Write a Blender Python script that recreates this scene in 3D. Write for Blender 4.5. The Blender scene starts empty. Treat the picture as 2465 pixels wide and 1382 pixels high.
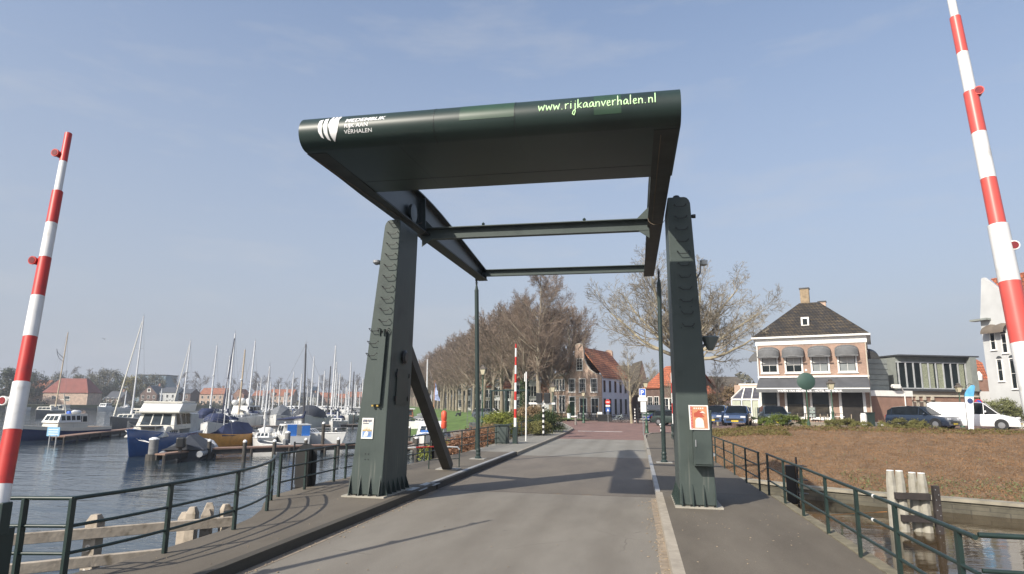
import bpy, math, random
from mathutils import Vector, Matrix
random.seed(11)
R_=math.radians; PI=math.pi
SC=bpy.context.scene; COL=SC.collection
# ---------------- camera ----------------
FPX=1530.; HY=972.; VX=1534.; H0=2.4; SL=.010; CX,CY=1232.5,691.
def _n(v): return v.normalized()
_a=_n(Vector((0,HY-CY,FPX))); _b=_n(Vector((1000,HY-CY+1000*SL,FPX)))
_Z=_a.cross(_b).normalized()
if _Z.y>0: _Z=-_Z
_Y=_n(Vector((VX-CX,HY+(VX-CX)*SL-CY,FPX))); _Y=(_Y-_Z*_Y.dot(_Z)).normalized()
_X=_Y.cross(_Z)
if _X.x<0: _X=-_X
RT=Matrix((_X,_Y,_Z))            # photo axes -> world
FW=Vector((RT[0][2],RT[1][2],0)).normalized()
def _ray(px,py): return RT@Vector((px-CX,py-CY,FPX))
def gz(px,py,z=0.):
    r=_ray(px,py); t=(z-H0)/r.z; return Vector((r.x*t,r.y*t,z))
def at(px,py,D):
    r=_ray(px,py); t=D/r.dot(FW); return Vector((r.x*t,r.y*t,H0+r.z*t))
def atz(px,D,z):                  # point at horizontal image column px, distance D, height z
    py=HY+(px-CX)*SL
    for k in range(4):
        p=at(px,py,D); p2=at(px,py+10,D); py+= (z-p.z)/(p2.z-p.z)*10
    p=at(px,py,D); return Vector((p.x,p.y,z))
cam=bpy.data.cameras.new('camera'); co=bpy.data.objects.new('camera',cam); COL.objects.link(co)
cam.sensor_width=36; cam.lens=FPX/2465*36; cam.clip_end=6000; cam.clip_start=.05
m=Matrix.Identity(4)
for i in range(3):
    m[i][0]=RT[i][0]; m[i][1]=-RT[i][1]; m[i][2]=-RT[i][2]
m[2][3]=H0; co.matrix_world=m; SC.camera=co
# ---------------- sky, sun, exposure ----------------
SUN=Vector((-.74,-1.15,1.)).normalized()
w=bpy.data.worlds.new('World'); SC.world=w; w.use_nodes=True; nt=w.node_tree; nt.nodes.clear()
out=nt.nodes.new('ShaderNodeOutputWorld'); bg=nt.nodes.new('ShaderNodeBackground')
sky=nt.nodes.new('ShaderNodeTexSky'); sky.sky_type='NISHITA'; sky.sun_disc=False
sky.sun_elevation=math.asin(SUN.z); sky.sun_rotation=math.atan2(SUN.x,SUN.y)
sky.air_density=1.0; sky.dust_density=2.2; sky.ozone_density=1.6; sky.altitude=0
tc=nt.nodes.new('ShaderNodeTexCoord'); mp=nt.nodes.new('ShaderNodeMapping'); mp.inputs['Scale'].default_value=(1.2,1.2,5)
nz=nt.nodes.new('ShaderNodeTexNoise'); nz.inputs['Scale'].default_value=3.2; nz.inputs['Detail'].default_value=7; nz.inputs['Roughness'].default_value=.6
cr=nt.nodes.new('ShaderNodeValToRGB'); cr.color_ramp.elements[0].position=.50; cr.color_ramp.elements[1].position=.78
cr.color_ramp.elements[1].color=(.34,.34,.34,1)
hs=nt.nodes.new('ShaderNodeHueSaturation'); hs.inputs['Saturation'].default_value=1.05; hs.inputs['Value'].default_value=1.12
mx=nt.nodes.new('ShaderNodeMixRGB'); mx.blend_type='MIX'; mx.inputs[2].default_value=(3.3,3.35,3.5,1)
L=nt.links.new
L(tc.outputs['Generated'],mp.inputs[0]); L(mp.outputs[0],nz.inputs[0]); L(nz.outputs[0],cr.inputs[0]); L(cr.outputs[0],mx.inputs[0])
sx=nt.nodes.new('ShaderNodeSeparateXYZ'); hz=nt.nodes.new('ShaderNodeValToRGB'); e=hz.color_ramp.elements
e[0].position=.0; e[0].color=(.95,.95,.95,1); e[1].position=.85; e[1].color=(.04,.04,.04,1)
for q_,v_ in ((.10,.88),(.30,.62),(.55,.28)): k_=e.new(q_); k_.color=(v_,v_,v_,1)
mh=nt.nodes.new('ShaderNodeMixRGB'); mh.inputs[2].default_value=(2.42,2.60,3.02,1)
L(tc.outputs['Generated'],sx.inputs[0]); L(sx.outputs['Z'],hz.inputs[0]); L(hz.outputs[0],mh.inputs[0])
L(sky.outputs[0],hs.inputs['Color']); L(hs.outputs[0],mh.inputs[1]); L(mh.outputs[0],mx.inputs[1]); L(mx.outputs[0],bg.inputs[0]); L(bg.outputs[0],out.inputs[0])
bg.inputs[1].default_value=.13
sl=bpy.data.lights.new('sun','SUN'); sl.energy=4.2; sl.angle=R_(.6); sl.color=(1,.93,.82)
so=bpy.data.objects.new('sun',sl); COL.objects.link(so); so.rotation_euler=SUN.to_track_quat('Z','Y').to_euler(); so.location=(0,0,60)
SC.view_settings.view_transform='Standard'; SC.view_settings.look='None'; SC.view_settings.exposure=.54; SC.view_settings.gamma=1
# ---------------- materials ----------------
_mc={}
def M(name,col,rough=.6,metal=0.,nz=.12,ns=2.5,bump=0.,bs=40.,spec=.5,dirt=None,coat=0.,alpha=1.):
    if name in _mc: return _mc[name]
    m=bpy.data.materials.new(name); m.use_nodes=True; t=m.node_tree; b=t.nodes['Principled BSDF']
    b.inputs['Roughness'].default_value=rough; b.inputs['Metallic'].default_value=metal; b.inputs['Specular IOR Level'].default_value=spec
    b.inputs['Coat Weight'].default_value=coat; b.inputs['Alpha'].default_value=alpha
    tc=t.nodes.new('ShaderNodeTexCoord'); n=t.nodes.new('ShaderNodeTexNoise'); n.inputs['Scale'].default_value=ns; n.inputs['Detail'].default_value=6
    t.links.new(tc.outputs['Object'],n.inputs['Vector'])
    r=t.nodes.new('ShaderNodeValToRGB'); e=r.color_ramp.elements; e[0].position=.3; e[1].position=.72
    lo=dirt if dirt else tuple(c*(1-nz) for c in col[:3]); hi=tuple(min(1,c*(1+nz)) for c in col[:3])
    e[0].color=(*lo,1); e[1].color=(*hi,1)
    if dirt: mid=e.new(.42); mid.color=(*col[:3],1)
    t.links.new(n.outputs['Fac'],r.inputs['Fac']); t.links.new(r.outputs[0],b.inputs['Base Color'])
    if bump:
        n2=t.nodes.new('ShaderNodeTexNoise'); n2.inputs['Scale'].default_value=bs; n2.inputs['Detail'].default_value=4
        t.links.new(tc.outputs['Object'],n2.inputs['Vector']); bp=t.nodes.new('ShaderNodeBump'); bp.inputs['Strength'].default_value=bump
        bp.inputs['Distance'].default_value=.02
        t.links.new(n2.outputs['Fac'],bp.inputs['Height']); t.links.new(bp.outputs[0],b.inputs['Normal'])
    _mc[name]=m; return m
def MBrick(name,c1,c2,mort,sx=.21,sy=.07,flat=False,rough=.85,stain=.35,bump=.3,msz=.012):
    if name in _mc: return _mc[name]
    m=bpy.data.materials.new(name); m.use_nodes=True; t=m.node_tree; b=t.nodes['Principled BSDF']; b.inputs['Roughness'].default_value=rough
    tc=t.nodes.new('ShaderNodeTexCoord'); sp=t.nodes.new('ShaderNodeSeparateXYZ'); cb=t.nodes.new('ShaderNodeCombineXYZ')
    t.links.new(tc.outputs['Object'],sp.inputs[0])
    if flat:
        t.links.new(sp.outputs['X'],cb.inputs[0]); t.links.new(sp.outputs['Y'],cb.inputs[1])
    else:
        ad=t.nodes.new('ShaderNodeMath'); t.links.new(sp.outputs['X'],ad.inputs[0]); t.links.new(sp.outputs['Y'],ad.inputs[1])
        t.links.new(ad.outputs[0],cb.inputs[0]); t.links.new(sp.outputs['Z'],cb.inputs[1])
    br=t.nodes.new('ShaderNodeTexBrick'); br.inputs['Scale'].default_value=1; br.inputs['Brick Width'].default_value=sx; br.inputs['Row Height'].default_value=sy
    br.inputs['Mortar Size'].default_value=msz; br.inputs['Color1'].default_value=(*c1,1); br.inputs['Color2'].default_value=(*c2,1); br.inputs['Mortar'].default_value=(*mort,1)
    t.links.new(cb.outputs[0],br.inputs['Vector'])
    n=t.nodes.new('ShaderNodeTexNoise'); n.inputs['Scale'].default_value=.9; n.inputs['Detail'].default_value=7; n.inputs['Roughness'].default_value=.65
    t.links.new(tc.outputs['Object'],n.inputs['Vector'])
    r=t.nodes.new('ShaderNodeValToRGB'); e=r.color_ramp.elements; e[0].position=.3; e[1].position=.7; e[0].color=(1-stain,)*3+(1,); e[1].color=(1.25,1.22,1.18,1)
    t.links.new(n.outputs['Fac'],r.inputs[0]); mu=t.nodes.new('ShaderNodeMixRGB'); mu.blend_type='MULTIPLY'; mu.inputs[0].default_value=1
    t.links.new(br.outputs['Color'],mu.inputs[1]); t.links.new(r.outputs[0],mu.inputs[2]); t.links.new(mu.outputs[0],b.inputs['Base Color'])
    bp=t.nodes.new('ShaderNodeBump'); bp.inputs['Strength'].default_value=bump; bp.inputs['Distance'].default_value=.02; bp.invert=True
    t.links.new(br.outputs['Fac'],bp.inputs['Height']); t.links.new(bp.outputs[0],b.inputs['Normal'])
    _mc[name]=m; return m
# ---------------- mesh builder ----------------
class MB:
    def __init__(s): s.v=[]; s.f=[]
    def add(s,vs,fs):
        o=len(s.v); s.v+= [tuple(v) for v in vs]; s.f+=[tuple(i+o for i in f) for f in fs]; return s
    def quad(s,a,b,c,d): return s.add([a,b,c,d],[(0,1,2,3)])
    def box(s,c,sz,rz=0.,tx=1.,ty=1.):
        x,y,z=(q/2 for q in sz); vs=[]
        for k,(a,b_) in ((-1,(1,1)),(1,(tx,ty))):
            for i,j in ((-1,-1),(1,-1),(1,1),(-1,1)): vs.append(Vector((i*x*a,j*y*b_,k*z)))
        if rz: vs=[Matrix.Rotation(rz,3,'Z')@v for v in vs]
        c=Vector(c); return s.add([v+c for v in vs],[(3,2,1,0),(4,5,6,7),(0,1,5,4),(1,2,6,5),(2,3,7,6),(3,0,4,7)])
    def b2(s,a,b): return s.box([(p+q)/2 for p,q in zip(a,b)],[abs(q-p) for p,q in zip(a,b)])
    def prism(s,pts,off):           # closed 3d polygon extruded by vector off
        n=len(pts); off=Vector(off); vs=[Vector(p) for p in pts]; vs+=[p+off for p in vs]
        fs=[tuple(range(n))[::-1],tuple(range(n,2*n))]+[(i,(i+1)%n,n+(i+1)%n,n+i) for i in range(n)]
        return s.add(vs,fs)
    def tube(s,pts,r,n=8,caps=True,flat=None):
        pts=[Vector(p) for p in pts]; N=len(pts); rs=r if isinstance(r,(list,tuple)) else [r]*N
        vs=[]; up=None
        for i,p in enumerate(pts):
            d=(pts[min(i+1,N-1)]-pts[max(i-1,0)])
            if d.length<1e-9: d=Vector((0,0,1))
            d.normalize()
            if up is None:
                up=Vector((0,0,1)) if abs(d.z)<.9 else Vector((0,1,0))
            u=d.cross(up)
            if u.length<1e-4: u=d.cross(Vector((1,0,0)))
            u.normalize(); w_=u.cross(d)
            for k in range(n):
                a=2*PI*(k+.5)/n; vs.append(p+(u*math.cos(a)+w_*math.sin(a))*rs[i])
        fs=[(i*n+k,i*n+(k+1)%n,(i+1)*n+(k+1)%n,(i+1)*n+k) for i in range(N-1) for k in range(n)]
        if caps: fs+=[tuple(range(n))[::-1],tuple(range((N-1)*n,N*n))]
        return s.add(vs,fs)
    def bar(s,a,b,w,h):              # rectangular bar from a to b
        a=Vector(a); b=Vector(b); d=(b-a).normalized(); up=Vector((0,0,1)) if abs(d.z)<.95 else Vector((0,1,0))
        u=d.cross(up).normalized()*w/2; v=u.normalized().cross(d)*h/2
        return s.add([a-u-v,a+u-v,a+u+v,a-u+v,b-u-v,b+u-v,b+u+v,b-u+v],[(3,2,1,0),(4,5,6,7),(0,1,5,4),(1,2,6,5),(2,3,7,6),(3,0,4,7)])
    def lathe(s,prof,n=16,c=(0,0,0),axis='Z'):
        vs=[]; c=Vector(c)
        for r,z in prof:
            for k in range(n):
                a=2*PI*k/n; p=(r*math.cos(a),r*math.sin(a),z)
                if axis=='Y': p=(p[0],p[2],p[1])
                if axis=='X': p=(p[2],p[0],p[1])
                vs.append(Vector(p)+c)
        N=len(prof); fs=[(i*n+k,i*n+(k+1)%n,(i+1)*n+(k+1)%n,(i+1)*n+k) for i in range(N-1) for k in range(n)]
        fs+=[tuple(range(n))[::-1],tuple(range((N-1)*n,N*n))]
        return s.add(vs,fs)
    def loft(s,rings,closed=True,caps=True):
        n=len(rings[0]); vs=[p for r in rings for p in r]; m_=n if closed else n-1
        fs=[(i*n+k,i*n+(k+1)%n,(i+1)*n+(k+1)%n,(i+1)*n+k) for i in range(len(rings)-1) for k in range(m_)]
        if caps: fs+=[tuple(range(n))[::-1],tuple(range((len(rings)-1)*n,len(rings)*n))]
        return s.add(vs,fs)
    def ell(s,c,r,n=10,m_=6):
        c=Vector(c); rings=[]
        for i in range(1,m_):
            t=PI*i/m_; rings.append([c+Vector((r[0]*math.sin(t)*math.cos(2*PI*k/n),r[1]*math.sin(t)*math.sin(2*PI*k/n),-r[2]*math.cos(t))) for k in range(n)])
        return s.loft(rings)
    def obj(s,name,mat,parent=None,smooth=False,label=None,loc=None,bev=0.,fix=True):
        me=bpy.data.meshes.new(name); me.from_pydata(s.v,[],s.f); me.update()
        me.materials.append(mat)
        if fix and len(me.vertices)<60000:
            import bmesh
            b=bmesh.new(); b.from_mesh(me); bmesh.ops.recalc_face_normals(b,faces=b.faces); b.to_mesh(me); b.free()
        if smooth:
            me.shade_smooth() if smooth is True else None
            try: me.set_sharp_from_angle(angle=R_(40))
            except Exception: pass
        o=bpy.data.objects.new(name,me); COL.objects.link(o)
        if parent is not None: o.parent=parent
        if loc is not None: o.location=loc
        if label: o['label']=label
        if bev:
            q=o.modifiers.new('bevel','BEVEL'); q.width=bev; q.segments=2; q.limit_method='ANGLE'
        return o
def tag(o,label,cat,group=None,kind=None):
    if label: o['label']=label
    if cat: o['category']=cat
    if group: o['group']=group
    if kind: o['kind']=kind
    return o
def thing(name,label,cat,loc=(0,0,0),rz=0.,group=None):
    o=bpy.data.objects.new(name,None); COL.objects.link(o); o.location=loc; o.rotation_euler=(0,0,rz); o.empty_display_size=.2
    return tag(o,label,cat,group)
def struct(mb,name,mat,smooth=False,kind='structure'):
    o=mb.obj(name,mat,smooth=smooth); o['kind']=kind; return o
def dup(root,loc,rz=None,label=None,group=None,sc=None):
    def cp(o,par):
        c=o.copy(); COL.objects.link(c)
        if par is not None: c.parent=par
        for ch in [q for q in o.children]: cp(ch,c)
        return c
    r=cp(root,None); r.location=loc
    if rz is not None: r.rotation_euler=(0,0,rz)
    if label: r['label']=label
    if group: r['group']=group
    if sc: r.scale=(sc,)*3 if not isinstance(sc,tuple) else sc
    return r
# palette
GREEN=M('dark green steel paint',(.022,.036,.033),.45,nz=.22,ns=1.3,spec=.35,dirt=(.016,.026,.024),bump=.05,bs=12)
GREENL=M('grey green steel paint',(.055,.071,.066),.55,nz=.14,ns=1.1,spec=.3,dirt=(.041,.054,.051))
def streaks(m):
    t=m.node_tree; b=t.nodes['Principled BSDF']; src=b.inputs['Base Color'].links[0].from_socket
    tc=t.nodes.new('ShaderNodeTexCoord'); mp=t.nodes.new('ShaderNodeMapping'); mp.inputs['Scale'].default_value=(9,9,.55); n=t.nodes.new('ShaderNodeTexNoise'); n.inputs['Scale'].default_value=1.6; n.inputs['Detail'].default_value=5
    sp=t.nodes.new('ShaderNodeSeparateXYZ'); z=t.nodes.new('ShaderNodeMapRange'); z.inputs[1].default_value=2.3; z.inputs[2].default_value=.6; z.inputs[3].default_value=.12
    r=t.nodes.new('ShaderNodeMapRange'); r.inputs[1].default_value=.56; r.inputs[2].default_value=.74; mu=t.nodes.new('ShaderNodeMath'); mu.operation='MULTIPLY'; k=t.nodes.new('ShaderNodeMath'); k.operation='MULTIPLY'; k.inputs[1].default_value=.55
    mx=t.nodes.new('ShaderNodeMixRGB'); mx.inputs[2].default_value=(.17,.175,.155,1); l=t.links.new
    l(tc.outputs['Object'],mp.inputs[0]); l(mp.outputs[0],n.inputs['Vector']); l(n.outputs[0],r.inputs[0]); l(tc.outputs['Object'],sp.inputs[0]); l(sp.outputs['Z'],z.inputs[0])
    l(r.outputs[0],mu.inputs[0]); l(z.outputs[0],mu.inputs[1]); l(mu.outputs[0],k.inputs[0]); l(k.outputs[0],mx.inputs[0]); l(src,mx.inputs[1]); l(mx.outputs[0],b.inputs['Base Color']); return m
COLUMN=streaks(M('tower steel paint',(.055,.071,.066),.52,nz=.16,ns=1.4,spec=.3,dirt=(.040,.053,.050),bump=.06,bs=9))
RAILM=M('railing green paint',(.016,.032,.028),.42,nz=.25,ns=6)
WHITE=M('white paint',(.72,.72,.70),.5,nz=.05,ns=3)
WHITEW=M('white painted wood',(.78,.77,.73),.55,nz=.06,ns=4)
RED=M('red paint',(.50,.035,.025),.42,nz=.14,ns=4)
BLACK=M('black metal',(.012,.013,.014),.45,nz=.3)
CONC=M('pale concrete',(.30,.29,.26),.85,nz=.2,ns=4,bump=.3)
GLASS=M('window glass',(.018,.024,.026),.10,nz=.5,ns=.8,spec=.35)
WOOD=M('weathered timber',(.36,.30,.23),.85,nz=.3,ns=5,bump=.4,bs=18,dirt=(.2,.17,.13))
GALV=M('galvanised steel',(.32,.33,.34),.45,metal=.5)
# ---------------- setting ----------------
def asphalt(name,c,c2,sc=60,rough=.85,big=.6,bump=.35,cracks=False):
    m=bpy.data.materials.new(name); m.use_nodes=True; t=m.node_tree; b=t.nodes['Principled BSDF']; b.inputs['Roughness'].default_value=rough
    tc=t.nodes.new('ShaderNodeTexCoord'); n=t.nodes.new('ShaderNodeTexNoise'); n.inputs['Scale'].default_value=sc; n.inputs['Detail'].default_value=8; n.inputs['Roughness'].default_value=.8
    n2=t.nodes.new('ShaderNodeTexNoise'); n2.inputs['Scale'].default_value=big; n2.inputs['Detail'].default_value=6; n2.inputs['Roughness'].default_value=.6
    mp=t.nodes.new('ShaderNodeMapping'); mp.inputs['Scale'].default_value=(1.6,.5,1)
    t.links.new(tc.outputs['Object'],n.inputs['Vector']); t.links.new(tc.outputs['Object'],mp.inputs[0]); t.links.new(mp.outputs[0],n2.inputs['Vector'])
    r=t.nodes.new('ShaderNodeValToRGB'); e=r.color_ramp.elements; e[0].position=.36; e[1].position=.66; e[0].color=(*[q*.72 for q in c],1); e[1].color=(*[q*1.3 for q in c],1)
    r2=t.nodes.new('ShaderNodeValToRGB'); e=r2.color_ramp.elements; e[0].position=.32; e[1].position=.7; e[0].color=(*[a/b_ for a,b_ in zip(c2,c)],1); e[1].color=(1.08,1.08,1.06,1)
    mu=t.nodes.new('ShaderNodeMixRGB'); mu.blend_type='MULTIPLY'; mu.inputs[0].default_value=1
    t.links.new(n.outputs[0],r.inputs[0]); t.links.new(n2.outputs[0],r2.inputs[0]); t.links.new(r.outputs[0],mu.inputs[1]); t.links.new(r2.outputs[0],mu.inputs[2]); t.links.new(mu.outputs[0],b.inputs['Base Color'])
    if cracks:
        src=mu.outputs[0]; sp=t.nodes.new('ShaderNodeSeparateXYZ'); t.links.new(tc.outputs['Object'],sp.inputs[0])
        def mul(src,fac_socket,colr,k=1.):
            m2=t.nodes.new('ShaderNodeMixRGB'); m2.blend_type='MULTIPLY'; m2.inputs[2].default_value=(*colr,1)
            s_=t.nodes.new('ShaderNodeMath'); s_.operation='MULTIPLY'; s_.inputs[1].default_value=k; t.links.new(fac_socket,s_.inputs[0]); t.links.new(s_.outputs[0],m2.inputs[0]); t.links.new(src,m2.inputs[1]); return m2.outputs[0]
        # polished wheel tracks
        for xc in (-4.3,-2.9,-1.9,-.5):
            a=t.nodes.new('ShaderNodeMath'); a.operation='SUBTRACT'; a.inputs[1].default_value=xc; t.links.new(sp.outputs['X'],a.inputs[0])
            b1=t.nodes.new('ShaderNodeMath'); b1.operation='ABSOLUTE'; t.links.new(a.outputs[0],b1.inputs[0])
            c1=t.nodes.new('ShaderNodeMapRange'); c1.inputs[1].default_value=.42; c1.inputs[2].default_value=.05; t.links.new(b1.outputs[0],c1.inputs[0]); src=mul(src,c1.outputs[0],(.88,.87,.86),1.)
        v=t.nodes.new('ShaderNodeTexVoronoi'); v.feature='DISTANCE_TO_EDGE'; v.inputs['Scale'].default_value=.33; nd=t.nodes.new('ShaderNodeTexNoise'); nd.inputs['Scale'].default_value=1.4; nd.inputs['Detail'].default_value=6
        ad=t.nodes.new('ShaderNodeMixRGB'); ad.inputs[0].default_value=.28; t.links.new(tc.outputs['Object'],ad.inputs[1]); t.links.new(nd.outputs['Color'],ad.inputs[2]); t.links.new(tc.outputs['Object'],nd.inputs['Vector']); t.links.new(ad.outputs[0],v.inputs['Vector'])
        cm=t.nodes.new('ShaderNodeMapRange'); cm.inputs[1].default_value=.0035; cm.inputs[2].default_value=.001; t.links.new(v.outputs['Distance'],cm.inputs[0])
        gt=t.nodes.new('ShaderNodeMapRange'); gt.inputs[1].default_value=.52; gt.inputs[2].default_value=.60; t.links.new(n2.outputs[0],gt.inputs[0]); pm=t.nodes.new('ShaderNodeMath'); pm.operation='MULTIPLY'; t.links.new(cm.outputs[0],pm.inputs[0]); t.links.new(gt.outputs[0],pm.inputs[1]); src=mul(src,pm.outputs[0],(.5,.48,.45),.8)
        n4=t.nodes.new('ShaderNodeTexNoise'); n4.inputs['Scale'].default_value=3.3; n4.inputs['Detail'].default_value=3; t.links.new(tc.outputs['Object'],n4.inputs['Vector']); g4=t.nodes.new('ShaderNodeMapRange'); g4.inputs[1].default_value=.70; g4.inputs[2].default_value=.76; t.links.new(n4.outputs[0],g4.inputs[0]); src=mul(src,g4.outputs[0],(.72,.71,.70),.8)
        n5=t.nodes.new('ShaderNodeTexNoise'); n5.inputs['Scale'].default_value=24; n5.inputs['Detail'].default_value=1; t.links.new(tc.outputs['Object'],n5.inputs['Vector']); g5=t.nodes.new('ShaderNodeMapRange'); g5.inputs[1].default_value=.76; g5.inputs[2].default_value=.79; t.links.new(n5.outputs[0],g5.inputs[0]); src=mul(src,g5.outputs[0],(1.5,1.48,1.4),.9)
        t.links.new(src,b.inputs['Base Color'])
    bp=t.nodes.new('ShaderNodeBump'); bp.inputs['Strength'].default_value=bump; bp.inputs['Distance'].default_value=.006; t.links.new(n.outputs[0],bp.inputs['Height']); t.links.new(bp.outputs[0],b.inputs['Normal'])
    _mc[name]=m; return m
def planks(name,c,sp,along='Y',rough=.8):
    m=asphalt(name,c,tuple(q*.75 for q in c),45,rough)
    t=m.node_tree; b=t.nodes['Principled BSDF']; src=b.inputs['Base Color'].links[0].from_socket
    tc=t.nodes.new('ShaderNodeTexCoord'); s=t.nodes.new('ShaderNodeSeparateXYZ'); t.links.new(tc.outputs['Object'],s.inputs[0])
    d=t.nodes.new('ShaderNodeMath'); d.operation='DIVIDE'; d.inputs[1].default_value=sp; t.links.new(s.outputs[along],d.inputs[0])
    f=t.nodes.new('ShaderNodeMath'); f.operation='FRACT'; t.links.new(d.outputs[0],f.inputs[0])
    g_=t.nodes.new('ShaderNodeMath'); g_.operation='LESS_THAN'; g_.inputs[1].default_value=.16; t.links.new(f.outputs[0],g_.inputs[0])
    mx=t.nodes.new('ShaderNodeMixRGB'); mx.inputs[2].default_value=(*[q*.55 for q in c],1)
    h=t.nodes.new('ShaderNodeMath'); h.operation='MULTIPLY'; h.inputs[1].default_value=.7; t.links.new(g_.outputs[0],h.inputs[0])
    t.links.new(h.outputs[0],mx.inputs[0]); t.links.new(src,mx.inputs[1]); t.links.new(mx.outputs[0],b.inputs['Base Color'])
    return m
ASPH=asphalt('road asphalt',(.202,.185,.159),(.158,.142,.118),cracks=True)
ASPH2=asphalt('far road asphalt',(.215,.205,.18),(.185,.175,.15),cracks=True)
DECK=planks('worn bridge deck',(.165,.142,.115),.12)
WALK=asphalt('footway grit',(.132,.114,.090),(.095,.080,.060),90)
WALKD=planks('footway planks',(.135,.115,.088),.16)
BRICKR=MBrick('red paving brick',(.235,.135,.115),(.19,.11,.095),(.13,.10,.09),.2,.1,flat=True,stain=.25)
RX0,RX1=-5.62,.42
def rz_(y):                        # road level rises a little towards the town
    s=max(0,min(1,(y-44)/32.)); return .40*s*s*(3-2*s)
def sheet(name,mat,x0,x1,y0,y1,z,ny=1,fx=None,dz=0):
    mb=MB(); rings=[]
    for i in range(ny+1):
        y=y0+(y1-y0)*i/ny; a,b=(x0,x1) if fx is None else fx(y)
        rings.append([(a,y,z+rz_(y)+dz),(b,y,z+rz_(y)+dz)])
    mb.loft(rings,closed=False,caps=False); return struct(mb,name,mat)
RX0e=lambda y:RX0 if y<58 else RX0+(y-58)**2*.012
sheet('road',ASPH,RX0,RX1,-12,17.95,0)
sheet('bridge_deck',DECK,RX0,RX1,17.95,30.5,-.002)
sheet('road',ASPH2,RX0,RX1,30.5,46,0.)
sheet('road',BRICKR,0,0,46,78,.002,16,fx=lambda y:(RX0-.0 if y<58 else RX0-(y-58)*.30,RX1+(0 if y<52 else (y-52)*.55)))
mb=MB().b2((RX0,17.9,-.25),(RX1,18.0,.004)); struct(mb,'deck_joint',M('joint steel',(.10,.085,.07),.7,dirt=(.16,.11,.06)))
mb=MB().b2((RX0,30.45,-.25),(RX1,30.52,.004)); struct(mb,'deck_joint',_mc['joint steel'])
DUST=M('dusty road edge',(.25,.205,.155),.95,nz=.25,ns=6)
for x0,x1 in ((RX0,RX0+.20),(RX1-.16,RX1)):
    mb=MB(); rr=[]
    for i in range(61):
        y=-12+i*.495; wv=(x1-x0)*(.75+.25*math.sin(y*.7)*math.sin(y*.23))
        rr.append([(x0 if x0<-3 else x1-wv,y,.004),(x0+wv if x0<-3 else x1,y,.004)])
    mb.loft(rr,closed=False,caps=False); struct(mb,'road_dust',DUST)
# kerbs
KERB=M('kerb concrete',(.27,.245,.20),.85,nz=.25,ns=5,bump=.3)
STEELK=M('kerb steel edge',(.36,.36,.35),.5,metal=.3)
def kerb(pts,w,h,mat,name='kerb'):
    mb=MB(); rr=[]
    for i,(x,y) in enumerate(pts):
        z=rz_(y); rr.append([(x,y,z-.3),(x+w,y,z-.3),(x+w,y,z+h),(x,y,z+h)])
    mb.loft(rr); return struct(mb,name,mat)
DARKK=M('dark kerb timber',(.028,.027,.026),.7,nz=.3)
kerb([(RX0-.16,y) for y in (-12,0,10,17.9)],.16,.165,asphalt('dark kerb',(.07,.06,.048),(.05,.045,.035),50))
kerb([(RX0-.10,18.02),(RX0-.10,30.4)],.10,.175,DARKK); kerb([(RX0-.24,18.02),(RX0-.24,30.4)],.14,.182,STEELK,'kerb_edging')
kerb([(RX0-.16,30.5)]+[(RX0-.16,y) for y in (40,50,58)]+[(RX0-.16-(y-58)*.2,y) for y in (62,66,70,73)]+[(RX0-5.5,75)],.16,.15,KERB)
kerb([(RX1,y) for y in (-12,0,10,17.9)],.17,.15,M('pale kerb',(.34,.30,.24),.85,nz=.2,ns=5)); kerb([(RX1,18.02),(RX1,30.4)],.12,.17,STEELK,'kerb_edging')
kerb([(RX1,30.5),(RX1,45),(RX1,50),(RX1+.5,53),(RX1+1.5,54.5)],.15,.15,KERB)
# footways (solid slabs with side walls down to the water)
def foot(name,mat,inner,outer,z0=.15,bot=-2.0):
    mb=MB(); rr=[]
    for (a,b) in zip(inner,outer):
        za=z0+rz_(a[1]); rr.append([(a[0],a[1],bot),(a[0],a[1],za),(b[0],b[1],za),(b[0],b[1],bot)])
    mb.loft(rr); return struct(mb,name,mat)
LO=[(-7.5,-12),(-7.5,5.5),(-7.45,7.2),(-7.2,8.2),(-7.25,10.7),(-7.5,11.9),(-7.85,12.8),(-8.3,13.6),(-8.75,14.6),(-8.85,16),(-8.85,17.95)]
foot('pavement',WALK,[(RX0-.16,y) for _,y in LO],LO)
foot('bridge_footway',WALKD,[(RX0-.24,17.98),(RX0-.24,30.48)],[(-8.75,17.98),(-7.95,30.48)],bot=-.35)
foot('pavement',ASPH2,[(RX0-.16,30.5),(RX0-.16,40),(RX0-.16,50),(RX0-.16,58),(RX0-1.0,62),(RX0-2,68),(RX0-4,74)],[(-8.0,30.5),(-8.1,40),(-8.1,50),(-8.3,58),(-9.2,62),(-10.5,68),(-14,74)],bot=-.8)
foot('pavement',WALK,[(3.5,y) for y in (-12,6.2,10,17.95)],[(RX1+.17,y) for y in (-12,6.2,10,17.95)])
foot('bridge_footway',WALKD,[(3.25,17.98),(3.05,30.48)],[(RX1+.12,17.98),(RX1+.12,30.48)],bot=-.35)
foot('pavement',WALKD,[(3.05,30.5),(3.0,45),(3.4,52),(5.2,54)],[(RX1+.15,30.5),(RX1+.15,45),(RX1+.3,50.5),(RX1+1.6,54)],bot=-.8)
mb=MB().b2((3.3,-12,.15),(3.5,17.9,.168)); struct(mb,'pavement_edge',M('mossy slab edge',(.17,.15,.10),.9,nz=.35,ns=5))
mb=MB().b2((RX0,-12,-2),(RX1,17.6,-.02)); struct(mb,'approach_slab',CONC)
mb=MB().b2((RX0,17.98,-.5),(RX1,30.4,-.02)); struct(mb,'deck_girder',GREEN)
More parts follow.
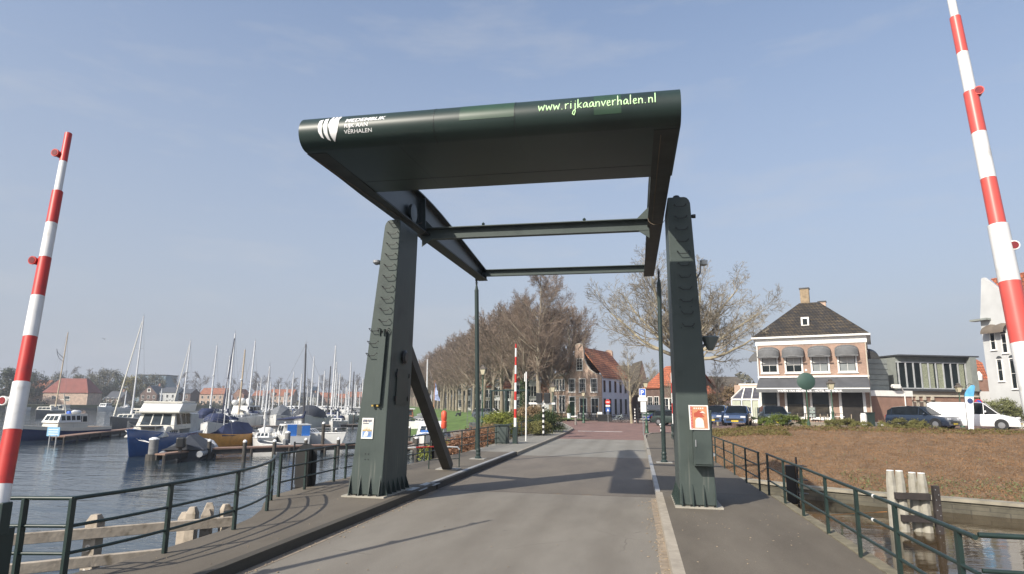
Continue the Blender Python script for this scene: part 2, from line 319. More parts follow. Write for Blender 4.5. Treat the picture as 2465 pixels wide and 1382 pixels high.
# water
def water(nm='harbour water',base=(.030,.044,.052),k=1.):
    m=bpy.data.materials.new(nm); m.use_nodes=True; t=m.node_tree; b=t.nodes['Principled BSDF']
    b.inputs['Base Color'].default_value=(*base,1); b.inputs['Roughness'].default_value=.05; b.inputs['IOR'].default_value=1.33; b.inputs['Specular IOR Level'].default_value=.6
    tc=t.nodes.new('ShaderNodeTexCoord'); prev=None
    for sc,st,d,ang in ((.9,.34*k,.25,.3),(3.2,.26*k,.09,.5),(.12,.30*k,.8,0)):
        mp=t.nodes.new('ShaderNodeMapping'); mp.inputs['Rotation'].default_value=(0,0,ang); mp.inputs['Scale'].default_value=(.55,1.25,1)
        n=t.nodes.new('ShaderNodeTexNoise'); n.inputs['Scale'].default_value=sc; n.inputs['Detail'].default_value=4; n.inputs['Roughness'].default_value=.55; n.inputs['Distortion'].default_value=.4
        t.links.new(tc.outputs['Object'],mp.inputs[0]); t.links.new(mp.outputs[0],n.inputs['Vector'])
        bp=t.nodes.new('ShaderNodeBump'); bp.inputs['Strength'].default_value=st; bp.inputs['Distance'].default_value=d
        t.links.new(n.outputs[0],bp.inputs['Height'])
        if prev: t.links.new(prev.outputs[0],bp.inputs['Normal'])
        prev=bp
    t.links.new(prev.outputs[0],b.inputs['Normal']); return m
WZ=-1.6
mb=MB().quad((-2500,-1500,WZ),(2500,-1500,WZ),(2500,3000,WZ),(-2500,3000,WZ)); struct(mb,'water',water(k=.62))
mb=MB().quad((.2,-14,WZ+.006),(70,-14,WZ+.006),(70,36,WZ+.006),(.2,36,WZ+.006)); struct(mb,'canal_water',water('canal water',(.055,.036,.016),.13))  # brown base paints in the embankment's reflection, over turbid water
# land
GRASS=M('lawn grass',(.085,.145,.028),.9,nz=.35,ns=.6,bump=.5,bs=8)
GRASSF=M('far bank grass',(.10,.105,.045),.95,nz=.3,ns=.1)
PAVE=MBrick('plaza paving brick',(.21,.125,.10),(.17,.10,.085),(.14,.12,.10),.2,.1,flat=True,stain=.3)
PLZ=.95
def land(name,mat,pts,z,bot=-2.2):
    mb=MB().prism([(x,y,bot) for x,y in pts],(0,0,z-bot)); return struct(mb,name,mat)
def strip(name,mat,A,B,n,amp=0.,sub=6,seed=1):
    rnd=random.Random(seed); mb=MB(); AA=[];BB=[]
    for S,T in ((A,AA),(B,BB)):
        for i in range(len(S)-1):
            for k in range(sub): T.append(Vector(S[i]).lerp(Vector(S[i+1]),k/sub))
        T.append(Vector(S[-1]))
    rr=[]
    for a,b in zip(AA,BB): rr.append([a.lerp(b,k/n)+Vector((0,0,(rnd.random()-.5)*amp if 0<k<n else 0)) for k in range(n+1)])
    mb.loft(rr,closed=False,caps=False); return struct(mb,name,mat,smooth=True),rr
# right quay wall and planted embankment
Wl=[(3.2,34.6),(4.75,33.4),(7.25,30.9),(9.7,29.4),(11.9,28.6),(13.8,27.6),(19,25.6),(30,22),(60,14)]
Tl=[(3.2,50.),(4.6,48.6),(7.0,45.5),(10.,43.2),(13.5,42.2),(18.,41.5),(26.,41.5),(40,41),(80,38)]
STONE=MBrick('quay wall brick',(.13,.12,.09),(.10,.095,.07),(.08,.075,.06),.5,.16,stain=.6)
mb=MB(); rr=[]
for x,y in Wl: rr.append([(x,y,-2.6),(x,y,-1.15),(x+.22,y+.42,-1.15),(x+.22,y+.42,-2.6)])
mb.loft(rr); struct(mb,'quay_wall',STONE)
mb=MB(); rr=[]
for x,y in Wl: rr.append([(x-.05,y-.06,-1.16),(x-.05,y-.06,-1.04),(x+.27,y+.5,-1.04),(x+.27,y+.5,-1.16)])
mb.loft(rr); struct(mb,'quay_coping',M('coping stone',(.27,.245,.19),.85,nz=.25,ns=2,bump=.3))
SOIL=M('embankment soil',(.17,.115,.07),.95,nz=.3,ns=2)
_,EMB=strip('embankment',SOIL,[(x+.2,y+.42,-1.1) for x,y in Wl],[(x,y,.12 if x<4 else (.60 if x<6 else (1.02 if x<8 else PLZ+.25))) for x,y in Tl],10,.06)
strip('embankment',SOIL,[(x,y,.12 if x<4 else (.60 if x<6 else (1.02 if x<8 else PLZ+.25))) for x,y in Tl],[(x,y+.9,(.12 if x<4 else .45) if x<6 else PLZ-.05) for x,y in Tl],2,.02)
land('plaza',PAVE,[(x,y) for x,y in Tl[2:]]+[(800,38),(800,1200),(60,1200),(16,110),(9,66)],PLZ)
land('plaza',PAVE,[(3.2,50),(12,46),(20,70),(60,1190),(-60,1200),(-40,200),(-8,90),(-8,78),(3.3,78),(4,60),(3.2,55.)],.43)
sheet('approach_strip',PAVE,0,0,50,78,.0,10,fx=lambda y:(RX1+.15,8),dz=0)
# left bank: lawn falling to the harbour
SH=[(-8.2,30.6),(-10.5,36),(-15.5,46),(-20,58),(-28,74),(-40,100),(-52,130),(-72,178),(-125,300),(-210,480)]
IN=[(-8.2,31.0),(-8.4,42),(-9.5,52),(-11,62),(-14.5,76),(-24,98),(-36,126),(-57,174),(-110,290),(-190,470)]
strip('riverbank',M('bank rubble',(.16,.13,.10),.95,nz=.45,ns=3,bump=.6,bs=6),[(x,y,-1.9) for x,y in SH[:5]],[((x+2*u)/3,(y+2*v)/3,-.5) for (x,y),(u,v) in zip(SH[:5],IN[:5])],4,.2)
strip('riverbank',GRASS,[(x,y,-1.7) for x,y in SH[4:]],[((x+2*u)/3,(y+2*v)/3,-.55) for (x,y),(u,v) in zip(SH[4:],IN[4:])],3,.1)
strip('lawn',GRASS,[((x+2*u)/3,(y+2*v)/3,-.55 if k>=4 else -.5) for k,((x,y),(u,v)) in enumerate(zip(SH,IN))],[(x,y,.12 if k<3 else .42+(.15 if k>4 else 0)) for k,(x,y) in enumerate(IN)],4,.06)
land('avenue_ground',M('avenue gravel',(.17,.15,.10),.95,nz=.3,ns=.7),[(-8.2,31),(-8.2,58)]+[(-9.,62),(-10,68),(-13,74),(-8,80),(-8,90),(-40,200)]+[(-60,1200),(-420,1200),(-190,470),(-110,290),(-57,174),(-36,126),(-24,98),(-14.5,76),(-11,62),(-9.5,52),(-8.4,42)],.10)
strip('avenue_lawn',GRASS,[(x,y,.55) for x,y in IN[4:]],[(x+9,y+3,.62) for x,y in IN[4:]],2,.0)
# far shore
FAR=[atz(px,D,0) for px,D in ((-900,190),(-300,215),(0,235),(150,250),(420,290),(640,330),(800,345),(960,370),(1010,520))]
land('far_shore',GRASSF,[(p.x,p.y) for p in FAR]+[(-60,1195),(-60,2600),(-2400,2600),(-2400,300)],.25,-2.3)
mb=MB(); rr=[]
for p in FAR: rr.append([(p.x,p.y-1.2,-2.2),(p.x,p.y-1.2,-.9),(p.x,p.y-.1,-.9),(p.x,p.y-.1,-2.2)])
mb.loft(rr); struct(mb,'far_quay',M('dark far quay',(.09,.085,.07),.9,nz=.3,ns=.3))
land('horizon_ground',GRASSF,[(-60,1201),(-60,2600),(2400,2600),(2400,1201)],.2)
mb=MB().quad((-700,2601,.1),(2400,2601,.1),(2400,2999,.1),(-2400,2999,.1)); struct(mb,'horizon_ground',GRASSF)
# white stop line at the town end
mb=MB().b2((-5.1,56.2,rz_(56)+.006),(-1.3,56.5,rz_(56)+.012)); struct(mb,'road_marking',WHITE)
# ---------------- drawbridge ----------------
def tower(name,label,yf,x0b,x1b,x0t,x1t,zt,inner):
    t=thing(name,label,'bridge tower',((x0b+x1b)/2,yf,.15),0,'portal towers of the drawbridge')
    ox,oy,oz=(x0b+x1b)/2,yf,.15
    yb=yf+1.72; ybt=yf+1.35; H=zt
    def fx(z): s=(z-.15)/(H-.15); return x0b+(x0t-x0b)*s, x1b+(x1t-x1b)*s
    mb=MB(); rings=[]
    zs=[.2,1,2,3,4,5,6,H-.16,H-.08,H-.025,H]; ins=[0]*8+[.025,.07,.14]
    for z,i in zip(zs,ins):
        a,b=fx(z); s=(z-.15)/(H-.15); yy=yb+(ybt-yb)*s
        ia,ib=(i,i*.2) if inner>0 else (i*.2,i)
        rings.append([(a+ia-ox,yf-oy+.0,z-oz),(b-ib-ox,yf-oy,z-oz),(b-ib-ox,yy-oy,z-oz),(a+ia-ox,yy-oy,z-oz)])
    mb.loft(rings); mb.obj('column',COLUMN,t,bev=.02)
    a,b=fx(.2)
    for k in range(5): MB().lathe([(.022,.035),(.022,.07),(.01,.08)],6,(a+(b-a)*(k+.4)/4.8-ox,-.09,0)).obj('anchor_bolt',BLACK,t)
    a,b=fx(.2); mb=MB().b2((a-.12-ox,-.14,0),(b+.12-ox,yb-yf+.12,.035)); mb.obj('base_plate',M('pale base plate',(.33,.31,.26),.8),t)
    # stiffening fins round the foot
    for k in range(4):
        x=a+(b-a)*(k+.12)/3.3-ox
        MB().prism([(x,-.12,.035),(x,.0,.035),(x,.0,.5)],(.02,0,0)).obj('foot_fin',GREEN,t)
    for k in range(6):
        y=(yb-yf)*(k+.3)/5.6; xs=(b-ox+.01) if inner>0 else (a-ox-.01); sg=inner
        MB().prism([(xs-.02*sg,y,.035),(xs+.11*sg,y,.035),(xs-.03*sg,y,.46)],(0,.02,0)).obj('foot_fin',GREEN,t)
    def rung(z,fr,wd=.27,dp=.10):
        a,b=fx(z); x=a+(b-a)*fr-ox; z-=oz; p=[(x-wd/2,.01,z+.03),(x-wd/2,-dp,z+.03),(x-wd/2+.05,-dp,z-.035),(x+wd/2-.05,-dp,z-.035),(x+wd/2,-dp,z+.03),(x+wd/2,.01,z+.03)]
        MB().tube(p,.010,6).obj('rung',BLACK,t)
    return t,fx,rung,(ox,oy,oz)
LTY=15.05; RTY=15.4
lt,fxL,rungL,oL=tower('bridge_tower','dark green steel tower on the harbour side with slanting strut and blue poster',LTY,-6.95,-6.10,-6.32,-5.90,7.08,1)
for z in [6.98-.283*k for k in range(11)]: rungL(z,.60)
for z in (4.20,3.88,3.58): rungL(z,.22)
rungL(4.20,.62)
def lx(fr,z,f=fxL,o=oL): a,b=f(z); return a+(b-a)*fr-o[0]
# long cover plate
mb=MB().add([(lx(.47,2.35),-.10,2.2),(lx(.76,2.35),-.10,2.2),(lx(.78,4.05),-.10,3.95),(lx(.50,4.05),-.10,3.95),
             (lx(.47,2.35),-.04,2.2),(lx(.76,2.35),-.04,2.2),(lx(.78,4.05),-.04,3.95),(lx(.50,4.05),-.04,3.95)],[(0,1,2,3),(7,6,5,4),(0,4,5,1),(1,5,6,2),(2,6,7,3),(3,7,4,0)])
mb.obj('cover_plate',GREENL,lt,bev=.006)
for fr in (.52,.7):
    MB().box((lx(fr,4.05),-.085,3.98),(.03,.11,.16)).obj('hook',GREEN,lt); MB().box((lx(fr-.02,2.3),-.07,2.17),(.05,.06,.04)).obj('catch',M('brass',(.6,.42,.12),.35,metal=.8),lt)
def poster(parent,x,z,wd,h,ox_tilt,kind):
    f=MB().add([(x-wd/2,-.022,z-h/2),(x+wd/2,-.022,z-h/2),(x+wd/2+ox_tilt,-.022,z+h/2),(x-wd/2+ox_tilt,-.022,z+h/2),
                (x-wd/2,.0,z-h/2),(x+wd/2,.0,z-h/2),(x+wd/2+ox_tilt,.0,z+h/2),(x-wd/2+ox_tilt,.0,z+h/2)],[(0,1,2,3),(0,4,5,1),(1,5,6,2),(2,6,7,3),(3,7,4,0)]).obj('poster_frame',WHITE,parent,label='white framed poster')
    def q(u0,v0,u1,v1,mat,nm,d=.002):
        def P(u,v): return (x-wd/2+wd*u+ox_tilt*v,-.022-d,z-h/2+h*v)
        MB().quad(P(u0,v0),P(u1,v0),P(u1,v1),P(u0,v1)).obj(nm,mat,f)
    def poly(pts,mat,nm,d):
        MB().add([(x-wd/2+wd*u+ox_tilt*v,-.022-d,z-h/2+h*v) for u,v in pts],[tuple(range(len(pts)))]).obj(nm,mat,f)
    if kind=='blue':
        q(.07,.06,.93,.95,M('poster cream',(.62,.60,.55),.5),'poster_sheet',.002); q(.10,.08,.90,.36,M('poster water blue',(.22,.36,.66),.5,nz=.5,ns=9),'printed_water',.004)
        poly([(.1,.36),(.9,.36),(.9,.44),(.7,.43),(.66,.52),(.62,.44),(.5,.45),(.47,.60),(.44,.46),(.33,.44),(.30,.56),(.27,.43),(.1,.44)],M('poster skyline',(.42,.30,.14),.6),'printed_skyline',.006)
        poly([(.2,.1),(.55,.12),(.6,.3),(.45,.38),(.3,.28)],WHITE,'printed_light',.007)
        for k,u in enumerate((.10,.22,.34,.48,.62,.74)): q(u,.80+.02*(k%2),u+.08,.92,M('poster ink',(.05,.06,.12),.6),'printed_letter',.008)
        q(.1,.72,.6,.75,_mc['poster ink'],'printed_line',.008); q(.62,.68,.9,.78,M('poster pale blue',(.45,.58,.75),.5),'printed_cloud',.005)
    else:
        q(.07,.05,.93,.95,M('poster orange',(.50,.22,.11),.5,nz=.2,ns=4),'poster_sheet',.002); q(.07,.05,.17,.95,M('poster red',(.45,.05,.04),.5),'printed_band',.004)
        poly([(.25,.52),(.80,.52),(.66,.63),(.8,.68),(.5,.80),(.4,.72),(.25,.68)],M('poster brick red',(.42,.08,.05),.5),'printed_shape',.005)
        poly([(.28,.08),(.75,.08),(.72,.38),(.66,.46),(.50,.50),(.36,.46),(.30,.38)],M('poster pale',(.72,.66,.60),.5),'printed_arch',.006)
        poly([(.55,.70),(.85,.66),(.72,.76)],_mc['poster pale'],'printed_hat',.007)
        for k in range(5): q(.25+.11*k,.84,.25+.11*k+.07,.90,_mc['poster pale'],'printed_letter',.006)
        for k in range(14): q(.10,.08+.062*k,.14,.10+.062*k,_mc['poster pale'],'printed_dot',.006)
    return f
poster(lt,lx(.36,1.75),1.62,.30,.50,.015,'blue')
for i in range(2):
    for j in range(2): MB().lathe([(.012,0),(.012,.012)],8,(lx(.40+.1*i,1.0),-.012,.88+.13*j),'Y').obj('bolt',BLACK,lt)
# inner side: access door, round shield, panel
xs=lambda z:fxL(z)[1]-oL[0]+.012
mb=MB().add([(xs(3.3),.45,3.1),(xs(3.3),1.25,3.1),(xs(2.35),1.35,2.2),(xs(2.35),.45,2.2),(xs(3.3)+.02,.45,3.1),(xs(3.3)+.02,1.25,3.1),(xs(2.35)+.02,1.35,2.2),(xs(2.35)+.02,.45,2.2)],[(3,2,1,0),(4,5,6,7),(0,1,5,4),(1,2,6,5),(2,3,7,6),(3,0,4,7)])
mb.obj('access_door',GREEN,lt)
for y in (.42,1.3):
    for z in (2.35,2.95): MB().box((xs(z)+.02,y,z),(.05,.07,.12)).obj('hinge',BLACK,lt)
MB().lathe([(.02,0),(.17,.01),(.19,.05),(.12,.09)],18,(xs(3.5),.85,3.42),'X').obj('round_casting',BLACK,lt)
# slanting strut to the deck
sa=Vector((-6.20,LTY+1.5,3.85)); sb=Vector((-6.47,21.9,.18)); o3=Vector(oL)
mb=MB().bar(sa-o3,sb-o3,.30,.30); st=mb.obj('strut',M('dark strut paint',(.03,.030,.026),.6,nz=.3),lt,bev=.01)
d=(sb-sa).normalized(); up=Vector((0,0,1)); u=d.cross(up).normalized(); v=u.cross(d)
for q in (-1,1):
    mb=MB().bar(sa-o3+v*.16+u*q*.13,sb-o3+v*.16+u*q*.13,.035,.05); mb.obj('strut_edge',_mc['dark strut paint'],st)
MB().box((sb.x-o3.x,sb.y-o3.y+.05,.015),(.75,.6,.03)).obj('strut_base',CONC,lt)
# small horn lamp on outer side
MB().tube([(lx(-.02,5.9),.3,5.75),(lx(-.16,5.9),.1,5.8)],.02).lathe([(.04,-.05),(.10,.0),(.10,.06)],12,(lx(-.2,5.9),.05,5.8)).obj('floodlight',GALV,lt)
rt,fxR,rungR,oR=tower('bridge_tower','dark green steel tower on the town side with control cabinet and orange poster',RTY,.90,1.70,.84,1.38,7.42,-1)
for z in [7.18-.292*k for k in range(11)]: rungR(z,.55)
rx=lambda fr,z: lx(fr,z,fxR,oR)
mb=MB().b2((rx(.42,1.3),-.30,.93),(rx(.97,1.3),-.01,2.15)); cab=mb.obj('cabinet',GREENL,rt,bev=.01)
mb=MB().b2((rx(.45,1.3),-.325,.97),(rx(.94,1.3),-.30,2.11)); dd=mb.obj('cabinet_door',GREENL,cab,bev=.004)
MB().b2((rx(.47,1.3),-.35,1.35),(rx(.50,1.3),-.325,1.5)).obj('handle',GALV,dd)
MB().b2((rx(.56,1.3),-.334,1.80),(rx(.66,1.3),-.326,1.83)).obj('sticker',WHITE,dd)
for z in (1.15,1.95): MB().b2((rx(.97,1.3),-.31,z),(rx(1.02,1.3),-.18,z+.06)).obj('hinge',GALV,cab)
f=poster(rt,rx(.64,1.95),1.99,.42,.54,-.015,'orange'); f.location=(0,-.33,0)
for k,(zz) in enumerate((4.05,4.55)):
    for fr in (.3,.7): MB().lathe([(.02,0),(.02,.012)],8,(rx(fr,zz),-.012,zz),'Y').obj('bolt',GREEN,rt)
MB().tube([(rx(.95,3.8),.6,3.55),(rx(1.2,3.8),.5,3.75)],.03).obj('lamp_bracket',GALV,rt)
MB().lathe([(.05,-.17),(.09,-.12),(.21,.14),(.17,.17)],14,(rx(1.32,3.8),.45,3.72)).obj('horn_lamp',M('grey lamp metal',(.16,.19,.18),.5),rt)
MB().tube([(rx(1.0,5.6),.5,5.25),(rx(1.22,5.6),.4,5.45),(rx(1.25,5.6),.38,5.75)],.02).obj('camera_bracket',GALV,rt)
MB().lathe([(.03,-.08),(.09,-.05),(.09,.05),(.04,.08)],12,(rx(1.36,5.6),.36,5.68)).obj('camera_dome',M('pale lamp plastic',(.5,.52,.5),.3),rt)
MB().lathe([(.03,0),(.03,.08),(.10,.10),(.07,.15),(.02,.17)],12,(rx(.45,7.3),.3,7.24)).obj('vent_cap',BLACK,rt)
MB().lathe([(.03,0),(.05,.05),(.05,.12)],10,(rx(.97,6.4),.3,6.85),'X').obj('side_knob',BLACK,rt)
for k,(t_,o_,f_) in enumerate(((lt,oL,fxL),(rt,oR,fxR))):
    t_['group']='portal towers of the drawbridge'
# balance frame: counterweight, beams, crossbeams
PIV=Vector((-2.7,16.2,7.6))
bf=thing('balance_frame','dark green overhead balance frame with box counterweight carrying white and green lettering','bridge frame',PIV)
def bz(y): return 7.06+.040*(y-10.4)      # level of the lower flange
def bt(y):
    K=[(9.8,.45),(12.9,.62),(13.3,.80),(15.,.98),(16.5,1.05),(18.5,1.02),(21,.85),(26.6,.42)]
    for (a,p),(b,q) in zip(K,K[1:]):
        if a<=y<=b: return bz(y)+p+(q-p)*(y-a)/(b-a)
    return bz(y)+.42
def W(p): return Vector(p)-PIV
def bxl(y): return -6.07-.0375*(y-10)
BDARK=M('beam paint',(.016,.026,.027),.42,nz=.25,ns=1.5)
for nm,xo,wd in (('left',lambda y:bxl(y),.40),('right',lambda y:.40,.41)):
    ys=[10.55,12,13.25,13.8,15,16,17,18,19,20.5,22,24,26.6]
    web=MB(); xw=(lambda y:xo(y)+.13) if nm=='left' else (lambda y:xo(y)+.25)
    rr=[[W((xw(y),y,bz(y)+.01)),W((xw(y)+.03,y,bz(y)+.01)),W((xw(y)+.03,y,bt(y))),W((xw(y),y,bt(y)))] for y in ys]
    b_=web.loft(rr).obj('balance_beam',BDARK,bf)
    fo=lambda y:.006 if y<13.1 else .03
    rr=[[W((xo(y),y,bz(y)-fo(y))),W((xo(y)+wd,y,bz(y)-fo(y))),W((xo(y)+wd,y,bz(y)+.01)),W((xo(y),y,bz(y)+.01))] for y in ys]
    MB().loft(rr).obj('lower_flange',M('flange paint',(.026,.030,.027),.6,nz=.3,spec=.3),b_)
    ys=[y for y in ys if y>=13.2]; rr=[[W((xo(y)+.05,y,bt(y))),W((xo(y)+wd-.05,y,bt(y))),W((xo(y)+wd-.05,y,bt(y)+.035)),W((xo(y)+.05,y,bt(y)+.035))] for y in ys]
    MB().loft(rr).obj('upper_flange',BDARK,b_)
    for y in ((17.2,26.5) if nm=='left' else (14.2,16.0,17.2,26.5)): 
        MB().add([W((xo(y)+.02,y,bz(y))),W((xo(y)+wd-.02,y,bz(y))),W((xo(y)+wd-.06,y,bt(y))),W((xo(y)+.06,y,bt(y))),W((xo(y)+.02,y+.03,bz(y))),W((xo(y)+wd-.02,y+.03,bz(y))),W((xo(y)+wd-.06,y+.03,bt(y))),W((xo(y)+.06,y+.03,bt(y)))],[(0,1,2,3),(7,6,5,4),(0,4,5,1),(1,5,6,2),(2,6,7,3),(3,7,4,0)]).obj('stiffener',BDARK,b_)
    xc=xo(16.2)+(wd-.14 if nm=='left' else .12)
    MB().lathe([(.02,-.05),(.26,-.04),(.26,.04),(.02,.05)],20,W((xc,16.3,7.62)),'X').obj('pivot_plate',GREENL if nm=='right' else BDARK,b_)
    xk=xo(12)+.12
    MB().tube([W((xk,y,bz(y)-.045)) for y in (10.7,12,13.5,15,16,16.8)],.008,5).obj('cable',M('cable brown',(.12,.09,.06),.7),b_)
    MB().tube([W((xk+.1+.22*math.cos(a),16.6+.16*math.sin(a),7.25+.22*math.sin(a))) for a in [PI*k/8 for k in range(4,16)]],.008,5).obj('cable',_mc['cable brown'],b_)
# counterweight box with half-round nose, x skew follows the left beam
r_=.318; YC=10.47
def cwpt(ph,x,off=0.):        # ph: -90 (bottom) .. 90 (top) on the nose, else flat
    zc=bz(YC)+r_; return Vector((x,YC-(r_+off)*math.cos(ph),zc+(r_+off)*math.sin(ph)))
mb=MB(); rr=[]
for x in (-6.07,-4.5,-3,-1.5,0.,.84):
    ring=[cwpt(R_(a),x) for a in range(-90,91,12)]
    ring+=[Vector((x,13.05,bz(13.05)+2*r_)),Vector((x,13.2,bz(13.2)+.55)),Vector((x,13.18,bz(13.18)))]
    rr.append([W(p) for p in ring])
cw=mb.loft(rr).obj('counterweight',M('counterweight paint',(.019,.034,.030),.40,nz=.2,ns=.8,spec=.35,dirt=(.014,.025,.023)),bf,smooth=1)
for p in cw.data.polygons: p.use_smooth=True
# welded plate seams
for x in (-3.45,-1.98):
    MB().tube([W(cwpt(R_(a),x,.001)) for a in range(-90,80,10)],.006,4).obj('weld_seam',BLACK,cw)
for y in (12.4,):
    MB().tube([W((x,y,bz(y)-.001)) for x in (-5.9,.6)],.005,4).obj('weld_seam',BLACK,cw)
for x in (-4.2,-2.0): MB().tube([W((x,y,bz(y)+.001)) for y in (10.5,13.15)],.004,4).obj('weld_seam',BLACK,cw)
def nose(u,v,off=.004):        # u = world x, v = arc height above the nose middle
    return W(cwpt(v/r_,u,off))
def npatch(x0,x1,v0,v1,mat,nm):
    mb=MB(); rr=[[nose(x0+(x1-x0)*i/8,v0+(v1-v0)*k/8,.003) for k in range(9)] for i in range(9)]; o=mb.loft(rr,closed=False,caps=False).obj(nm,mat,cw); 
    for p in o.data.polygons: p.use_smooth=True
npatch(-2.97,-1.98,-.06,.45,M('greener patch colour',(.023,.056,.031),.38,nz=.15),'greener_patch'); npatch(-.60,-.14,-.14,.45,_mc['greener patch colour'],'greener_patch')  # rectangles of greener colour on the nose
# lettering
def letter_mesh(txt,size,shear,bold):
    cu=bpy.data.curves.new('t','FONT'); cu.body=txt; cu.size=size; cu.shear=shear; cu.offset=bold; cu.resolution_u=4
    o=bpy.data.objects.new('t',cu); COL.objects.link(o); dg=bpy.context.evaluated_depsgraph_get(); me=bpy.data.meshes.new_from_object(o.evaluated_get(dg))
    vs=[v.co.copy() for v in me.vertices]; fs=[tuple(p.vertices) for p in me.polygons]; bpy.data.objects.remove(o); return vs,fs
def text_on(txt,size,fn,mat,nm,parent,shear=0.,bold=0.,width=None,label=None):
    vs,fs=letter_mesh(txt,size,shear,bold); s=1.
    if width: s=width/max(v.x for v in vs)
    mb=MB().add([fn(v.x*s,v.y) for v in vs],fs); return mb.obj(nm,mat,parent,fix=False,label=label)
LET=M('white vinyl',(.80,.80,.80),.5,nz=.02); LETG=M('pale green vinyl',(.62,.92,.50),.5,nz=.05)
text_on('MEDEMBLIK',.112,lambda x,y:nose(-5.16+x,.082+y),LET,'lettering',cw,shear=.25,bold=.002,width=.80,label='white slanting word MEDEMBLIK')
text_on('RIJK AAN',.105,lambda x,y:nose(-5.16+x,-.030+y),LET,'lettering',cw,width=.46,label='white words RIJK AAN')
text_on('VERHALEN',.105,lambda x,y:nose(-5.16+x,-.140+y),LET,'lettering',cw,width=.54,label='white word VERHALEN')
def blob(pts,nm,sub=1):
    mb=MB().add([nose(x,y,.005) for x,y in pts],[tuple(range(len(pts)))]); return mb.obj(nm,LET,cw,fix=False)
# emblem: two bars and a crowned half shield (strips so it follows the curve)
def sstrip(L_,R2,nm):
    mb=MB(); n=14; rr=[]; L_=[(p_+.13,q_-.05) for p_,q_ in L_]; R2=[(p_+.13,q_-.05) for p_,q_ in R2]
    def lp(P,t):
        t*=len(P)-1; i=min(int(t),len(P)-2); a,b=P[i],P[i+1]; f=t-i; return (a[0]+(b[0]-a[0])*f,a[1]+(b[1]-a[1])*f)
    for i in range(n+1):
        a=lp(L_,i/n); b=lp(R2,i/n); rr.append([nose(a[0]+(b[0]-a[0])*k/4,a[1]+(b[1]-a[1])*k/4,.005) for k in range(5)])
    mb.loft(rr,closed=False,caps=False).obj(nm,LET,cw,fix=False)
sstrip([(-5.80,.22),(-5.81,.10),(-5.80,-.02),(-5.75,-.12)],[(-5.73,.25),(-5.74,.10),(-5.725,-.05),(-5.70,-.15)],'emblem')
sstrip([(-5.70,.25),(-5.70,.10),(-5.69,-.05),(-5.63,-.17)],[(-5.63,.28),(-5.63,.10),(-5.61,-.08),(-5.575,-.20)],'emblem')
sstrip([(-5.59,.24),(-5.60,.10),(-5.57,-.08),(-5.51,-.22)],[(-5.41,.24),(-5.405,.10),(-5.42,-.03),(-5.50,-.22)],'emblem')
for a in (-5.58,-5.51,-5.445): sstrip([(a,.24),(a+.01,.33)],[(a+.045,.24),(a+.055,.32)],'emblem')
# handwritten web address, one pen stroke list per letter (x advance, strokes)
G={'w':(.62,[[(0,.5),(.1,0),(.25,.42),(.38,0),(.5,.55)]]),'.':(.3,[[(.05,0),(.1,.04)]]),'r':(.42,[[(.05,.5),(.08,0)],[(.07,.3),(.2,.5),(.34,.48)]]),
'i':(.25,[[(.08,.5),(.08,0)],[(.08,.7),(.1,.74)]]),'j':(.35,[[(.18,.5),(.18,-.3),(.08,-.52),(-.06,-.42),(.02,-.2),(.25,0)],[(.18,.7),(.2,.74)]]),
'k':(.45,[[(.05,.95),(.06,0)],[(.34,.5),(.08,.22),(.36,0)]]),'a':(.5,[[(.34,.42),(.2,.5),(.05,.3),(.08,.03),(.24,.06),(.34,.42),(.36,.1),(.44,0)]]),
'n':(.48,[[(.05,.48),(.06,0)],[(.06,.3),(.2,.48),(.32,.42),(.34,0)]]),'v':(.42,[[(.02,.48),(.16,0),(.36,.52)]]),'e':(.42,[[(.05,.22),(.3,.3),(.24,.48),(.1,.46),(.04,.2),(.14,0),(.34,.08)]]),
'h':(.48,[[(.05,1.),(.06,0)],[(.06,.28),(.2,.46),(.32,.4),(.34,0)]]),'l':(.25,[[(.08,1.),(.07,0)]])}
def handwritten(txt,x0,x1,v0,em):
    adv=sum(G[c][0] for c in txt); s=(x1-x0)/adv; x=x0
    for c in txt:
        mb=MB()
        for S in G[c][1]:
            P=[]
            for i in range(len(S)-1):
                for k in range(4):
                    t=k/4; a,b=S[i],S[i+1]; P.append((a[0]+(b[0]-a[0])*t,a[1]+(b[1]-a[1])*t))
            P.append(S[-1])
            mb.tube([nose(x+p[0]*s,v0+p[1]*em,.004) for p in P],.0095,6)
        mb.obj('script_letter',LETG,cw); x+=G[c][0]*s
handwritten('www.rijkaanverhalen.nl',-1.55,.46,-.005,.21)
# crossbeams
def xbeam(y,z0,z1,xa,xb):
    c=MB(); c.b2(W((xa,y,z0)),W((xb,y+.03,z1))); o=c.obj('crossbeam',GREENL,bf)
    MB().b2(W((xa,y-.16,z1)),W((xb,y+.03,z1+.025))).obj('beam_flange',GREENL,o); MB().b2(W((xa,y-.16,z0-.025)),W((xb,y+.03,z0))).obj('beam_flange',GREENL,o)
    return o
c1=xbeam(17.6,7.20,7.50,-6.2,.45)
for x in (-4.3,-1.35): MB().lathe([(.03,0),(.05,.06),(.02,.10)],8,W((x,17.5,7.52))).obj('lug',GREEN,c1)
xbeam(26.45,7.86,8.10,-6.35,.45)
for x,s in ((-6.15,1),(.45,-1)):
    MB().prism([W((x,17.45,7.5)),W((x+.35*s,17.45,7.5)),W((x,17.45,7.85))],(0,.03,0)).obj('gusset',GREENL,c1)
    MB().prism([W((x,17.45,7.2)),W((x+.35*s,17.45,7.2)),W((x,17.45,6.95))],(0,.03,0)).obj('gusset',GREENL,c1)
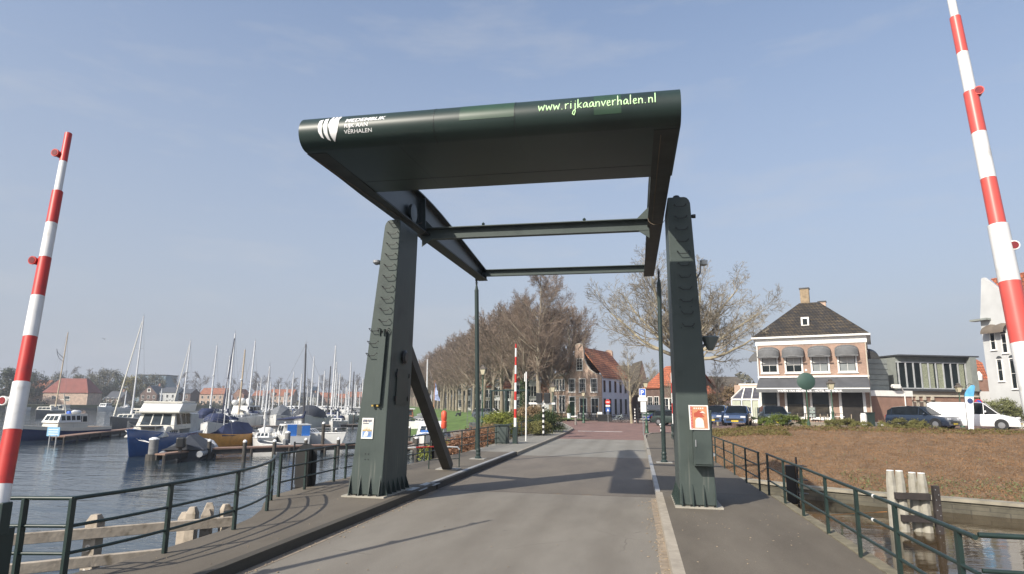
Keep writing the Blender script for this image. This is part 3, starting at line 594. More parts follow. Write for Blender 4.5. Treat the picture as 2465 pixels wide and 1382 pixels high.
# lifting rods
def rod(x0,y0,x1,z1,label):
    t=thing('lifting_rod',label,'bridge rod',(x0,y0,.15),0,'lifting rods of the drawbridge')
    H=z1-.15; dx=x1-x0; P=lambda s:(dx*s,0,H*s)
    MB().tube([P(0.05),P(.93)],.088,12).obj('shaft',GREEN,t,smooth=1)
    MB().tube([P(.93),P(.94),P(.965),P(.985)],[.10,.07,.035,.03],10).obj('taper',GREEN,t)
    mb=MB()
    for s in (.968,.977,.986): mb.tube([P(s),P(s+.002),P(s+.006)],[.03,.065,.03],10)
    mb.obj('collar',BLACK,t); MB().lathe([(.02,-.05),(.12,-.03),(.12,.03),(.02,.05)],12,(dx,0,H*1.0),'X').obj('eye',BLACK,t)
    MB().lathe([(.14,0),(.14,.06),(.09,.12),(.105,.2),(.09,.28),(.105,.36),(.088,.42)],12).obj('foot',GREEN,t)
    MB().box((0,0,-.0+.01),(.62,.5,.02)).obj('base_plate',CONC,t)
rod(-6.50,26.3,-6.72,7.72,'slender green lifting rod hanging from the harbour side beam end, beside the leaning strut')
rod(1.0,26.9,1.02,7.95,'slender green lifting rod hanging just left of the poster tower with the orange poster')
# ---------------- railings ----------------
def resamp(pts,step):
    P=[Vector(p) for p in pts]; out=[P[0]]
    for a,b in zip(P,P[1:]):
        n=max(1,int((b-a).length/step)); out+=[a.lerp(b,k/n) for k in range(1,n+1)]
    return out
def smooth(P,it=2):
    P=[Vector(p) for p in P]
    for _ in range(it):
        Q=[P[0]]
        for a,b in zip(P,P[1:]): Q+= [a.lerp(b,.25),a.lerp(b,.75)]
        Q.append(P[-1]); P=Q
    return P
def railing(label,path,posts,hs=(1.0,.66,.33),base=.15,r=.026,group='green tube railings along the bridge',pr=.03,sm=0,flat=True,endcap=False):
    path=[Vector((p[0],p[1],base+rz_(p[1]))) for p in path]
    if sm: path=smooth(path,sm)
    o=path[0].copy(); t=thing('railing',label,'railing',o,0,group)
    for k,h in enumerate(hs):
        MB().tube([p-o+Vector((0,0,h)) for p in path],r if k==0 else r*.85,10).obj('rail',RAILM,t,smooth=1)
    for p in posts:
        p=Vector((p[0],p[1],base+rz_(p[1])))-o
        a=0
        mb=MB().box((p.x,p.y,hs[0]/2-.09),(.045,.075,hs[0]+.18),a); mb.obj('post',RAILM,t)
    return t
RL=[(-7.14,7.29),(-7.02,8.1),(-7.0,8.9),(-7.02,9.8),(-7.1,10.74),(-7.3,11.7),(-7.62,12.65),(-7.95,13.3),(-8.18,13.72),(-8.36,13.98),(-8.40,14.05)]
railing('long curved green railing in the foreground bending away at its far end, harbour side',RL,[(-7.14,7.29),(-7.0,8.9),(-7.1,10.74),(-7.65,12.67),(-8.36,13.98)],sm=1)
railing('short green railing piece turning left to the barrier pedestal in the near left corner',[(-7.14,7.29),(-7.8,7.15),(-8.6,6.9),(-9.8,6.4)],[(-7.72,7.16),(-8.9,6.8)])
railing('green railing behind the round ship signal, left of the tower on the harbour side',[(-8.50,14.5),(-8.66,17.95)],[(-8.51,14.55),(-8.57,15.9),(-8.64,17.7)])
railing('long straight green railing passing behind the leaning strut towards the cabinet and red white barrier',[(-8.62,18.3),(-8.45,22),(-8.2,26),(-7.95,30),(-7.8,34),(-7.9,40),(-7.95,44)],[(-8.62,18.4),(-8.5,20.5),(-8.42,22.6),(-8.28,24.7),(-8.15,26.8),(-8.0,29.2),(-7.9,31.4),(-7.8,33.6),(-7.82,35.8),(-7.86,38),(-7.9,40.2),(-7.95,43)])
railing('far green railing with rounded end beside the thin white pole',[(-7.95,44.3),(-7.9,48),(-7.85,51.6)],[(-7.95,44.6),(-7.92,46.8),(-7.88,49.2),(-7.85,51.5)])
railing('green railing right of the poster tower, above the quay wall',[(3.02,29.8),(3.12,24),(3.22,18.85)],[(3.05,27.5),(3.08,25.1),(3.12,22.9),(3.15,20.7),(3.21,18.9)])
railing('long green railing running down the right footway over the brown water with white chipped marks',[(3.36,18.55),(3.34,16),(3.32,13),(3.29,10),(3.24,7.36)],[(3.36,18.45),(3.35,16.5),(3.34,14.75),(3.32,12.9),(3.29,11.1),(3.27,9.5),(3.25,7.75)])
railing('short green railing leading off to the right edge of the picture in the near corner',[(3.33,7.5),(4.0,7.47),(5.6,7.3)],[(3.78,7.47),(5.2,7.35)])
# ornate far right railing
t=thing('ornate_railing','ornate green railing with scrolls between the right lifting rod and the poster tower','railing',(2.6,31,.15))
for h in (.12,.9,1.02): MB().tube([(0,0,h),(-.35,15,h)],.025,6).obj('rail',RAILM,t)
for k in range(14):
    y=.4+k*1.08; x=-.35*y/15
    MB().tube([(x,y+.5*math.cos(a)*.85,.5+.36*math.sin(a)) for a in [2*PI*q/12 for q in range(13)]],.014,5).obj('ring',RAILM,t)
    MB().box((x,y+.54,.45),(.03,.03,1.1)).obj('post',RAILM,t)
for (y,z,h) in ((10.9,0,0),(11.2,0,0)):
    pass
t8=thing('railing_mark','two small white paint chips on the long railing over the brown water','paint mark',(3.29,10.3,1.15))
MB().tube([(0,-.025,0),(0,.025,0)],.0275,10).obj('chip',WHITE,t8); MB().tube([(0,.08,-.34),(0,.13,-.34)],.024,10).obj('chip',WHITE,t8)
# small red white barrier left of strut
p=gz(1105,1125,.15); q=p+Vector((-.85,-.55,0)); q2=p+Vector((-2.6,-2.9,0))
t=thing('guard_bar','low red and white tube barrier hooped beside the foot of the leaning strut','barrier',p)
P=[Vector((0,0,0)),Vector((0,0,.62)),Vector((-.06,-.06,.70)),Vector((-.5,-.45,.74)),Vector((-1.9,-2.1,.74))]
MB().tube(P[:2],.022,8).obj('leg',RAILM,t); MB().tube([(-.85,-.85,0),(-.85,-.85,.72)],.02,8).obj('leg',RAILM,t)
MB().tube(P[1:4],.026,8).obj('rail',WHITE,t,smooth=1); MB().tube([P[3],P[3].lerp(P[4],.5)],.026,8).obj('rail',RED,t); MB().tube([P[3].lerp(P[4],.5),P[4]],.026,8).obj('rail',WHITE,t)
MB().tube([(0,0,.30),(-.85,-.85,.30)],.014,8).obj('rail',RAILM,t)
# ---------------- barriers ----------------
WHITEB=M('scuffed white boom',(.66,.66,.65),.45,nz=.06,ns=5,dirt=(.50,.49,.46)); REDB_=M('scuffed red boom',(.46,.035,.028),.45,nz=.12,ns=5,dirt=(.34,.04,.035)); REDGL=M('weathered glare red boom',(.56,.085,.07),.4,nz=.12,ns=4,dirt=(.45,.10,.085))  # right boom red: glare painted in as a paler tone, plus weathering
def boom(name,label,base,top,segs,r0,r1,lamps,group='raised red and white barrier booms',rmat=None):
    rmat=rmat or RED
    """segs: list of (fraction_end, colour) from base"""
    base=Vector(base); top=Vector(top); d=top-base
    t=thing(name,label,'barrier boom',base,0,group); s0=0
    for s1,c,ra in segs:
        MB().tube([d*s0,d*s1],[ra,ra*.97],20).obj('boom_band',rmat if c=='r' else WHITEB,t,smooth=1,label='red band' if c=='r' else 'white band'); s0=s1
    for s,off,c in lamps:
        p=d*s; o=Vector(off); ax=Vector((.10 if o.x<0 else -.32,-1,.0)).normalized(); q=p+Vector((o.x,0,0))
        a=MB(); a.tube([q-ax*.03,q+ax*.06,q+ax*.065,q+ax*.09],[.043,.043,.052,.052],18); a.tube([p,q],.03,8); body=a.obj('lamp',rmat if c=='r' else WHITE,t,smooth=1)
        MB().tube([q+ax*.088,q+ax*.094],[.041,.040],16).obj('lens',M('red lamp lens',(.22,.012,.012),.12,coat=1,nz=.5,ns=12),body)
    return t
b0=at(-3,1215,7.2); b1=at(165,322,8.1)
def fr(py,a=1215,b=322): return (a-py)/(a-b)
segL=[(fr(1175),'w',.092),(fr(1065),'r',.090),(fr(963),'w',.090),(fr(860),'r',.076),(fr(763),'w',.075),(fr(667),'r',.070),(fr(577),'w',.066),(fr(490),'r',.064),(fr(405),'w',.045),(1,'r',.045)]
boom('barrier_boom','tall red and white barrier boom raised in the near left corner, red tip',b0,b1,segL,.1,.05,[(fr(1003),(-.13,-.28,0),'w'),(fr(676),(-.10,-.12,0),'r'),(fr(384),(-.075,-.10,0),'r')],rmat=REDB_)
t=thing('barrier_pedestal','black green barrier housing below the left boom at the picture edge','barrier housing',(b0.x-.2,b0.y+.05,.15))
MB().box((-.1,0,.42),(.52,.45,.85)).obj('housing',GREEN,t,bev=.01); MB().box((.02,-.05,.98),(.60,.12,.34)).obj('arm_plate',GREEN,t,bev=.01)
MB().lathe([(.02,0),(.035,.01),(.03,.02)],12,(.22,-.135,1.08),'Y').obj('bolt',GALV,t); MB().lathe([(.1,0),(.12,.05),(.1,.3)],14,(.02,-.25,.92),'Y').obj('hub',BLACK,t)
c0=at(2548,1250,6.45); c1=at(2275,-75,7.2)
def fr2(py): return (1250-py)/1325.
segR=[(fr2(900),'w',.108),(fr2(765),'r',.104),(fr2(632),'w',.101),(fr2(518),'r',.080),(fr2(400),'w',.078),(fr2(290),'r',.076),(fr2(180),'w',.063),(fr2(75),'r',.061),(1,'w',.046)]
boom('barrier_boom','tall red and white barrier boom raised at the right picture edge, running off the top',c0,c1,segR,.1,.05,[(fr2(912),(.18,-.22,0),'w'),(fr2(684),(.10,-.20,0),'w'),(fr2(293),(.075,-.14,0),'r')],rmat=REDGL)
t=thing('barrier_pedestal','green barrier housing just outside the right edge below the right boom','barrier housing',(c0.x+.05,c0.y,.15))
MB().box((.24,0,(c0.z+.1)/2-.05),(.42,.5,c0.z+.1)).obj('housing',GREEN,t,bev=.02); MB().box((.45,0,-1.3),(.9,1.1,2.5)).obj('footing',CONC,t,bev=.03)
# far barriers
p=gz(1240,1068,.15); pt=at(1244,828,(p).dot(FW))
d0=thing('far_barrier','red and white barrier boom standing upright over the green cabinet beyond the bridge','barrier boom',p,0,'raised red and white barrier boom')
H=pt.z-p.z; zb=.95
cols='wrwrwrwrwr'; n=len(cols)
hs=[zb+(H-zb)*k/9.5 for k in range(n)]+[H]
for k,c in enumerate(cols):
    MB().tube([(0,0,hs[k]),(0,0,hs[k+1])],.085-.004*k,12).obj('boom_band',RED if c=='r' else WHITE,d0,smooth=1,label='red band' if c=='r' else 'white band')
MB().box((0,0,.45),(.26,.3,.95)).obj('post_box',GREEN,d0,bev=.01)
mb=MB().box((-.75,-.1,.5),(.75,.5,1.0)); cb=mb.obj('cabinet',GREENL,d0,bev=.015); MB().box((-.75,-.37,.5),(.6,.03,.85)).obj('cabinet_door',GREENL,cb)
MB().box((-.72,-.1,1.04),(.95,.65,.05)).obj('cabinet_roof',GREEN,cb)
p=gz(1266,1062,.15); pt=at(1263,895,p.dot(FW))
t=thing('height_pole','thin white pole behind the far railing beside the green cabinet','pole',p)
MB().tube([(0,0,0),(0,0,pt.z-p.z)],.045,8).obj('pole',WHITE,t); MB().box((-.1,0,pt.z-p.z-.35),(.05,.05,.5)).obj('fork',WHITE,t)
p=atz(1622,48,.15); pt=at(1617,905,48)
t=thing('far_barrier','thin red and white barrier boom squeezed between right lifting rod and poster tower','barrier boom',p,0,'raised red and white barrier booms')
for k in range(5): MB().tube([(0,0,.9+k*.75),(0,0,.9+(k+1)*.75)],.07,10).obj('boom_band',(WHITE,RED)[k%2],t,label=('white band','red band')[k%2])
MB().box((0,0,.45),(.3,.3,.9)).obj('post_box',GREEN,t)
for k,(px_,py_) in enumerate(((1003,1178),(1035,1166))):
    q_=gz(px_,py_,.152); tt=MB().box((0,0,.006),(.42,.62,.012)).obj('cover_plate',M('pale steel plate',(.34,.36,.36),.5,nz=.15)); tt.location=q_; tag(tt,('pale steel cover plate on the footway against the harbour side tower foot','pale steel cover plate on the footway nearest the dark kerb')[k],'cover plate')
# ---------------- ship signals (seen from behind) ----------------
def signal(label,p,h,yaw,lit=False):
    t=thing('ship_signal',label,'ship signal',p,yaw,'ship signals on the railings')
    out=[]
    for k in range(24):
        a=2*PI*k/24; out.append((.30*math.cos(a),0,h/2+.0+(.30*math.sin(a))+(h/2-.3 if math.sin(a)>0 else -(h/2-.3))))
    MB().prism(out,(0,.02,0)).obj('back_board',BLACK,t)
    MB().box((0,-.14,h/2),(.34,.26,h*.78)).obj('lamp_case',M('signal case',(.015,.014,.013),.5),t,bev=.02)
    for k in range(3):
        z=h*(.22+.28*k)
        MB().prism([(-.12,.02,z+.14),(.12,.02,z+.14),(.10,.28,z+.12),(-.10,.28,z+.12)],(0,0,.015)).obj('visor',BLACK,t)
        MB().lathe([(.10,0),(.11,.02),(.05,.05)],12,(0,.02,z+.03),'Y').obj('lens',M('lens amber' if k==1 else 'lens dark',(.5,.33,.08) if k==1 else (.05,.03,.03),.2),t)
    MB().tube([(-.36,.02,-.1),(-.36,.02,h+.05)],.025,8).obj('mast',BLACK,t)
    for z in (.1,h*.55,h): MB().tube([(-.36,.02,z),(0,.0,z)],.018,6).obj('bracket',BLACK,t)
    return t
signal('dark oval-backed ship signal hanging outside the left railing before the harbour piles',Vector((-8.95,16.6,-.02)),1.28,R_(8))
signal('dark narrow oval-backed ship signal outside the left railing beyond the strut',Vector((-8.7,27.6,-.35)),1.45,R_(62))
signal('dark ship signal with amber lens and three visors outside the right railing above the quay',Vector((4.25,19.3,-.35)),1.30,R_(-102))
# ---------------- timber fenders ----------------
PILE=M('grey timber pile',(.32,.275,.22),.9,nz=.35,ns=3.5,bump=.6,bs=10,dirt=(.17,.14,.10))
PILE2=M('bleached timber pile',(.30,.285,.24),.9,nz=.35,ns=3,bump=.6,bs=10,dirt=(.22,.20,.14))
t=thing('timber_fender','weathered timber fender with two long beams and chalk-marked square pile, left foreground water','fender',(-9.2,8.2,WZ))
o=Vector((-9.2,8.2,WZ))
def pil(par,x,y,z1,s,mat,rz=.2,nm='pile',lean=(0,0)):
    mb=MB(); r=[]
    for z,k in ((-1.2,1),(z1-.16,1),(z1,.55)):
        r.append([Vector((x+lean[0]*z,y+lean[1]*z,z))+Matrix.Rotation(rz,3,'Z')@Vector((a*s/2*k,b*s/2*k,0)) for a,b in ((-1,-1),(1,-1),(1,1),(-1,1))])
    return mb.loft(r).obj(nm,mat,par,bev=.01)
def px_pile(par,o,px,py,z,size,mat,rz=.2,ztop=None):
    g_=gz(px,py,z); return pil(par,g_.x-o.x,g_.y-o.y,(z)-o.z,size,mat,rz)
P1=gz(232,1238,-.35)
a=px_pile(t,o,232,1238,-.35,.30,PILE,.15)
for (x,y,z) in ((465,1220,-.45),(447,1232,-.6),(505,1210,-.45),(498,1225,-.6),(545,1213,-.50),(556,1220,-.6)):
    px_pile(t,o,x,y,z,.26,PILE,.3+x*.01)
B1=gz(20,1300,-.75); B2=gz(560,1255,-.75)
dv=(B2-B1).normalized()
MB().bar(B1-dv*2-o,B2-o,.16,.24).obj('beam',PILE,t,bev=.01)
B1=gz(20,1372,-1.1); B2=gz(420,1330,-1.1)
MB().bar(B1-dv*2-o,B2+dv*2-o,.16,.22).obj('beam',PILE,t,bev=.01)
for k,(s) in enumerate(('2','8','8','N')):
    vs,fs=letter_mesh(s,.26,.1,.006); c=P1-o
    RM=Matrix.Rotation(.15,3,'Z')
    MB().add([Vector((c.x,c.y,0))+RM@Vector((v.x-.09,-.155,-.35-WZ-.55-.27*k+v.y*.8)) for v in vs],fs).obj('chalk_mark',M('chalk',(.62,.58,.52),.9),t,fix=False)
p=gz(2196,1280,WZ)
t=thing('mooring_dolphin','bleached timber piles with white tops and dark bolted beams in the brown canal','dolphin',p)
for x,y in ((-.50,0),(-.24,-.05),(.20,.10),(.44,.0)):
    zt=1.92 if x<0 else 1.86
    mb=MB(); rr=[]
    for z,k in ((-1,1.1),(.8,1.05),(zt-.35,.95),(zt,.72)):
        rr.append([Vector((x-(.10*(z-zt)/2 if 0 else 0)+(.07 if x>0 else -.0)*(zt-z)*.25,y,z))+Vector((.16*k*math.cos(2*PI*q/8),.16*k*math.sin(2*PI*q/8),0)) for q in range(8)])
    pl=mb.loft(rr).obj('pile',PILE2,t,bev=.01)
    MB().lathe([(.118,0),(.11,.02)],8,(x,y,zt)).obj('white_cap',WHITE,pl)
TAR=M('tarred timber',(.035,.028,.026),.8,nz=.4)
MB().box((.02,-.24,1.15),(1.05,.14,.20)).obj('cross_beam',TAR,t); MB().box((.10,-.24,.45),(.95,.14,.20)).obj('cross_beam',TAR,t)
mb=MB().box((.74,-.20,.72),(.18,.20,1.55)); fb=mb.obj('fender_post',TAR,t)
for k in range(9): MB().lathe([(.015,0),(.02,.01)],6,(.70+.08*(k%2),-.315,.1+k*.16),'Y').obj('bolt',GALV,fb)
pa=gz(2135,1232,-.8)-p; pb=gz(1995,1240,-.7)-p
MB().tube([pa,pb],.012,6).obj('mooring_line',M('orange rope',(.5,.22,.06),.8),t)
# ---------------- street lamps ----------------
LGRN=M('lamp post green',(.03,.075,.045),.45,nz=.2)
LGL=M('lantern glass',(.55,.50,.36),.25,nz=.1)
def lamp(label,base,h,s=1.,group='old style green street lamps',arms=True):
    t=thing('street_lamp',label,'street lamp',base,0,group)
    hp=h-.75
    mb=MB().lathe([(.17,0),(.17,.1),(.13,.16),(.125,.55),(.15,.62),(.10,.72),(.085,1.05),(.11,1.1),(.06,1.2),(.048,hp*.55),(.075,hp*.56),(.045,hp*.58),(.035,hp),(.06,hp+.02)],12); mb.obj('post',LGRN,t,smooth=1)
    z=hp
    mb=MB(); mb.loft([[(a*w_,b*w_,zz) for a,b in ((-1,-1),(1,-1),(1,1),(-1,1))] for w_,zz in ((.11,z+.05),(.20,z+.45))]); g_=mb.obj('lantern',LGL,t)
    for a,b in ((-1,-1),(1,-1),(1,1),(-1,1)): MB().tube([(a*.112,b*.112,z+.04),(a*.203,b*.203,z+.46)],.012,5).obj('frame',LGRN,g_)
    MB().loft([[(a*w_,b*w_,zz) for a,b in ((-1,-1),(1,-1),(1,1),(-1,1))] for w_,zz in ((.26,z+.45),(.10,z+.60),(.09,z+.66),(.13,z+.68),(.03,z+.75))]).obj('lamp_roof',M('lamp roof',(.10,.085,.07),.5),t)
    return t
def lamp_px(label,px,pyb,pyt,zb):
    b=gz(px,pyb,zb); D=b.dot(FW); t_=at(px,pyt,D); return lamp(label,b,t_.z-zb)
lamp_px('green street lamp between the striped pole and the gable house corner shrubs',1331,1042,922,.15)
lamp_px('green street lamp next to the blue parking sign at the right kerb end',1557,1043,912,.15)
p=atz(1405,70,.45); lamp('thin green street lamp in front of the gable house door with white-topped bollard',p,at(1400,938,70).z-.45)
p=atz(1160,46,.0); lamp('green street lamp half hidden by the left lifting rod, white tapered lantern',p,at(1158,878,46).z)
p=atz(2008,42.5,PLZ); lamp('green street lamp standing in front of the hotel, right of the round green sign back',p,at(1990,912,42.5).z-PLZ)
p=atz(2318,50,PLZ); lamp('green street lamp in front of the grey annex behind the white van',p,at(2300,922,50).z-PLZ)
# signs
p=atz(1948,41.5,PLZ); zc=at(1940,918,41.5)
t=thing('round_sign','round sign showing its dark green back in front of the hotel','sign',p)
MB().tube([(0,0,0),(0,0,zc.z-PLZ)],.045,8).lathe([(.14,0),(.13,.1),(.08,.5),(.05,.6)],10).obj('post',LGRN,t)
MB().lathe([(.02,-.03),(.53,-.02),(.56,0),(.53,.02)],28,(0,-.07,zc.z-PLZ),'Y').obj('disc',M('sign back green',(.035,.075,.060),.55),t,smooth=1)
p=atz(1558,50,.15)
z=lambda py:at(1551,py,50).z-.15
t=thing('parking_sign','blue parking sign with white P over white zone panels beside the right kerb','sign',atz(1549,49.5,.15))
MB().tube([(0,0,0),(0,0,z(930))],.03,8).obj('post',GALV,t)
pb=MB().b2((-.26,-.06,z(956)),(.26,-.03,z(936))).obj('panel',WHITE,t); MB().b2((-.22,-.066,z(952)),(.22,-.06,z(937))).obj('blue_field',M('sign blue',(.02,.10,.48),.5),pb)
vs,fs=letter_mesh('P',.50,0,.012); MB().add([(v.x-.15,-.07,z(951)+v.y) for v in vs],fs).obj('letter',WHITE,pb,fix=False)
MB().b2((-.34,-.06,z(966)),(.34,-.03,z(957))).obj('panel',WHITE,t); MB().b2((-.16,-.06,z(992)),(.26,-.03,z(967))).obj('panel',WHITE,t)
p=atz(1464,74,.4); z=lambda py:at(1464,py,74).z-.4
t=thing('no_entry_sign','red no entry sign with blue arrow plate below in front of the pale blue wall','sign',p)
MB().tube([(0,0,0),(0,0,z(960))],.035,8).obj('post',GALV,t)
d=MB().lathe([(.02,-.02),(.30,-.02),(.30,0)],24,(0,-.05,z(968)),'Y').obj('disc',RED,t); MB().b2((-.2,-.085,z(968)-.05),(.2,-.075,z(968)+.05)).obj('white_bar',WHITE,d)
MB().b2((-.25,-.07,z(979)),(.25,-.05,z(975))).obj('panel',WHITE,t)
d=MB().b2((-.25,-.07,z(991)),(.25,-.05,z(981))).obj('panel',M('sign blue2',(.02,.09,.36),.5),t)
MB().add([(-.12,-.075,z(990)),(.12,-.075,z(990)),(0,-.075,z(983))],[(0,1,2)]).obj('arrow',WHITE,d,fix=False)
def striped(label,px,D,zb,pyt,n=11,arms=False):
    p=atz(px,D,zb); h=at(px,pyt,D).z-zb
    t=thing('striped_pole',label,'striped pole',p,0,'black and white striped poles')
    for k in range(n): MB().tube([(0,0,h*k/n),(0,0,h*(k+1)/n)],.07,10).obj('band',(BLACK,WHITE)[k%2],t,label=('black band','white band')[k%2])
    return t,h
t,h=striped('black and white striped pole with dark signal boxes on top, by the hedge',1308,46.5,.15,972,12)
MB().box((-.55,0,h+.02),(1.0,.06,.14),0).obj('arm',WHITE,t); MB().box((.45,0,h+.02),(.8,.06,.14),0).obj('arm',WHITE,t)
for x in (-.3,.28): MB().box((x,-.05,h+.42),(.42,.35,.7)).obj('signal_box',BLACK,t,bev=.03)
striped('black and white striped pole beside the bare tree at the pale blue house',1529,70,.45,984,10)
t,h=striped('short striped pole with globe top near the right lifting rod',1592,52,.2,1024,4)
MB().ell((0,0,h+.05),(.16,.16,.10)).obj('cap',WHITE,t)
p=atz(1386,66,.35); t=thing('bollard','stout bollard with white cap beside the thin lamp at the far kerb','bollard',p)
MB().lathe([(.12,0),(.10,.75),(.15,.78)],12).obj('body',M('bollard grey',(.2,.18,.16),.7),t); MB().ell((0,0,.84),(.17,.17,.09)).obj('cap',WHITE,t)
# beach flag + no parking sign + red lifebuoy post
p=atz(2341,43,PLZ); h=at(2345,925,44).z-PLZ
FL=M('flag cloth',(.78,.80,.82),.7,nz=.03)
t=thing('beach_flag','white and blue feather banner with round emblem standing behind the white van','banner',p)
MB().tube([(-.25,0,0),(-.25,0,h*.75),(-.12,0,h*.93),(.12,0,h),(.33,0,h*.97)],.018,6).obj('pole',BLACK,t)
prof=[(0,-.24,.28),(.3,-.25,.30),(.6,-.25,.34),(.75,-.24,.44),(.85,-.2,.52)]
def band(z0,z1,m,nm,par,dy=0):
    mb=MB(); rr=[]
    for k in range(9):
        z=z0+(z1-z0)*k/8; a=-.24; b=.12+.20*z+.42*max(0,(z-.55))
        if z>.70: a=-.24+(z-.70)**2*7.
        if z>.94: b-= (z-.94)*3.
        rr.append([(a,dy+.03*math.sin(z*9),z*h),(b,dy+.05*math.sin(z*9+1),z*h)])
    return mb.loft(rr,closed=False,caps=False).obj(nm,m,par,fix=False)
f=band(.02,.72,FL,'banner_cloth',t); band(.72,.97,M('flag blue',(.12,.42,.72),.7,nz=.2,ns=3),'banner_top',t)
MB().lathe([(.13,0),(.17,0),(.17,.01),(.13,.01)],20,(.05,-.05,h*.63),'Y').obj('emblem_ring',M('navy ink',(.03,.06,.16),.6),f)
p=atz(2362,47,PLZ); z_=at(2362,970,47).z-PLZ
t=thing('no_parking_sign','round blue and red no parking sign beside the feather banner','sign',p)
MB().tube([(0,0,0),(0,0,z_)],.03,8).obj('post',GALV,t); d=MB().lathe([(.02,-.02),(.28,-.02),(.28,0)],24,(0,-.05,z_),'Y').obj('disc',RED,t)
MB().lathe([(.02,-.025),(.20,-.025),(.20,-.02)],24,(0,-.055,z_),'Y').obj('blue_field',_mc['sign blue'],d); MB().bar((-.14,-.085,z_+.14),(.14,-.085,z_-.14),.02,.05).obj('slash',RED,d)
p=atz(1068,56,-.1); t=thing('lifebuoy_post','orange red lifebuoy holder on a post on the lawn','lifebuoy post',p)
MB().tube([(0,0,0),(0,0,.6)],.05,8).obj('post',GALV,t); MB().lathe([(.18,.35),(.24,.5),(.24,.95),(.17,1.0),(.24,1.1),(.24,1.7),(.12,1.85)],14).obj('holder',M('lifebuoy orange red',(.65,.09,.04),.5),t,smooth=1)
# ---------------- buildings ----------------
BR1=MBrick('old brown brick',(.50,.34,.26),(.40,.26,.195),(.44,.39,.33),.22,.075,stain=.35)
BR2=MBrick('hotel pink brick',(.37,.225,.165),(.30,.18,.13),(.33,.28,.24),.22,.075,stain=.25)
BR3=MBrick('dark brick',(.16,.09,.07),(.12,.07,.055),(.15,.13,.12),.22,.075)
BR4=MBrick('annex red brick',(.30,.15,.10),(.25,.12,.08),(.25,.2,.17),.22,.075,stain=.2)
TILE=MBrick('orange roof tiles',(.72,.29,.14),(.56,.215,.105),(.12,.05,.03),.26,.30,stain=.5,bump=.8,msz=.03)
TILER=MBrick('bright orange tiles',(.50,.15,.07),(.40,.12,.055),(.15,.06,.04),.26,.30,stain=.3,bump=.8,msz=.03)
TILEB=MBrick('black glazed tiles',(.040,.037,.034),(.095,.072,.042),(.02,.018,.016),.24,.28,stain=.6,bump=.9,msz=.035,rough=.55)
TILEG=MBrick('grey brown tiles',(.15,.13,.10),(.12,.105,.085),(.06,.05,.04),.26,.3,stain=.4,msz=.03)
PBLUE=M('pale blue render',(.70,.75,.82),.8,nz=.08,ns=1); WREN=M('white render',(.50,.51,.505),.85,nz=.10,ns=.8)
CREAM=M('cream render',(.50,.46,.38),.85,nz=.12,ns=.8)
ZINC=M('grey green cladding',(.25,.27,.25),.55,nz=.1); DGREY=M('dark grey metal',(.06,.065,.07),.5); SLATE=M('slate',(.07,.075,.085),.6,nz=.3)
CUR=M('pale curtain',(.42,.45,.36),.9,nz=.2,ns=2); BLIND=M('window blind',(.50,.50,.47),.8,nz=.05)
def frame(p0,p1,name,label,cat='building',group=None):
    p0=Vector(p0); p1=Vector(p1); d=p1-p0; L=Vector((d.x,d.y,0)).length
    return thing(name,label,cat,(p0.x,p0.y,p0.z),math.atan2(d.y,d.x),group),L
def win(t,x,z,w,h,cols=2,rows=2,face='f',y=0.,fm=None,fw=.07,gm=None,sill=True,extra=None,mw=.025,frw=None,nm='window'):
    """x centre, z bottom"""
    fm=fm or WHITEW; gm=gm or GLASS
    mb=MB(); a=w/2
    for (u0,v0,u1,v1) in ((-a,0,-a+fw,h),(a-fw,0,a,h),(-a+fw,0,a-fw,fw),(-a+fw,h-fw,a-fw,h)): mb.b2((u0,-.06,v0),(u1,.03,v1))
    for i in range(1,cols): u=-a+w*i/cols; mb.b2((u-mw/2,-.04,fw),(u+mw/2,.02,h-fw))
    for j in range(1,rows): v=h*j/rows; mb.b2((-a+fw,-.038,v-mw/2),(a-fw,.018,v+mw/2))
    if sill: mb.b2((-a-.05,-.10,-.06),(a+.05,.03,-.003))
    o=mb.obj(nm,fm,t)
    pn=MB().quad((-a+fw*.5,-.012,fw*.5),(a-fw*.5,-.012,fw*.5),(a-fw*.5,-.012,h-fw*.5),(-a+fw*.5,-.012,h-fw*.5)).obj('pane',gm,o,fix=False)
    if extra:   # (material, u0,u1 fractions, v0,v1 fractions)
        for (mt,u0,u1,v0,v1) in extra:
            MB().quad((-a+w*u0,-.016,h*v0),(-a+w*u1,-.016,h*v0),(-a+w*u1,-.016,h*v1),(-a+w*u0,-.016,h*v1)).obj('curtain',mt,o,fix=False)  # blinds, a painted reflection and a painted dark interior share this name
    if face=='f': o.location=(x,y,z)
    elif face=='r': o.location=(y,x,z); o.rotation_euler=(0,0,PI/2)
    elif face=='l': o.location=(y,x,z); o.rotation_euler=(0,0,-PI/2)
    return o
def gable_roof(t,L,d,e,r,mat,axis='x',ov=.25,th=.12,x0=0,y0=0,wall=None):
    """axis x: ridge parallel to facade"""
    if axis=='x':
        pts=[(x0-ov,y0-ov,e-ov*(r-e)/(d/2)),(x0-ov,y0+d/2,r),(x0-ov,y0+d+ov,e-ov*(r-e)/(d/2))]; off=(L+2*ov,0,0)
    else:
        pts=[(x0-ov,y0-.05,e-ov*(r-e)/(L/2)),(x0+L/2,y0-.05,r),(x0+L+ov,y0-.05,e-ov*(r-e)/(L/2))]; off=(0,d+.1,0)
    P=[Vector(p) for p in pts]; Q=[p+Vector((0,0,-th)) for p in P]
    ring=[P[0],P[1],P[2],Q[2],Q[1],Q[0]]
    return MB().prism(ring,off).obj('roof',mat,t)
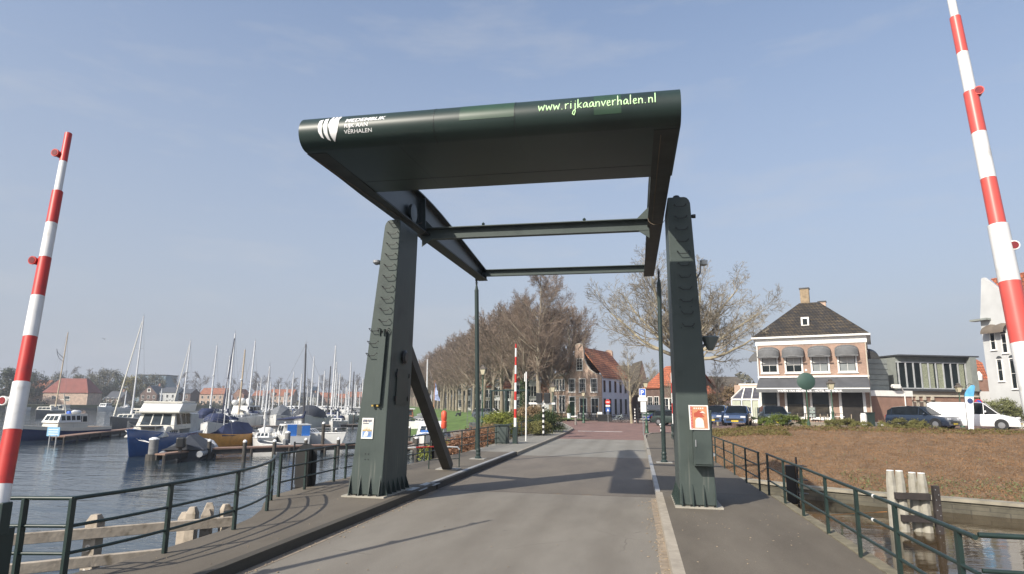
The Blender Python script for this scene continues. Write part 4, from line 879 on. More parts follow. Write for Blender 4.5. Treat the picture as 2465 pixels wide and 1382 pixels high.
def gable_wall(t,L,d,e,r,mat,axis='x',x0=0,y0=0,nm='wall'):
    mb=MB()
    if axis=='x': mb.prism([(x0,y0,-.3),(x0,y0,e),(x0,y0+d/2,r-.13),(x0,y0+d,e),(x0,y0+d,-.3)],(L,0,0))
    else: mb.prism([(x0,y0,-.3),(x0,y0,e),(x0+L/2,y0,r-.13),(x0+L,y0,e),(x0+L,y0,-.3)],(0,d,0))
    return mb.obj(nm,mat,t)
def hip_roof(t,x0,x1,y0,y1,e,r,inx,iny,mat,th=.15,nm='roof'):
    mb=MB().add([(x0,y0,e),(x1,y0,e),(x1,y1,e),(x0,y1,e),(x0+inx,y0+iny,r),(x1-inx,y0+iny,r),(x1-inx,y1-iny,r),(x0+inx,y1-iny,r),(x0,y0,e-th),(x1,y0,e-th),(x1,y1,e-th),(x0,y1,e-th)],
      [(0,1,5,4),(1,2,6,5),(2,3,7,6),(3,0,4,7),(4,5,6,7),(0,8,9,1),(1,9,10,2),(2,10,11,3),(3,11,8,0),(11,10,9,8)])
    return mb.obj(nm,mat,t)
def chimney(par,x,y,z0,z1,w=.6,mat=None):
    MB().box((x,y,(z0+z1)/2),(w,w,z1-z0)).obj('chimney',mat or BR1,par)
    MB().box((x,y,z1+.05),(w+.12,w+.12,.1)).obj('chimney_cap',DGREY,par)
# --- hotel ---
HD0,HD1=55.1,51.0
p0=atz(1832,HD0,PLZ); p1=atz(2103,HD1,PLZ)
t,L=frame(p0,p1,'hotel','two storey pink brick hotel with black hipped roof and round dark awnings','hotel')
S=L/9.3; E=7.15; DEP=8.6
MB().b2((0,0,-.5),(L,DEP,E-.55)).obj('wall',BR2,t)
MB().b2((-.06,-.06,E-.55),(L+.06,DEP+.06,E)).obj('fascia',WHITEW,t); MB().b2((-.35,-.38,E),(L+.35,DEP+.3,E+.14)).obj('cornice',WHITEW,t)
rf=hip_roof(t,-.3,L+.3,-.3,DEP+.3,E+.16,E+3.4,L*.44,DEP*.40,TILEB); chimney(rf,L*.46,DEP*.42,E+2.9,E+4.7,.72,M('yellow chimney brick',(.29,.22,.14),.85,nz=.3,ns=4)); chimney(rf,L*.60,DEP*.8,E+1.6,E+3.9,.62)
dm=MB().box((L*.47,1.15,E+1.42),(.62,.9,.80)).obj('dormer_window',WHITEW,t); MB().quad((L*.47-.18,.695,E+1.16),(L*.47+.18,.695,E+1.16),(L*.47+.18,.695,E+1.68),(L*.47-.18,.695,E+1.68)).obj('pane',GLASS,dm,fix=False)
AWN=M('charcoal awning cloth',(.115,.118,.12),.75,nz=.12,ns=5)
ux=[.115,.345,.585,.825]
for k,u in enumerate(ux):
    x=L*u
    ex=[(BLIND,.13,.87,.42,.93)] if k<2 else ([(BLIND,.13,.87,.5,.93),(M('painted grey reflection',(.22,.24,.24),.3),.13,.87,.07,.45)])  # lower sheet on the right windows is a reflection painted as flat grey
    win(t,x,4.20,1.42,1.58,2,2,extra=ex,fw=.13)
    # rounded awning
    mb=MB(); rr=[]; W_=1.68; Dp=.80; Hh=.86; n=10
    for i in range(n+1):
        a=PI/2*i/n; yy=-Dp*math.sin(a)**.8; zz=Hh*(math.cos(a))**.9
        rr.append([(x+W_/2*f*(1 if abs(f)<.9 else 1)*(.92 if i==0 else 1)*1.,yy*(1-.45*abs(f)**3),5.58+zz*(1-.32*abs(f)**4)) for f in (-1,-.92,-.75,-.4,0,.4,.75,.92,1)])
    mb.loft(rr,closed=False,caps=False)
    for sgn in (-1,1):
        mb.add([(x+sgn*W_/2,r[0][1] if sgn<0 else r[-1][1],r[0][2] if sgn<0 else r[-1][2]) for r in rr]+[(x+sgn*W_/2,0,5.58)],[tuple(range(n+2))])
    aw=mb.obj('window_awning',AWN,t,smooth=1)
    for q in (5,10): MB().tube([(p_[0],p_[1]-.012,p_[2]+.01) for p_ in rr[q]],.012,5).obj('piping',M('awning piping',(.35,.35,.35),.7),aw)
    mb=MB(); 
    for q in range(12):
        xa=x-W_/2+W_*q/12; mb.prism([(xa,-Dp*.95,5.59),(xa+W_/12,-Dp*.95,5.59),(xa+W_/12,-Dp*.95,5.49),(xa+W_/24,-Dp*.95,5.44),(xa,-Dp*.95,5.49)],(0,.01,0))
    mb.obj('valance',AWN,aw)
for sx,fc in ((L,'r'),(0,'l')):      # side awnings
    sg=1 if fc=='r' else -1
    mb=MB(); rr=[]
    for i in range(9):
        a=PI/2*i/8; rr.append([(sx+sg*(.05+.8*math.sin(a)),1.6+(.8)*f,5.3+.9*math.cos(a)*(1-.25*f*f)) for f in (-1,-.6,0,.6,1)])
    mb.loft(rr,closed=False,caps=False); mb.add([(r[0][0],r[0][1],r[0][2]) for r in rr]+[(sx,.8,5.3)],[tuple(range(10))]); mb.obj('window_awning',BLACK if fc=='r' else AWN,t)
MB().b2((-.02,-.10,3.84),(L+.02,.0,3.98)).obj('string_course',WHITEW,t)
# terrace awning with lettering
mb=MB().add([(.05,-.02,3.80),(L-.05,-.02,3.80),(L-.0,-1.5,2.92),(.0,-1.5,2.92),(.05,-.02,3.75),(L-.05,-.02,3.75),(L-.0,-1.5,2.87),(.0,-1.5,2.87)],[(0,1,2,3),(7,6,5,4),(0,4,5,1),(1,5,6,2),(2,6,7,3),(3,7,4,0)])
aw=mb.obj('terrace_awning',M('terrace awning cloth',(.075,.078,.085),.8,nz=.2,ns=1.5),t); MB().b2((0,-1.53,2.86),(L,-1.50,2.94)).obj('awning_bar',WHITEW,aw); vl=MB().b2((0,-1.52,2.58),(L,-1.505,2.86)).obj('valance',AWN,aw)
text_on('WAPEN VAN MEDEMBLIK - HOTEL MEDEMBLIK',.25,lambda x,y:(L*.20+x,-1.527,2.63+y),LET,'lettering',t,bold=.006,width=L*.57)
for k,u in enumerate((.095,.335,.565)): win(t,L*u,.45,1.58,2.40,1,1,fw=.17,extra=[(M('warm dark interior',(.035,.03,.022),.3,nz=.8,ns=3),.15,.85,.1,.5)])  # dark sheet paints the dim room behind the glass
dr=MB(); x=L*.84
for a,b in ((x-.95,x-.75),(x+.75,x+.95)): dr.b2((a,-.08,0),(b,.02,2.85))
dr.b2((x-.75,-.08,2.70),(x+.75,.02,2.85)); o=dr.obj('door_frame',WHITEW,t); MB().quad((x-.75,-.01,.02),(x+.75,-.01,.02),(x+.75,-.01,2.70),(x-.75,-.01,2.70)).obj('door',M('dark doorway',(.02,.016,.013),.4,nz=.5),o,fix=False)
MB().b2((x-1.2,-1.1,-.5),(x+1.2,0,.0)).obj('doorstep',BR4,t)
mbx=MB().b2((L*.452,-.06,.55),(L*.515,-.003,1.45)).obj('menu_board',DGREY,t)
for k in range(3): MB().b2((L*.46,-.065,.65+.27*k),(L*.507,-.061,.85+.27*k)).obj('menu_sheet',M('menu grey',(.25,.3,.28),.6),mbx)
for u,z in ((.20,3.8),(.455,4.45),(.715,3.9)):
    MB().box((L*u,-.02,z),(.16,.03,.16)).obj('wall_anchor',WHITE,t)
MB().tube([(L-.05,-.08,0),(L-.05,-.08,E-.5)],.05,6).obj('drainpipe',CREAM,t); MB().tube([(.05,-.08,0),(.05,-.08,E-.5)],.05,6).obj('drainpipe',WHITEW,t)
HOT=t; HM=Matrix.Translation(p0)@Matrix.Rotation(t.rotation_euler.z,4,'Z')
# terrace wall & furniture
t2=thing('terrace_wall','low stone terrace wall with iron rail in front of the hotel','wall',HM@Vector((.8,-3.0,0)),t.rotation_euler.z)
MB().b2((0,0,-.4),(L*.70,.3,.28)).obj('wall',MBrick('terrace stone',(.28,.25,.20),(.2,.18,.15),(.12,.11,.1),.3,.15),t2)
for k in range(5): MB().box((L*.7*k/4+.02,.15,.62),(.04,.04,.7)).obj('rail_post',BLACK,t2)
MB().b2((0,.13,.92),(L*.7,.17,.96)).obj('rail',BLACK,t2)
def cafe_set(k,pos,rz):
    lab=['leftmost cafe table on the hotel terrace','hotel terrace cafe table before the second window','hotel terrace cafe table under the menu board','hotel terrace cafe table before the third window','cafe table nearest the hotel door'][k]
    t=thing('cafe_table',lab,'table',pos,rz,'cafe tables on the hotel terrace')
    MB().b2((-.35,-.35,.70),(.35,.35,.73)).obj('tabletop',(WHITE,WOOD)[k%2],t); MB().lathe([(.22,0),(.03,.04),(.03,.7)],8).obj('leg',BLACK,t)
    for s in (-1,1):
        c=thing('cafe_chair',('dark chair left of the ' if s<0 else 'dark chair right of the ')+lab,'chair',HM@(HM.inverted()@Vector(pos)+Vector((s*.62,0,0))),rz,'cafe chairs on the hotel terrace')
        MB().b2((-.22,-.22,.42),(.22,.22,.46)).obj('seat',(WOOD,BLACK)[k%2],c); MB().b2((s*.20-.02,-.22,.46),(s*.20+.02,.22,.9)).obj('backrest',(WOOD,BLACK)[k%2],c)
        for a in (-.2,.2):
            for b in (-.2,.2): MB().tube([(a,b,0),(a,b,.42)],.015,5).obj('leg',BLACK,c)
for k,u in enumerate((.18,.34,.47,.60,.73)): cafe_set(k,HM@Vector((L*u,-1.9,0)),t.rotation_euler.z)
t3=thing('waste_bin','white cylindrical bin beside the hotel doorway','bin',HM@Vector((L*.925,-.9,0))); MB().lathe([(.22,0),(.24,.1),(.24,.85),(.20,.9),(.2,1.0)],14).obj('body',WHITE,t3); MB().lathe([(.2,1.),(.22,1.02),(.05,1.08)],14).obj('lid',BLACK,t3)
t3=thing('wheelie_bin','dark green wheelie bin at the hotel corner','bin',HM@Vector((L*.975,-.5,0))); MB().box((0,0,.5),(.5,.55,1.0),0,1.1,1.1).obj('body',GREEN,t3); MB().b2((-.3,-.33,1.0),(.3,.33,1.07)).obj('lid',GREEN,t3)
# conservatory
t,Lc=frame(atz(1762,57.,PLZ),atz(1833,55.9,PLZ),'conservatory','white framed glass conservatory with slanting roof against the left side of the hotel','conservatory')
Hc=1.95; mb=MB()
mb.b2((0,0,0),(Lc,.1,.35)); mb.b2((0,.0,Hc),(Lc,.12,Hc+.14)); mb.b2((0,0,.35),(.12,.12,Hc)); 
for u in (.37,.70,.96): mb.b2((Lc*u-.05,.0,.35),(Lc*u+.05,.1,Hc))
for u,v in ((0,.36),(.37,.42),(.70,.72),(.97,.97)): mb.bar((Lc*u+.04,.02,Hc+.14),(Lc*v+.04,1.4,Hc+1.15),.09,.09)
mb.b2((Lc*.28,1.35,Hc+1.12),(Lc,1.5,Hc+1.22)); mb.b2((Lc*.22,1.5,Hc+1.35),(Lc,1.9,Hc+1.48)); mb.b2((0,0,.35),(.1,2.6,.4)); mb.b2((0,0,Hc),(.1,2.6,Hc+.14)); mb.b2((0,2.5,0),(.1,2.6,Hc))
mb.obj('frame',WHITEW,t)
GC=M('conservatory glass',(.07,.08,.085),.08,nz=.5,ns=2)
o=MB().b2((.05,.05,.0),(Lc,.06,Hc)).obj('glass_wall',GC,t)
for u in (.06,.41,.74): MB().quad((Lc*u,.045,1.35),(Lc*(u+.26),.045,1.35),(Lc*(u+.26),.045,1.9),(Lc*u,.045,1.9)).obj('blind',CUR,o,fix=False)
for u in (.06,.41,.74):
    for k in range(5): MB().quad((Lc*u+.28*k*.8,.045,.45),(Lc*u+.28*k*.8+.10,.045,.45),(Lc*u+.28*k*.8+.10,.045,1.35),(Lc*u+.28*k*.8,.045,1.35)).obj('curtain',CUR,o,fix=False)
MB().add([(.02,.06,Hc+.12),(Lc,.06,Hc+.12),(Lc,1.42,Hc+1.13),(Lc*.38,1.42,Hc+1.13)],[(0,1,2,3)]).obj('glass_roof',M('roof glass',(.09,.09,.11),.1,nz=.3),t)
MB().b2((.02,2.4,0),(Lc,2.5,Hc+1.4)).obj('back_wall',BR1,t)
# grey annex right of the hotel
A0=HM@Vector((L+.05,1.2,0)); A1=HM@Vector((L+4.6,1.6,0)); A1=atz(2202,52.5,PLZ); A0=atz(2100,51.8,PLZ)
t,La=frame(A0,A1,'annex','modern grey annex with cladded upper floor over red brick, beside the hotel','building')
MB().b2((0,0,-.4),(La,8,2.35)).obj('wall',BR4,t); MB().b2((-.02,-.08,2.35),(La+.05,8,2.8)).obj('parapet',WHITEW,t)
mb=MB().b2((.15,2.2,2.8),(La-.4+.3,9,5.5)); u=mb.obj('upper_wall',ZINC,t)
for k in range(6): MB().b2((.13,2.17,2.85+.45*k),(La-.08,2.2,2.87+.45*k)).obj('cladding_joint',DGREY,u)
MB().b2((-.05,-.06,-.4),(1.0,-.001,.3)).obj('plinth',WHITEW,t); MB().tube([(La*.82,-.06,0),(La*.82,-.06,2.6),(La*.70,-.3,3.1),(La*.45,-.35,3.15)],.05,6).obj('drainpipe',WHITEW,t)
MB().b2((La*.50,-.45,3.0),(La*.66,-.15,3.3)).obj('floodlight',WHITEW,t)
t,Lb=frame(atz(2180,55.0,PLZ),atz(2372,56.0,PLZ),'annex','long grey annex wing with wide glazed upper floor, green curtains and brick ground floor','building')
MB().b2((0,.3,-.4),(Lb,8,2.4)).obj('wall',BR4,t); MB().b2((-.0,.2,2.4),(Lb,8,2.85)).obj('parapet',CREAM,t)
z0,z1=3.0,5.85; u=MB().b2((0,.5,z0),(Lb,8,z1)).obj('upper_wall',ZINC,t); MB().b2((-.1,-.1,z1),(Lb+.1,8,z1+.12)).obj('roof_edge',DGREY,u); MB().b2((-.05,-.05,z0-.15),(Lb,.5,z0+.05)).obj('floor_band',DGREY,u)
mb=MB(); N=9
for k in range(N+1):
    x=Lb*(.02+.86*k/N); mb.b2((x-.05,.36,z0+.1),(x+.05,.47,z1-.55))
mb.b2((0,.36,z0+.05),(Lb*.9,.47,z0+.15)); mb.b2((0,.36,z1-.55),(Lb*.9,.47,z1-.45)); fr_=mb.obj('window_wall',M('grey frame',(.42,.44,.45),.5),t)
MB().quad((0,.44,z0+.1),(Lb*.9,.44,z0+.1),(Lb*.9,.44,z1-.5),(0,.44,z1-.5)).obj('pane',GLASS,fr_,fix=False)
GCU=M('green curtain',(.27,.29,.21),.9,nz=.3,ns=9)
for a,b in ((.31,.39),(.40,.47),(.52,.60),(.80,.86)):
    MB().quad((Lb*a,.43,z0+.15),(Lb*b,.43,z0+.15),(Lb*b,.43,z1-.55),(Lb*a,.43,z1-.55)).obj('curtain',GCU,fr_,fix=False)
MB().b2((Lb*.89,-.1,z0-.1),(Lb*.97,.6,z1)).obj('end_fin',ZINC,t)
for k,u_ in enumerate((.09,.17,.25,.34,.44)): win(t,Lb*u_,.1,.85,1.9,1,3,y=.3,fm=CREAM,gm=M('brick blind glass',(.16,.12,.10),.3),sill=False)
for u_ in (.12,.2,.29,.39): MB().b2((Lb*u_-.1,.1,2.1),(Lb*u_+.1,.3,2.4)).obj('console',CREAM,t)
# red-tiled bit behind
t,Lr=frame(atz(2345,66,PLZ),atz(2400,66,PLZ),'house','small house with orange mansard roof and white dormer lamp between annex and white house')
gable_wall(t,Lr,8,4.4,4.6,BR4); MB().prism([(0,0,3.3),(.3,1.4,6.2),(.5,3,6.9),(.5,8,6.9),(0,8,3.3)],(Lr,0,0)).obj('roof',TILER,t)
win(t,Lr*.6,1.9,1.4,.9,2,1); dd=MB().lathe([(.25,0),(.3,.5),(.1,.9)],10,(Lr*.5,.1,4.3)).obj('dormer',WHITEW,t)
t,Lr=frame(atz(2368,56,PLZ),atz(2398,55,PLZ),'porch','white porch canopy over a doorway between annex and white house','porch')
MB().b2((0,0,2.0),(Lr,3,2.9)).obj('canopy',WREN,t); MB().b2((.3,1.,-.3),(Lr,3,2.0)).obj('doorway',DGREY,t)
# white house at right edge: side wall faces the road obliquely
p0=atz(2392,50,PLZ); p1=atz(2560,45,PLZ)
t,Lw=frame(p0,p1,'white_house','tall white rendered house with arched windows and orange roof cut by the right edge')
Ew=8.3
MB().prism([(0,0,-.4),(0,0,Ew+.2),(.10,0,Ew+.7),(.50,0,Ew+3.3),(.70,0,Ew+3.35),(3.6,0,Ew+.3),(Lw,0,Ew),(Lw,0,-.4)],(0,.3,0)).obj('wall',WREN,t)
MB().b2((.05,.3,-.4),(Lw,9,Ew-.1)).obj('side_wall',WREN,t)
MB().prism([(1.0,.31,Ew+3.2),(Lw+3,.31,Ew+3.2),(Lw+3,.31,Ew+.0),(3.6,.31,Ew+.0)],(0,4,0)).obj('roof',TILER,t)
MB().b2((-.55,-.45,Ew-.05),(.9,.1,Ew+.10)).obj('gutter',ZINC,t)
for xc in (.85,1.75):
    mb=MB(); rr=[]
    for i in range(9):
        a=PI/2*i/8; rr.append([(xc+.48*f,-.6*math.sin(a),Ew-1.15+.75*math.cos(a)*(1-.2*f*f)) for f in (-1,-.6,0,.6,1)])
    mb.loft(rr,closed=False,caps=False).obj('window_awning',M('brown awning',(.14,.115,.09),.8),t)
for x,z,h in ((.85,5.9,1.35),(1.75,5.6,1.5),(1.15,3.5,1.7),(2.15,2.9,2.3),(1.6,.2,.95),(2.6,.2,1.0)):
    o=win(t,x,z,.46,h,1,2,fw=.06)
    MB().lathe([(.02,-.0),(.23,0.),(.23,.03)],16,(0,-.03,h),'Y').obj('arch_head',DGREY,o)
MB().box((2.9,-.06,2.2),(.8,.08,.5)).obj('wall_sign',M('brown sign',(.22,.12,.08),.7),t)
# --- gable house and its neighbours at the end of the road ---
c=atz(1449,85,.4); sd=(atz(1517,94,.4)-c).normalized(); fd=Vector((sd.y,-sd.x,0)); fd=-fd if fd.x>0 else fd
Wd=5.2; p0=c+fd*Wd
t,L=frame(p0,c,'gable_house','brown brick house with curved bell gable, orange tiled roof and pale blue side wall')
E=at(1449,905,85).z-.4; T=at(1400,845,86.5).z+.55; DP=10.5
def bell(x):
    pass
prof=[(0,-.3),(0,E+.1),(.35,E+.35),(.8,E+.9),(1.15,E+1.7),(1.35,E+2.5),(1.45,T-.25),(1.65,T-.05),(2.0,T),(2.4,T-.05),(2.6,T-.25),(2.75,E+2.3),(3.1,E+1.5),(3.6,E+.8),(4.3,E+.3),(5.2,E+.12),(5.2,-.3)]
s=L/5.2
MB().prism([(x*s,0,z) for x,z in prof],(0,.3,0)).obj('front_wall',BR1,t)
cp=[(x*s,z) for x,z in prof[1:-1]]
mb=MB(); rr=[[(x,-.05,z),(x,.36,z),(x,.36,z+.09),(x,-.05,z+.09)] for x,z in cp]; mb.loft(rr).obj('gable_coping',CREAM,t)
MB().b2((.02,.3,-.3),(L,DP,E)).obj('wall',PBLUE,t); MB().b2((L-.1,.3,E-.15),(L+.06,DP,E+.02)).obj('gutter',WHITEW,t)
xr=L*.40; rz=T-.35
mb=MB().prism([(xr,.31,rz),(L+.25,.31,E-.05),(L+.25,.31,E-.2),(xr,.31,rz-.2),(-.1,.31,E-.2),(-.1,.31,E-.05)],(0,DP-.3,0)); rf=mb.obj('roof',TILE,t)
MB().prism([(x*s,DP,z) for x,z in prof[1:-1]],(0,.3,0)).obj('rear_gable',BR1,t)
MB().b2((L+.0,.25,-.3),(L+.03,DP+.2,E-.05)).obj('blue_side',PBLUE,t)
for x,z,w_,h in ((1.45,E+.55,.92,1.55),): win(t,xr,E+.75,.95,1.65,2,4,fw=.10)
for x in (.92,2.45,4.15): win(t,x*s,E-2.15,1.0,1.85,3,3,fw=.10)
for x in (2.55,4.25): win(t,x*s,.75,1.15,2.15,2,2,fw=.11)
o=win(t,.95*s,.35,1.0,2.75,1,1,fw=.12,gm=M('dark green door',(.01,.03,.018),.3)); MB().b2((-.5,-.05,2.0),(.5,.02,2.08)).obj('transom',WHITEW,o); MB().b2((-.6,-1.0,-.65),(.9,0,-.35)).obj('step',CREAM,o)
MB().b2((1.5*s,-.12,3.0),(L+.0,-.01,3.08)).obj('string_course',CREAM,t)
MB().b2((1.7*s,-.35,-.3),(L,-.02,.7)).obj('stone_base',M('base plaster',(.28,.27,.25),.9,nz=.2),t)
for k in range(5):
    win(t,.9+k*1.95,E-2.1,.62,1.55,2,3,face='r',y=L+.035,fm=DGREY,fw=.05,sill=False); win(t,.9+k*1.95,.7,.62,2.1,2,4,face='r',y=L+.035,fm=DGREY,fw=.05,sill=False)
# left wing
q=p0+fd*.0; w1=atz(1331,91,.4)
t,L2=frame(w1,p0,'corner_house','brown brick corner wing with white cornice and narrow windows joined left of the bell gable')
MB().b2((0,0,-.3),(L2,5,E+.15)).obj('wall',BR1,t); MB().b2((-.1,-.15,E+.1),(L2*.95,5,E+.55)).obj('cornice',WHITEW,t)
for u in (.16,.38,.62,.84): win(t,L2*u,E-1.9,.62,1.6,1,2,fw=.09)
for u in (.2,.6,.84): win(t,L2*u,.9,.8,2.3,1,2,fw=.09)
MB().tube([(L2*.92,-.05,2.9),(L2*.92,-.6,2.9)],.04,6).obj('wall_bracket',BLACK,t)
def simple_house(name,label,pxa,pxb,Da,Db,e_py,r_py,depth,wallm,roofm,axis='x',wins=(),group=None,zb=.4,chim=None,hip=False,sill=True):
    a=atz(pxa,Da,zb); b=atz(pxb,Db,zb); t,L=frame(a,b,name,label,'house',group)
    e=at((pxa+pxb)/2,e_py,(Da+Db)/2).z-zb; r=at((pxa+pxb)/2,r_py,(Da+Db)/2+depth/2 if axis=='x' else (Da+Db)/2).z-zb
    if hip:
        MB().b2((0,0,-.4),(L,depth,e)).obj('wall',wallm,t); rf=hip_roof(t,-.3,L+.3,-.3,depth+.3,e,r,min(L,depth)*.45,depth*.45,roofm)
    else:
        gable_wall(t,L,depth,e,r,wallm,axis); rf=gable_roof(t,L,depth,e,r,roofm,axis)
    for (u,v,w_,h) in wins: win(t,L*u,e*v,w_,h,2,2,fw=.08,sill=sill)
    for c_ in (chim or []): chimney(rf,L*c_,depth/2,r-.3,r+1.1,.7,BR4)
    return t,L,e,r
simple_house('house','low house with orange roof peeking over the corner wing left of the bell gable',1352,1385,97,97,905,876,7,BR1,TILER,chim=[.9])
simple_house('house','house with grey brown tiled roof behind the small bare tree',1487,1548,104,104,930,880,8,BR3,TILEG,'x',[(.3,.15,1,1.8),(.6,.15,1,1.8),(.85,.15,1,1.8)])
simple_house('house','grey pointed gable house left of the big orange roofs',1536,1562,98,98,925,868,8,BR3,TILEG,'y',[(.5,.6,1,1.4)])
simple_house('house','dark brick house with big orange roof right of the grey gable',1556,1600,93,90,930,882,9,BR3,TILER,'x',[(.25,.35,1,1.6),(.6,.35,1,1.6)])
simple_house('house','dark brick house with orange roof sloping down behind the right lifting rod',1592,1640,84,82,925,880,9,BR3,TILER,'x',[(.25,.2,1,2.),(.6,.2,1,2.)])
# timber dark shed & striped ramp behind pole
simple_house('shed','dark shed behind the blue parked car',1560,1606,80,80,985,975,4,M('dark shed green',(.05,.09,.075),.7),DGREY,'x',[])
# houses between tower and hotel
simple_house('house','brown gabled house with orange lower roof right of the poster tower',1700,1735,92,92,935,905,8,BR3,TILEG,'y',[(.5,.6,.8,1.)])
simple_house('house','large grey tiled house with white roof edge beyond the conservatory',1722,1802,108,108,935,907,10,BR3,TILEG,'x',[(.15,.2,1,1.4),(.35,.2,1,1.4),(.7,.2,1,1.4)])
simple_house('house','small house with orange roof low behind the bushes right of the poster tower',1690,1722,84,84,945,928,6,BR4,TILER,'x',[(.5,.3,1,1.2)])
simple_house('house','brown gable with white trim in front of the large grey roof',1733,1752,99,99,938,920,6,BR3,TILEG,'y',[])
# white facades behind the avenue trees
fac=[(1096,1112,176,'cream',905),(1113,1134,165,'white',912),(1136,1160,152,'white',905),(1166,1186,140,'cream',915),(1186,1212,128,'white',908),(1214,1240,116,'grey',918),(1243,1268,108,'white',900),(1272,1290,101,'white',905)]
for k,(a,b,D,c_,ep) in enumerate(fac):
    wm={'cream':CREAM,'white':WREN,'grey':PBLUE}[c_]
    simple_house('house',['farthest cream house showing between the avenue trunks','narrow white house far behind the avenue trees','white house behind the avenue trees left of the left lifting rod','cream house just right of the left lifting rod behind the trunks','white house behind the avenue trunks near the bench shelter','pale blue house behind the avenue trunks and the green frame','white house with orange roof behind the ivy covered trunk','narrow white house just left of the twin trunk tree'][k],a,b,D,D,ep+15,ep-12+(k%3)*5,8,wm,(TILER,SLATE,TILE)[k%3],'xyx'[k%3],[(.25,.12,1.,2.),(.72,.12,1.,2.),(.25,.58,1.,1.7),(.72,.58,1.,1.7)])
simple_house('house','house with bare orange timbered gable behind hedge, right of the twin trunk tree',1302,1330,101,101,935,905,8,BR4,TILE,'y',[(.5,.5,.9,1.2)])
simple_house('boat_shed','white arched shed behind the hedge left of the corner wing',1300,1331,84,84,985,962,6,WREN,WREN,'y',[])
# --- far shore town ---
TILEF=MBrick('far orange tiles',(.33,.135,.08),(.27,.11,.065),(.12,.06,.04),.26,.30,stain=.3)
far=[ # pxL,pxR,D,eave,ridge,wall,roof,axis,label,nwin,hip
(100,208,262,945,911,BR1,M('barn red roof',(.19,.060,.045),.8,nz=.15,ns=.5),'x','large barn with dark red hipped roof across the harbour',0,True),
(60,100,275,938,915,BR1,TILEF,'x','long brown roofed barn wing left of the red hipped barn',2,False),
(0,44,268,940,922,BR4,TILEF,'x','low brick house at the left edge across the harbour',2,False),
(252,288,300,958,942,BR3,SLATE,'x','dark brick house between big bare tree and yellow willow',3,False),
(335,375,300,948,928,BR3,SLATE,'y','dark gabled house with small attic window across the harbour',3,False),
(381,420,302,944,932,WREN,SLATE,'x','white house with dark roof across the harbour',3,False),
(420,456,305,946,936,BR3,SLATE,'x','grey dark roofed house right of the white house across the harbour',2,False),
(478,536,325,948,934,BR1,TILEF,'x','row house with orange roof behind the thin masts',4,False),
(558,585,330,950,936,BR4,TILEF,'y','red brick gabled house behind the crossing masts',1,False),
(606,640,338,952,940,BR3,TILEF,'x','brown house left of the bright orange roofed house',2,False),
(644,702,340,952,937,BR1,TILEF,'x','house with bright orange roof, dormers and chimneys across the harbour',5,False),
(718,760,350,955,945,ZINC,DGREY,'x','flat grey building with strip of white windows behind the masts',4,False),
(760,800,356,956,945,BR4,TILEF,'x','house with orange roof left of the last mast cluster',2,False),
(800,828,360,958,948,BR4,TILEF,'x','low orange roofed house behind the mast cluster near the tower',2,False),
(832,870,364,955,943,BR3,TILEF,'x','orange roofed house just left of the harbour side tower',2,False),
(990,1004,420,945,932,BR4,TILEF,'x','red house seen in the gap right of the harbour side tower',1,False)]
for a,b,D,e,r,wm,rm,ax,lab,nw,hp in far:
    ws=[((k+.5)/nw,v,1.1,1.5) for k in range(nw) for v in (.12,.56)] if nw else [(.25,.45,1.6,1.2),(.55,.3,2,2)]
    t,L,e_,r_2=simple_house('house',lab,a,b,D,D,e,r,9,wm,rm,ax,ws,'town houses across the harbour',zb=.25,chim=[.1,.9] if 'chimneys' in lab else ([.8] if nw>2 else None),hip=hp,sill=False)
    if 'dormers' in lab:
        for u in (.2,.75): MB().box((L*u,.6,e_+.7),(1.8,1.6,1.6)).obj('dormer',ZINC,t)
    if 'gabled house with small attic' in lab: win(t,L*.5,e_+.8,1.6,1.6,1,1,fw=.25)
a=atz(322,350,.25); b=atz(392,350,.25); t,L=frame(a,b,'office_block','pale blue glass office block rising behind the trees across the harbour','building')
h=at(355,905,350).z
MB().b2((0,0,-.4),(L,12,h)).obj('wall',M('blue office glass',(.20,.27,.33),.3,nz=.2,ns=.3),t)
for k in range(4): MB().b2((-.1,-.15,h*(.2+.2*k)),(L+.1,-.0,h*(.2+.2*k)+.5)).obj('floor_band',M('office band',(.4,.44,.45),.6),t)
MB().b2((-.3,-.3,h),(L+.3,12.3,h+.5)).obj('roof',DGREY,t)
a=atz(745,372,.25); b=atz(759,372,.25); t,L=frame(a,b,'office_block','small dark blue tower block behind the mast left of centre harbour','building'); h=at(752,932,372).z
MB().b2((0,0,-.4),(L,6,h)).obj('wall',M('navy panel',(.06,.10,.16),.4),t); MB().b2((.4,-.1,h*.6),(L-.4,0,h*.8)).obj('window',GLASS,t)
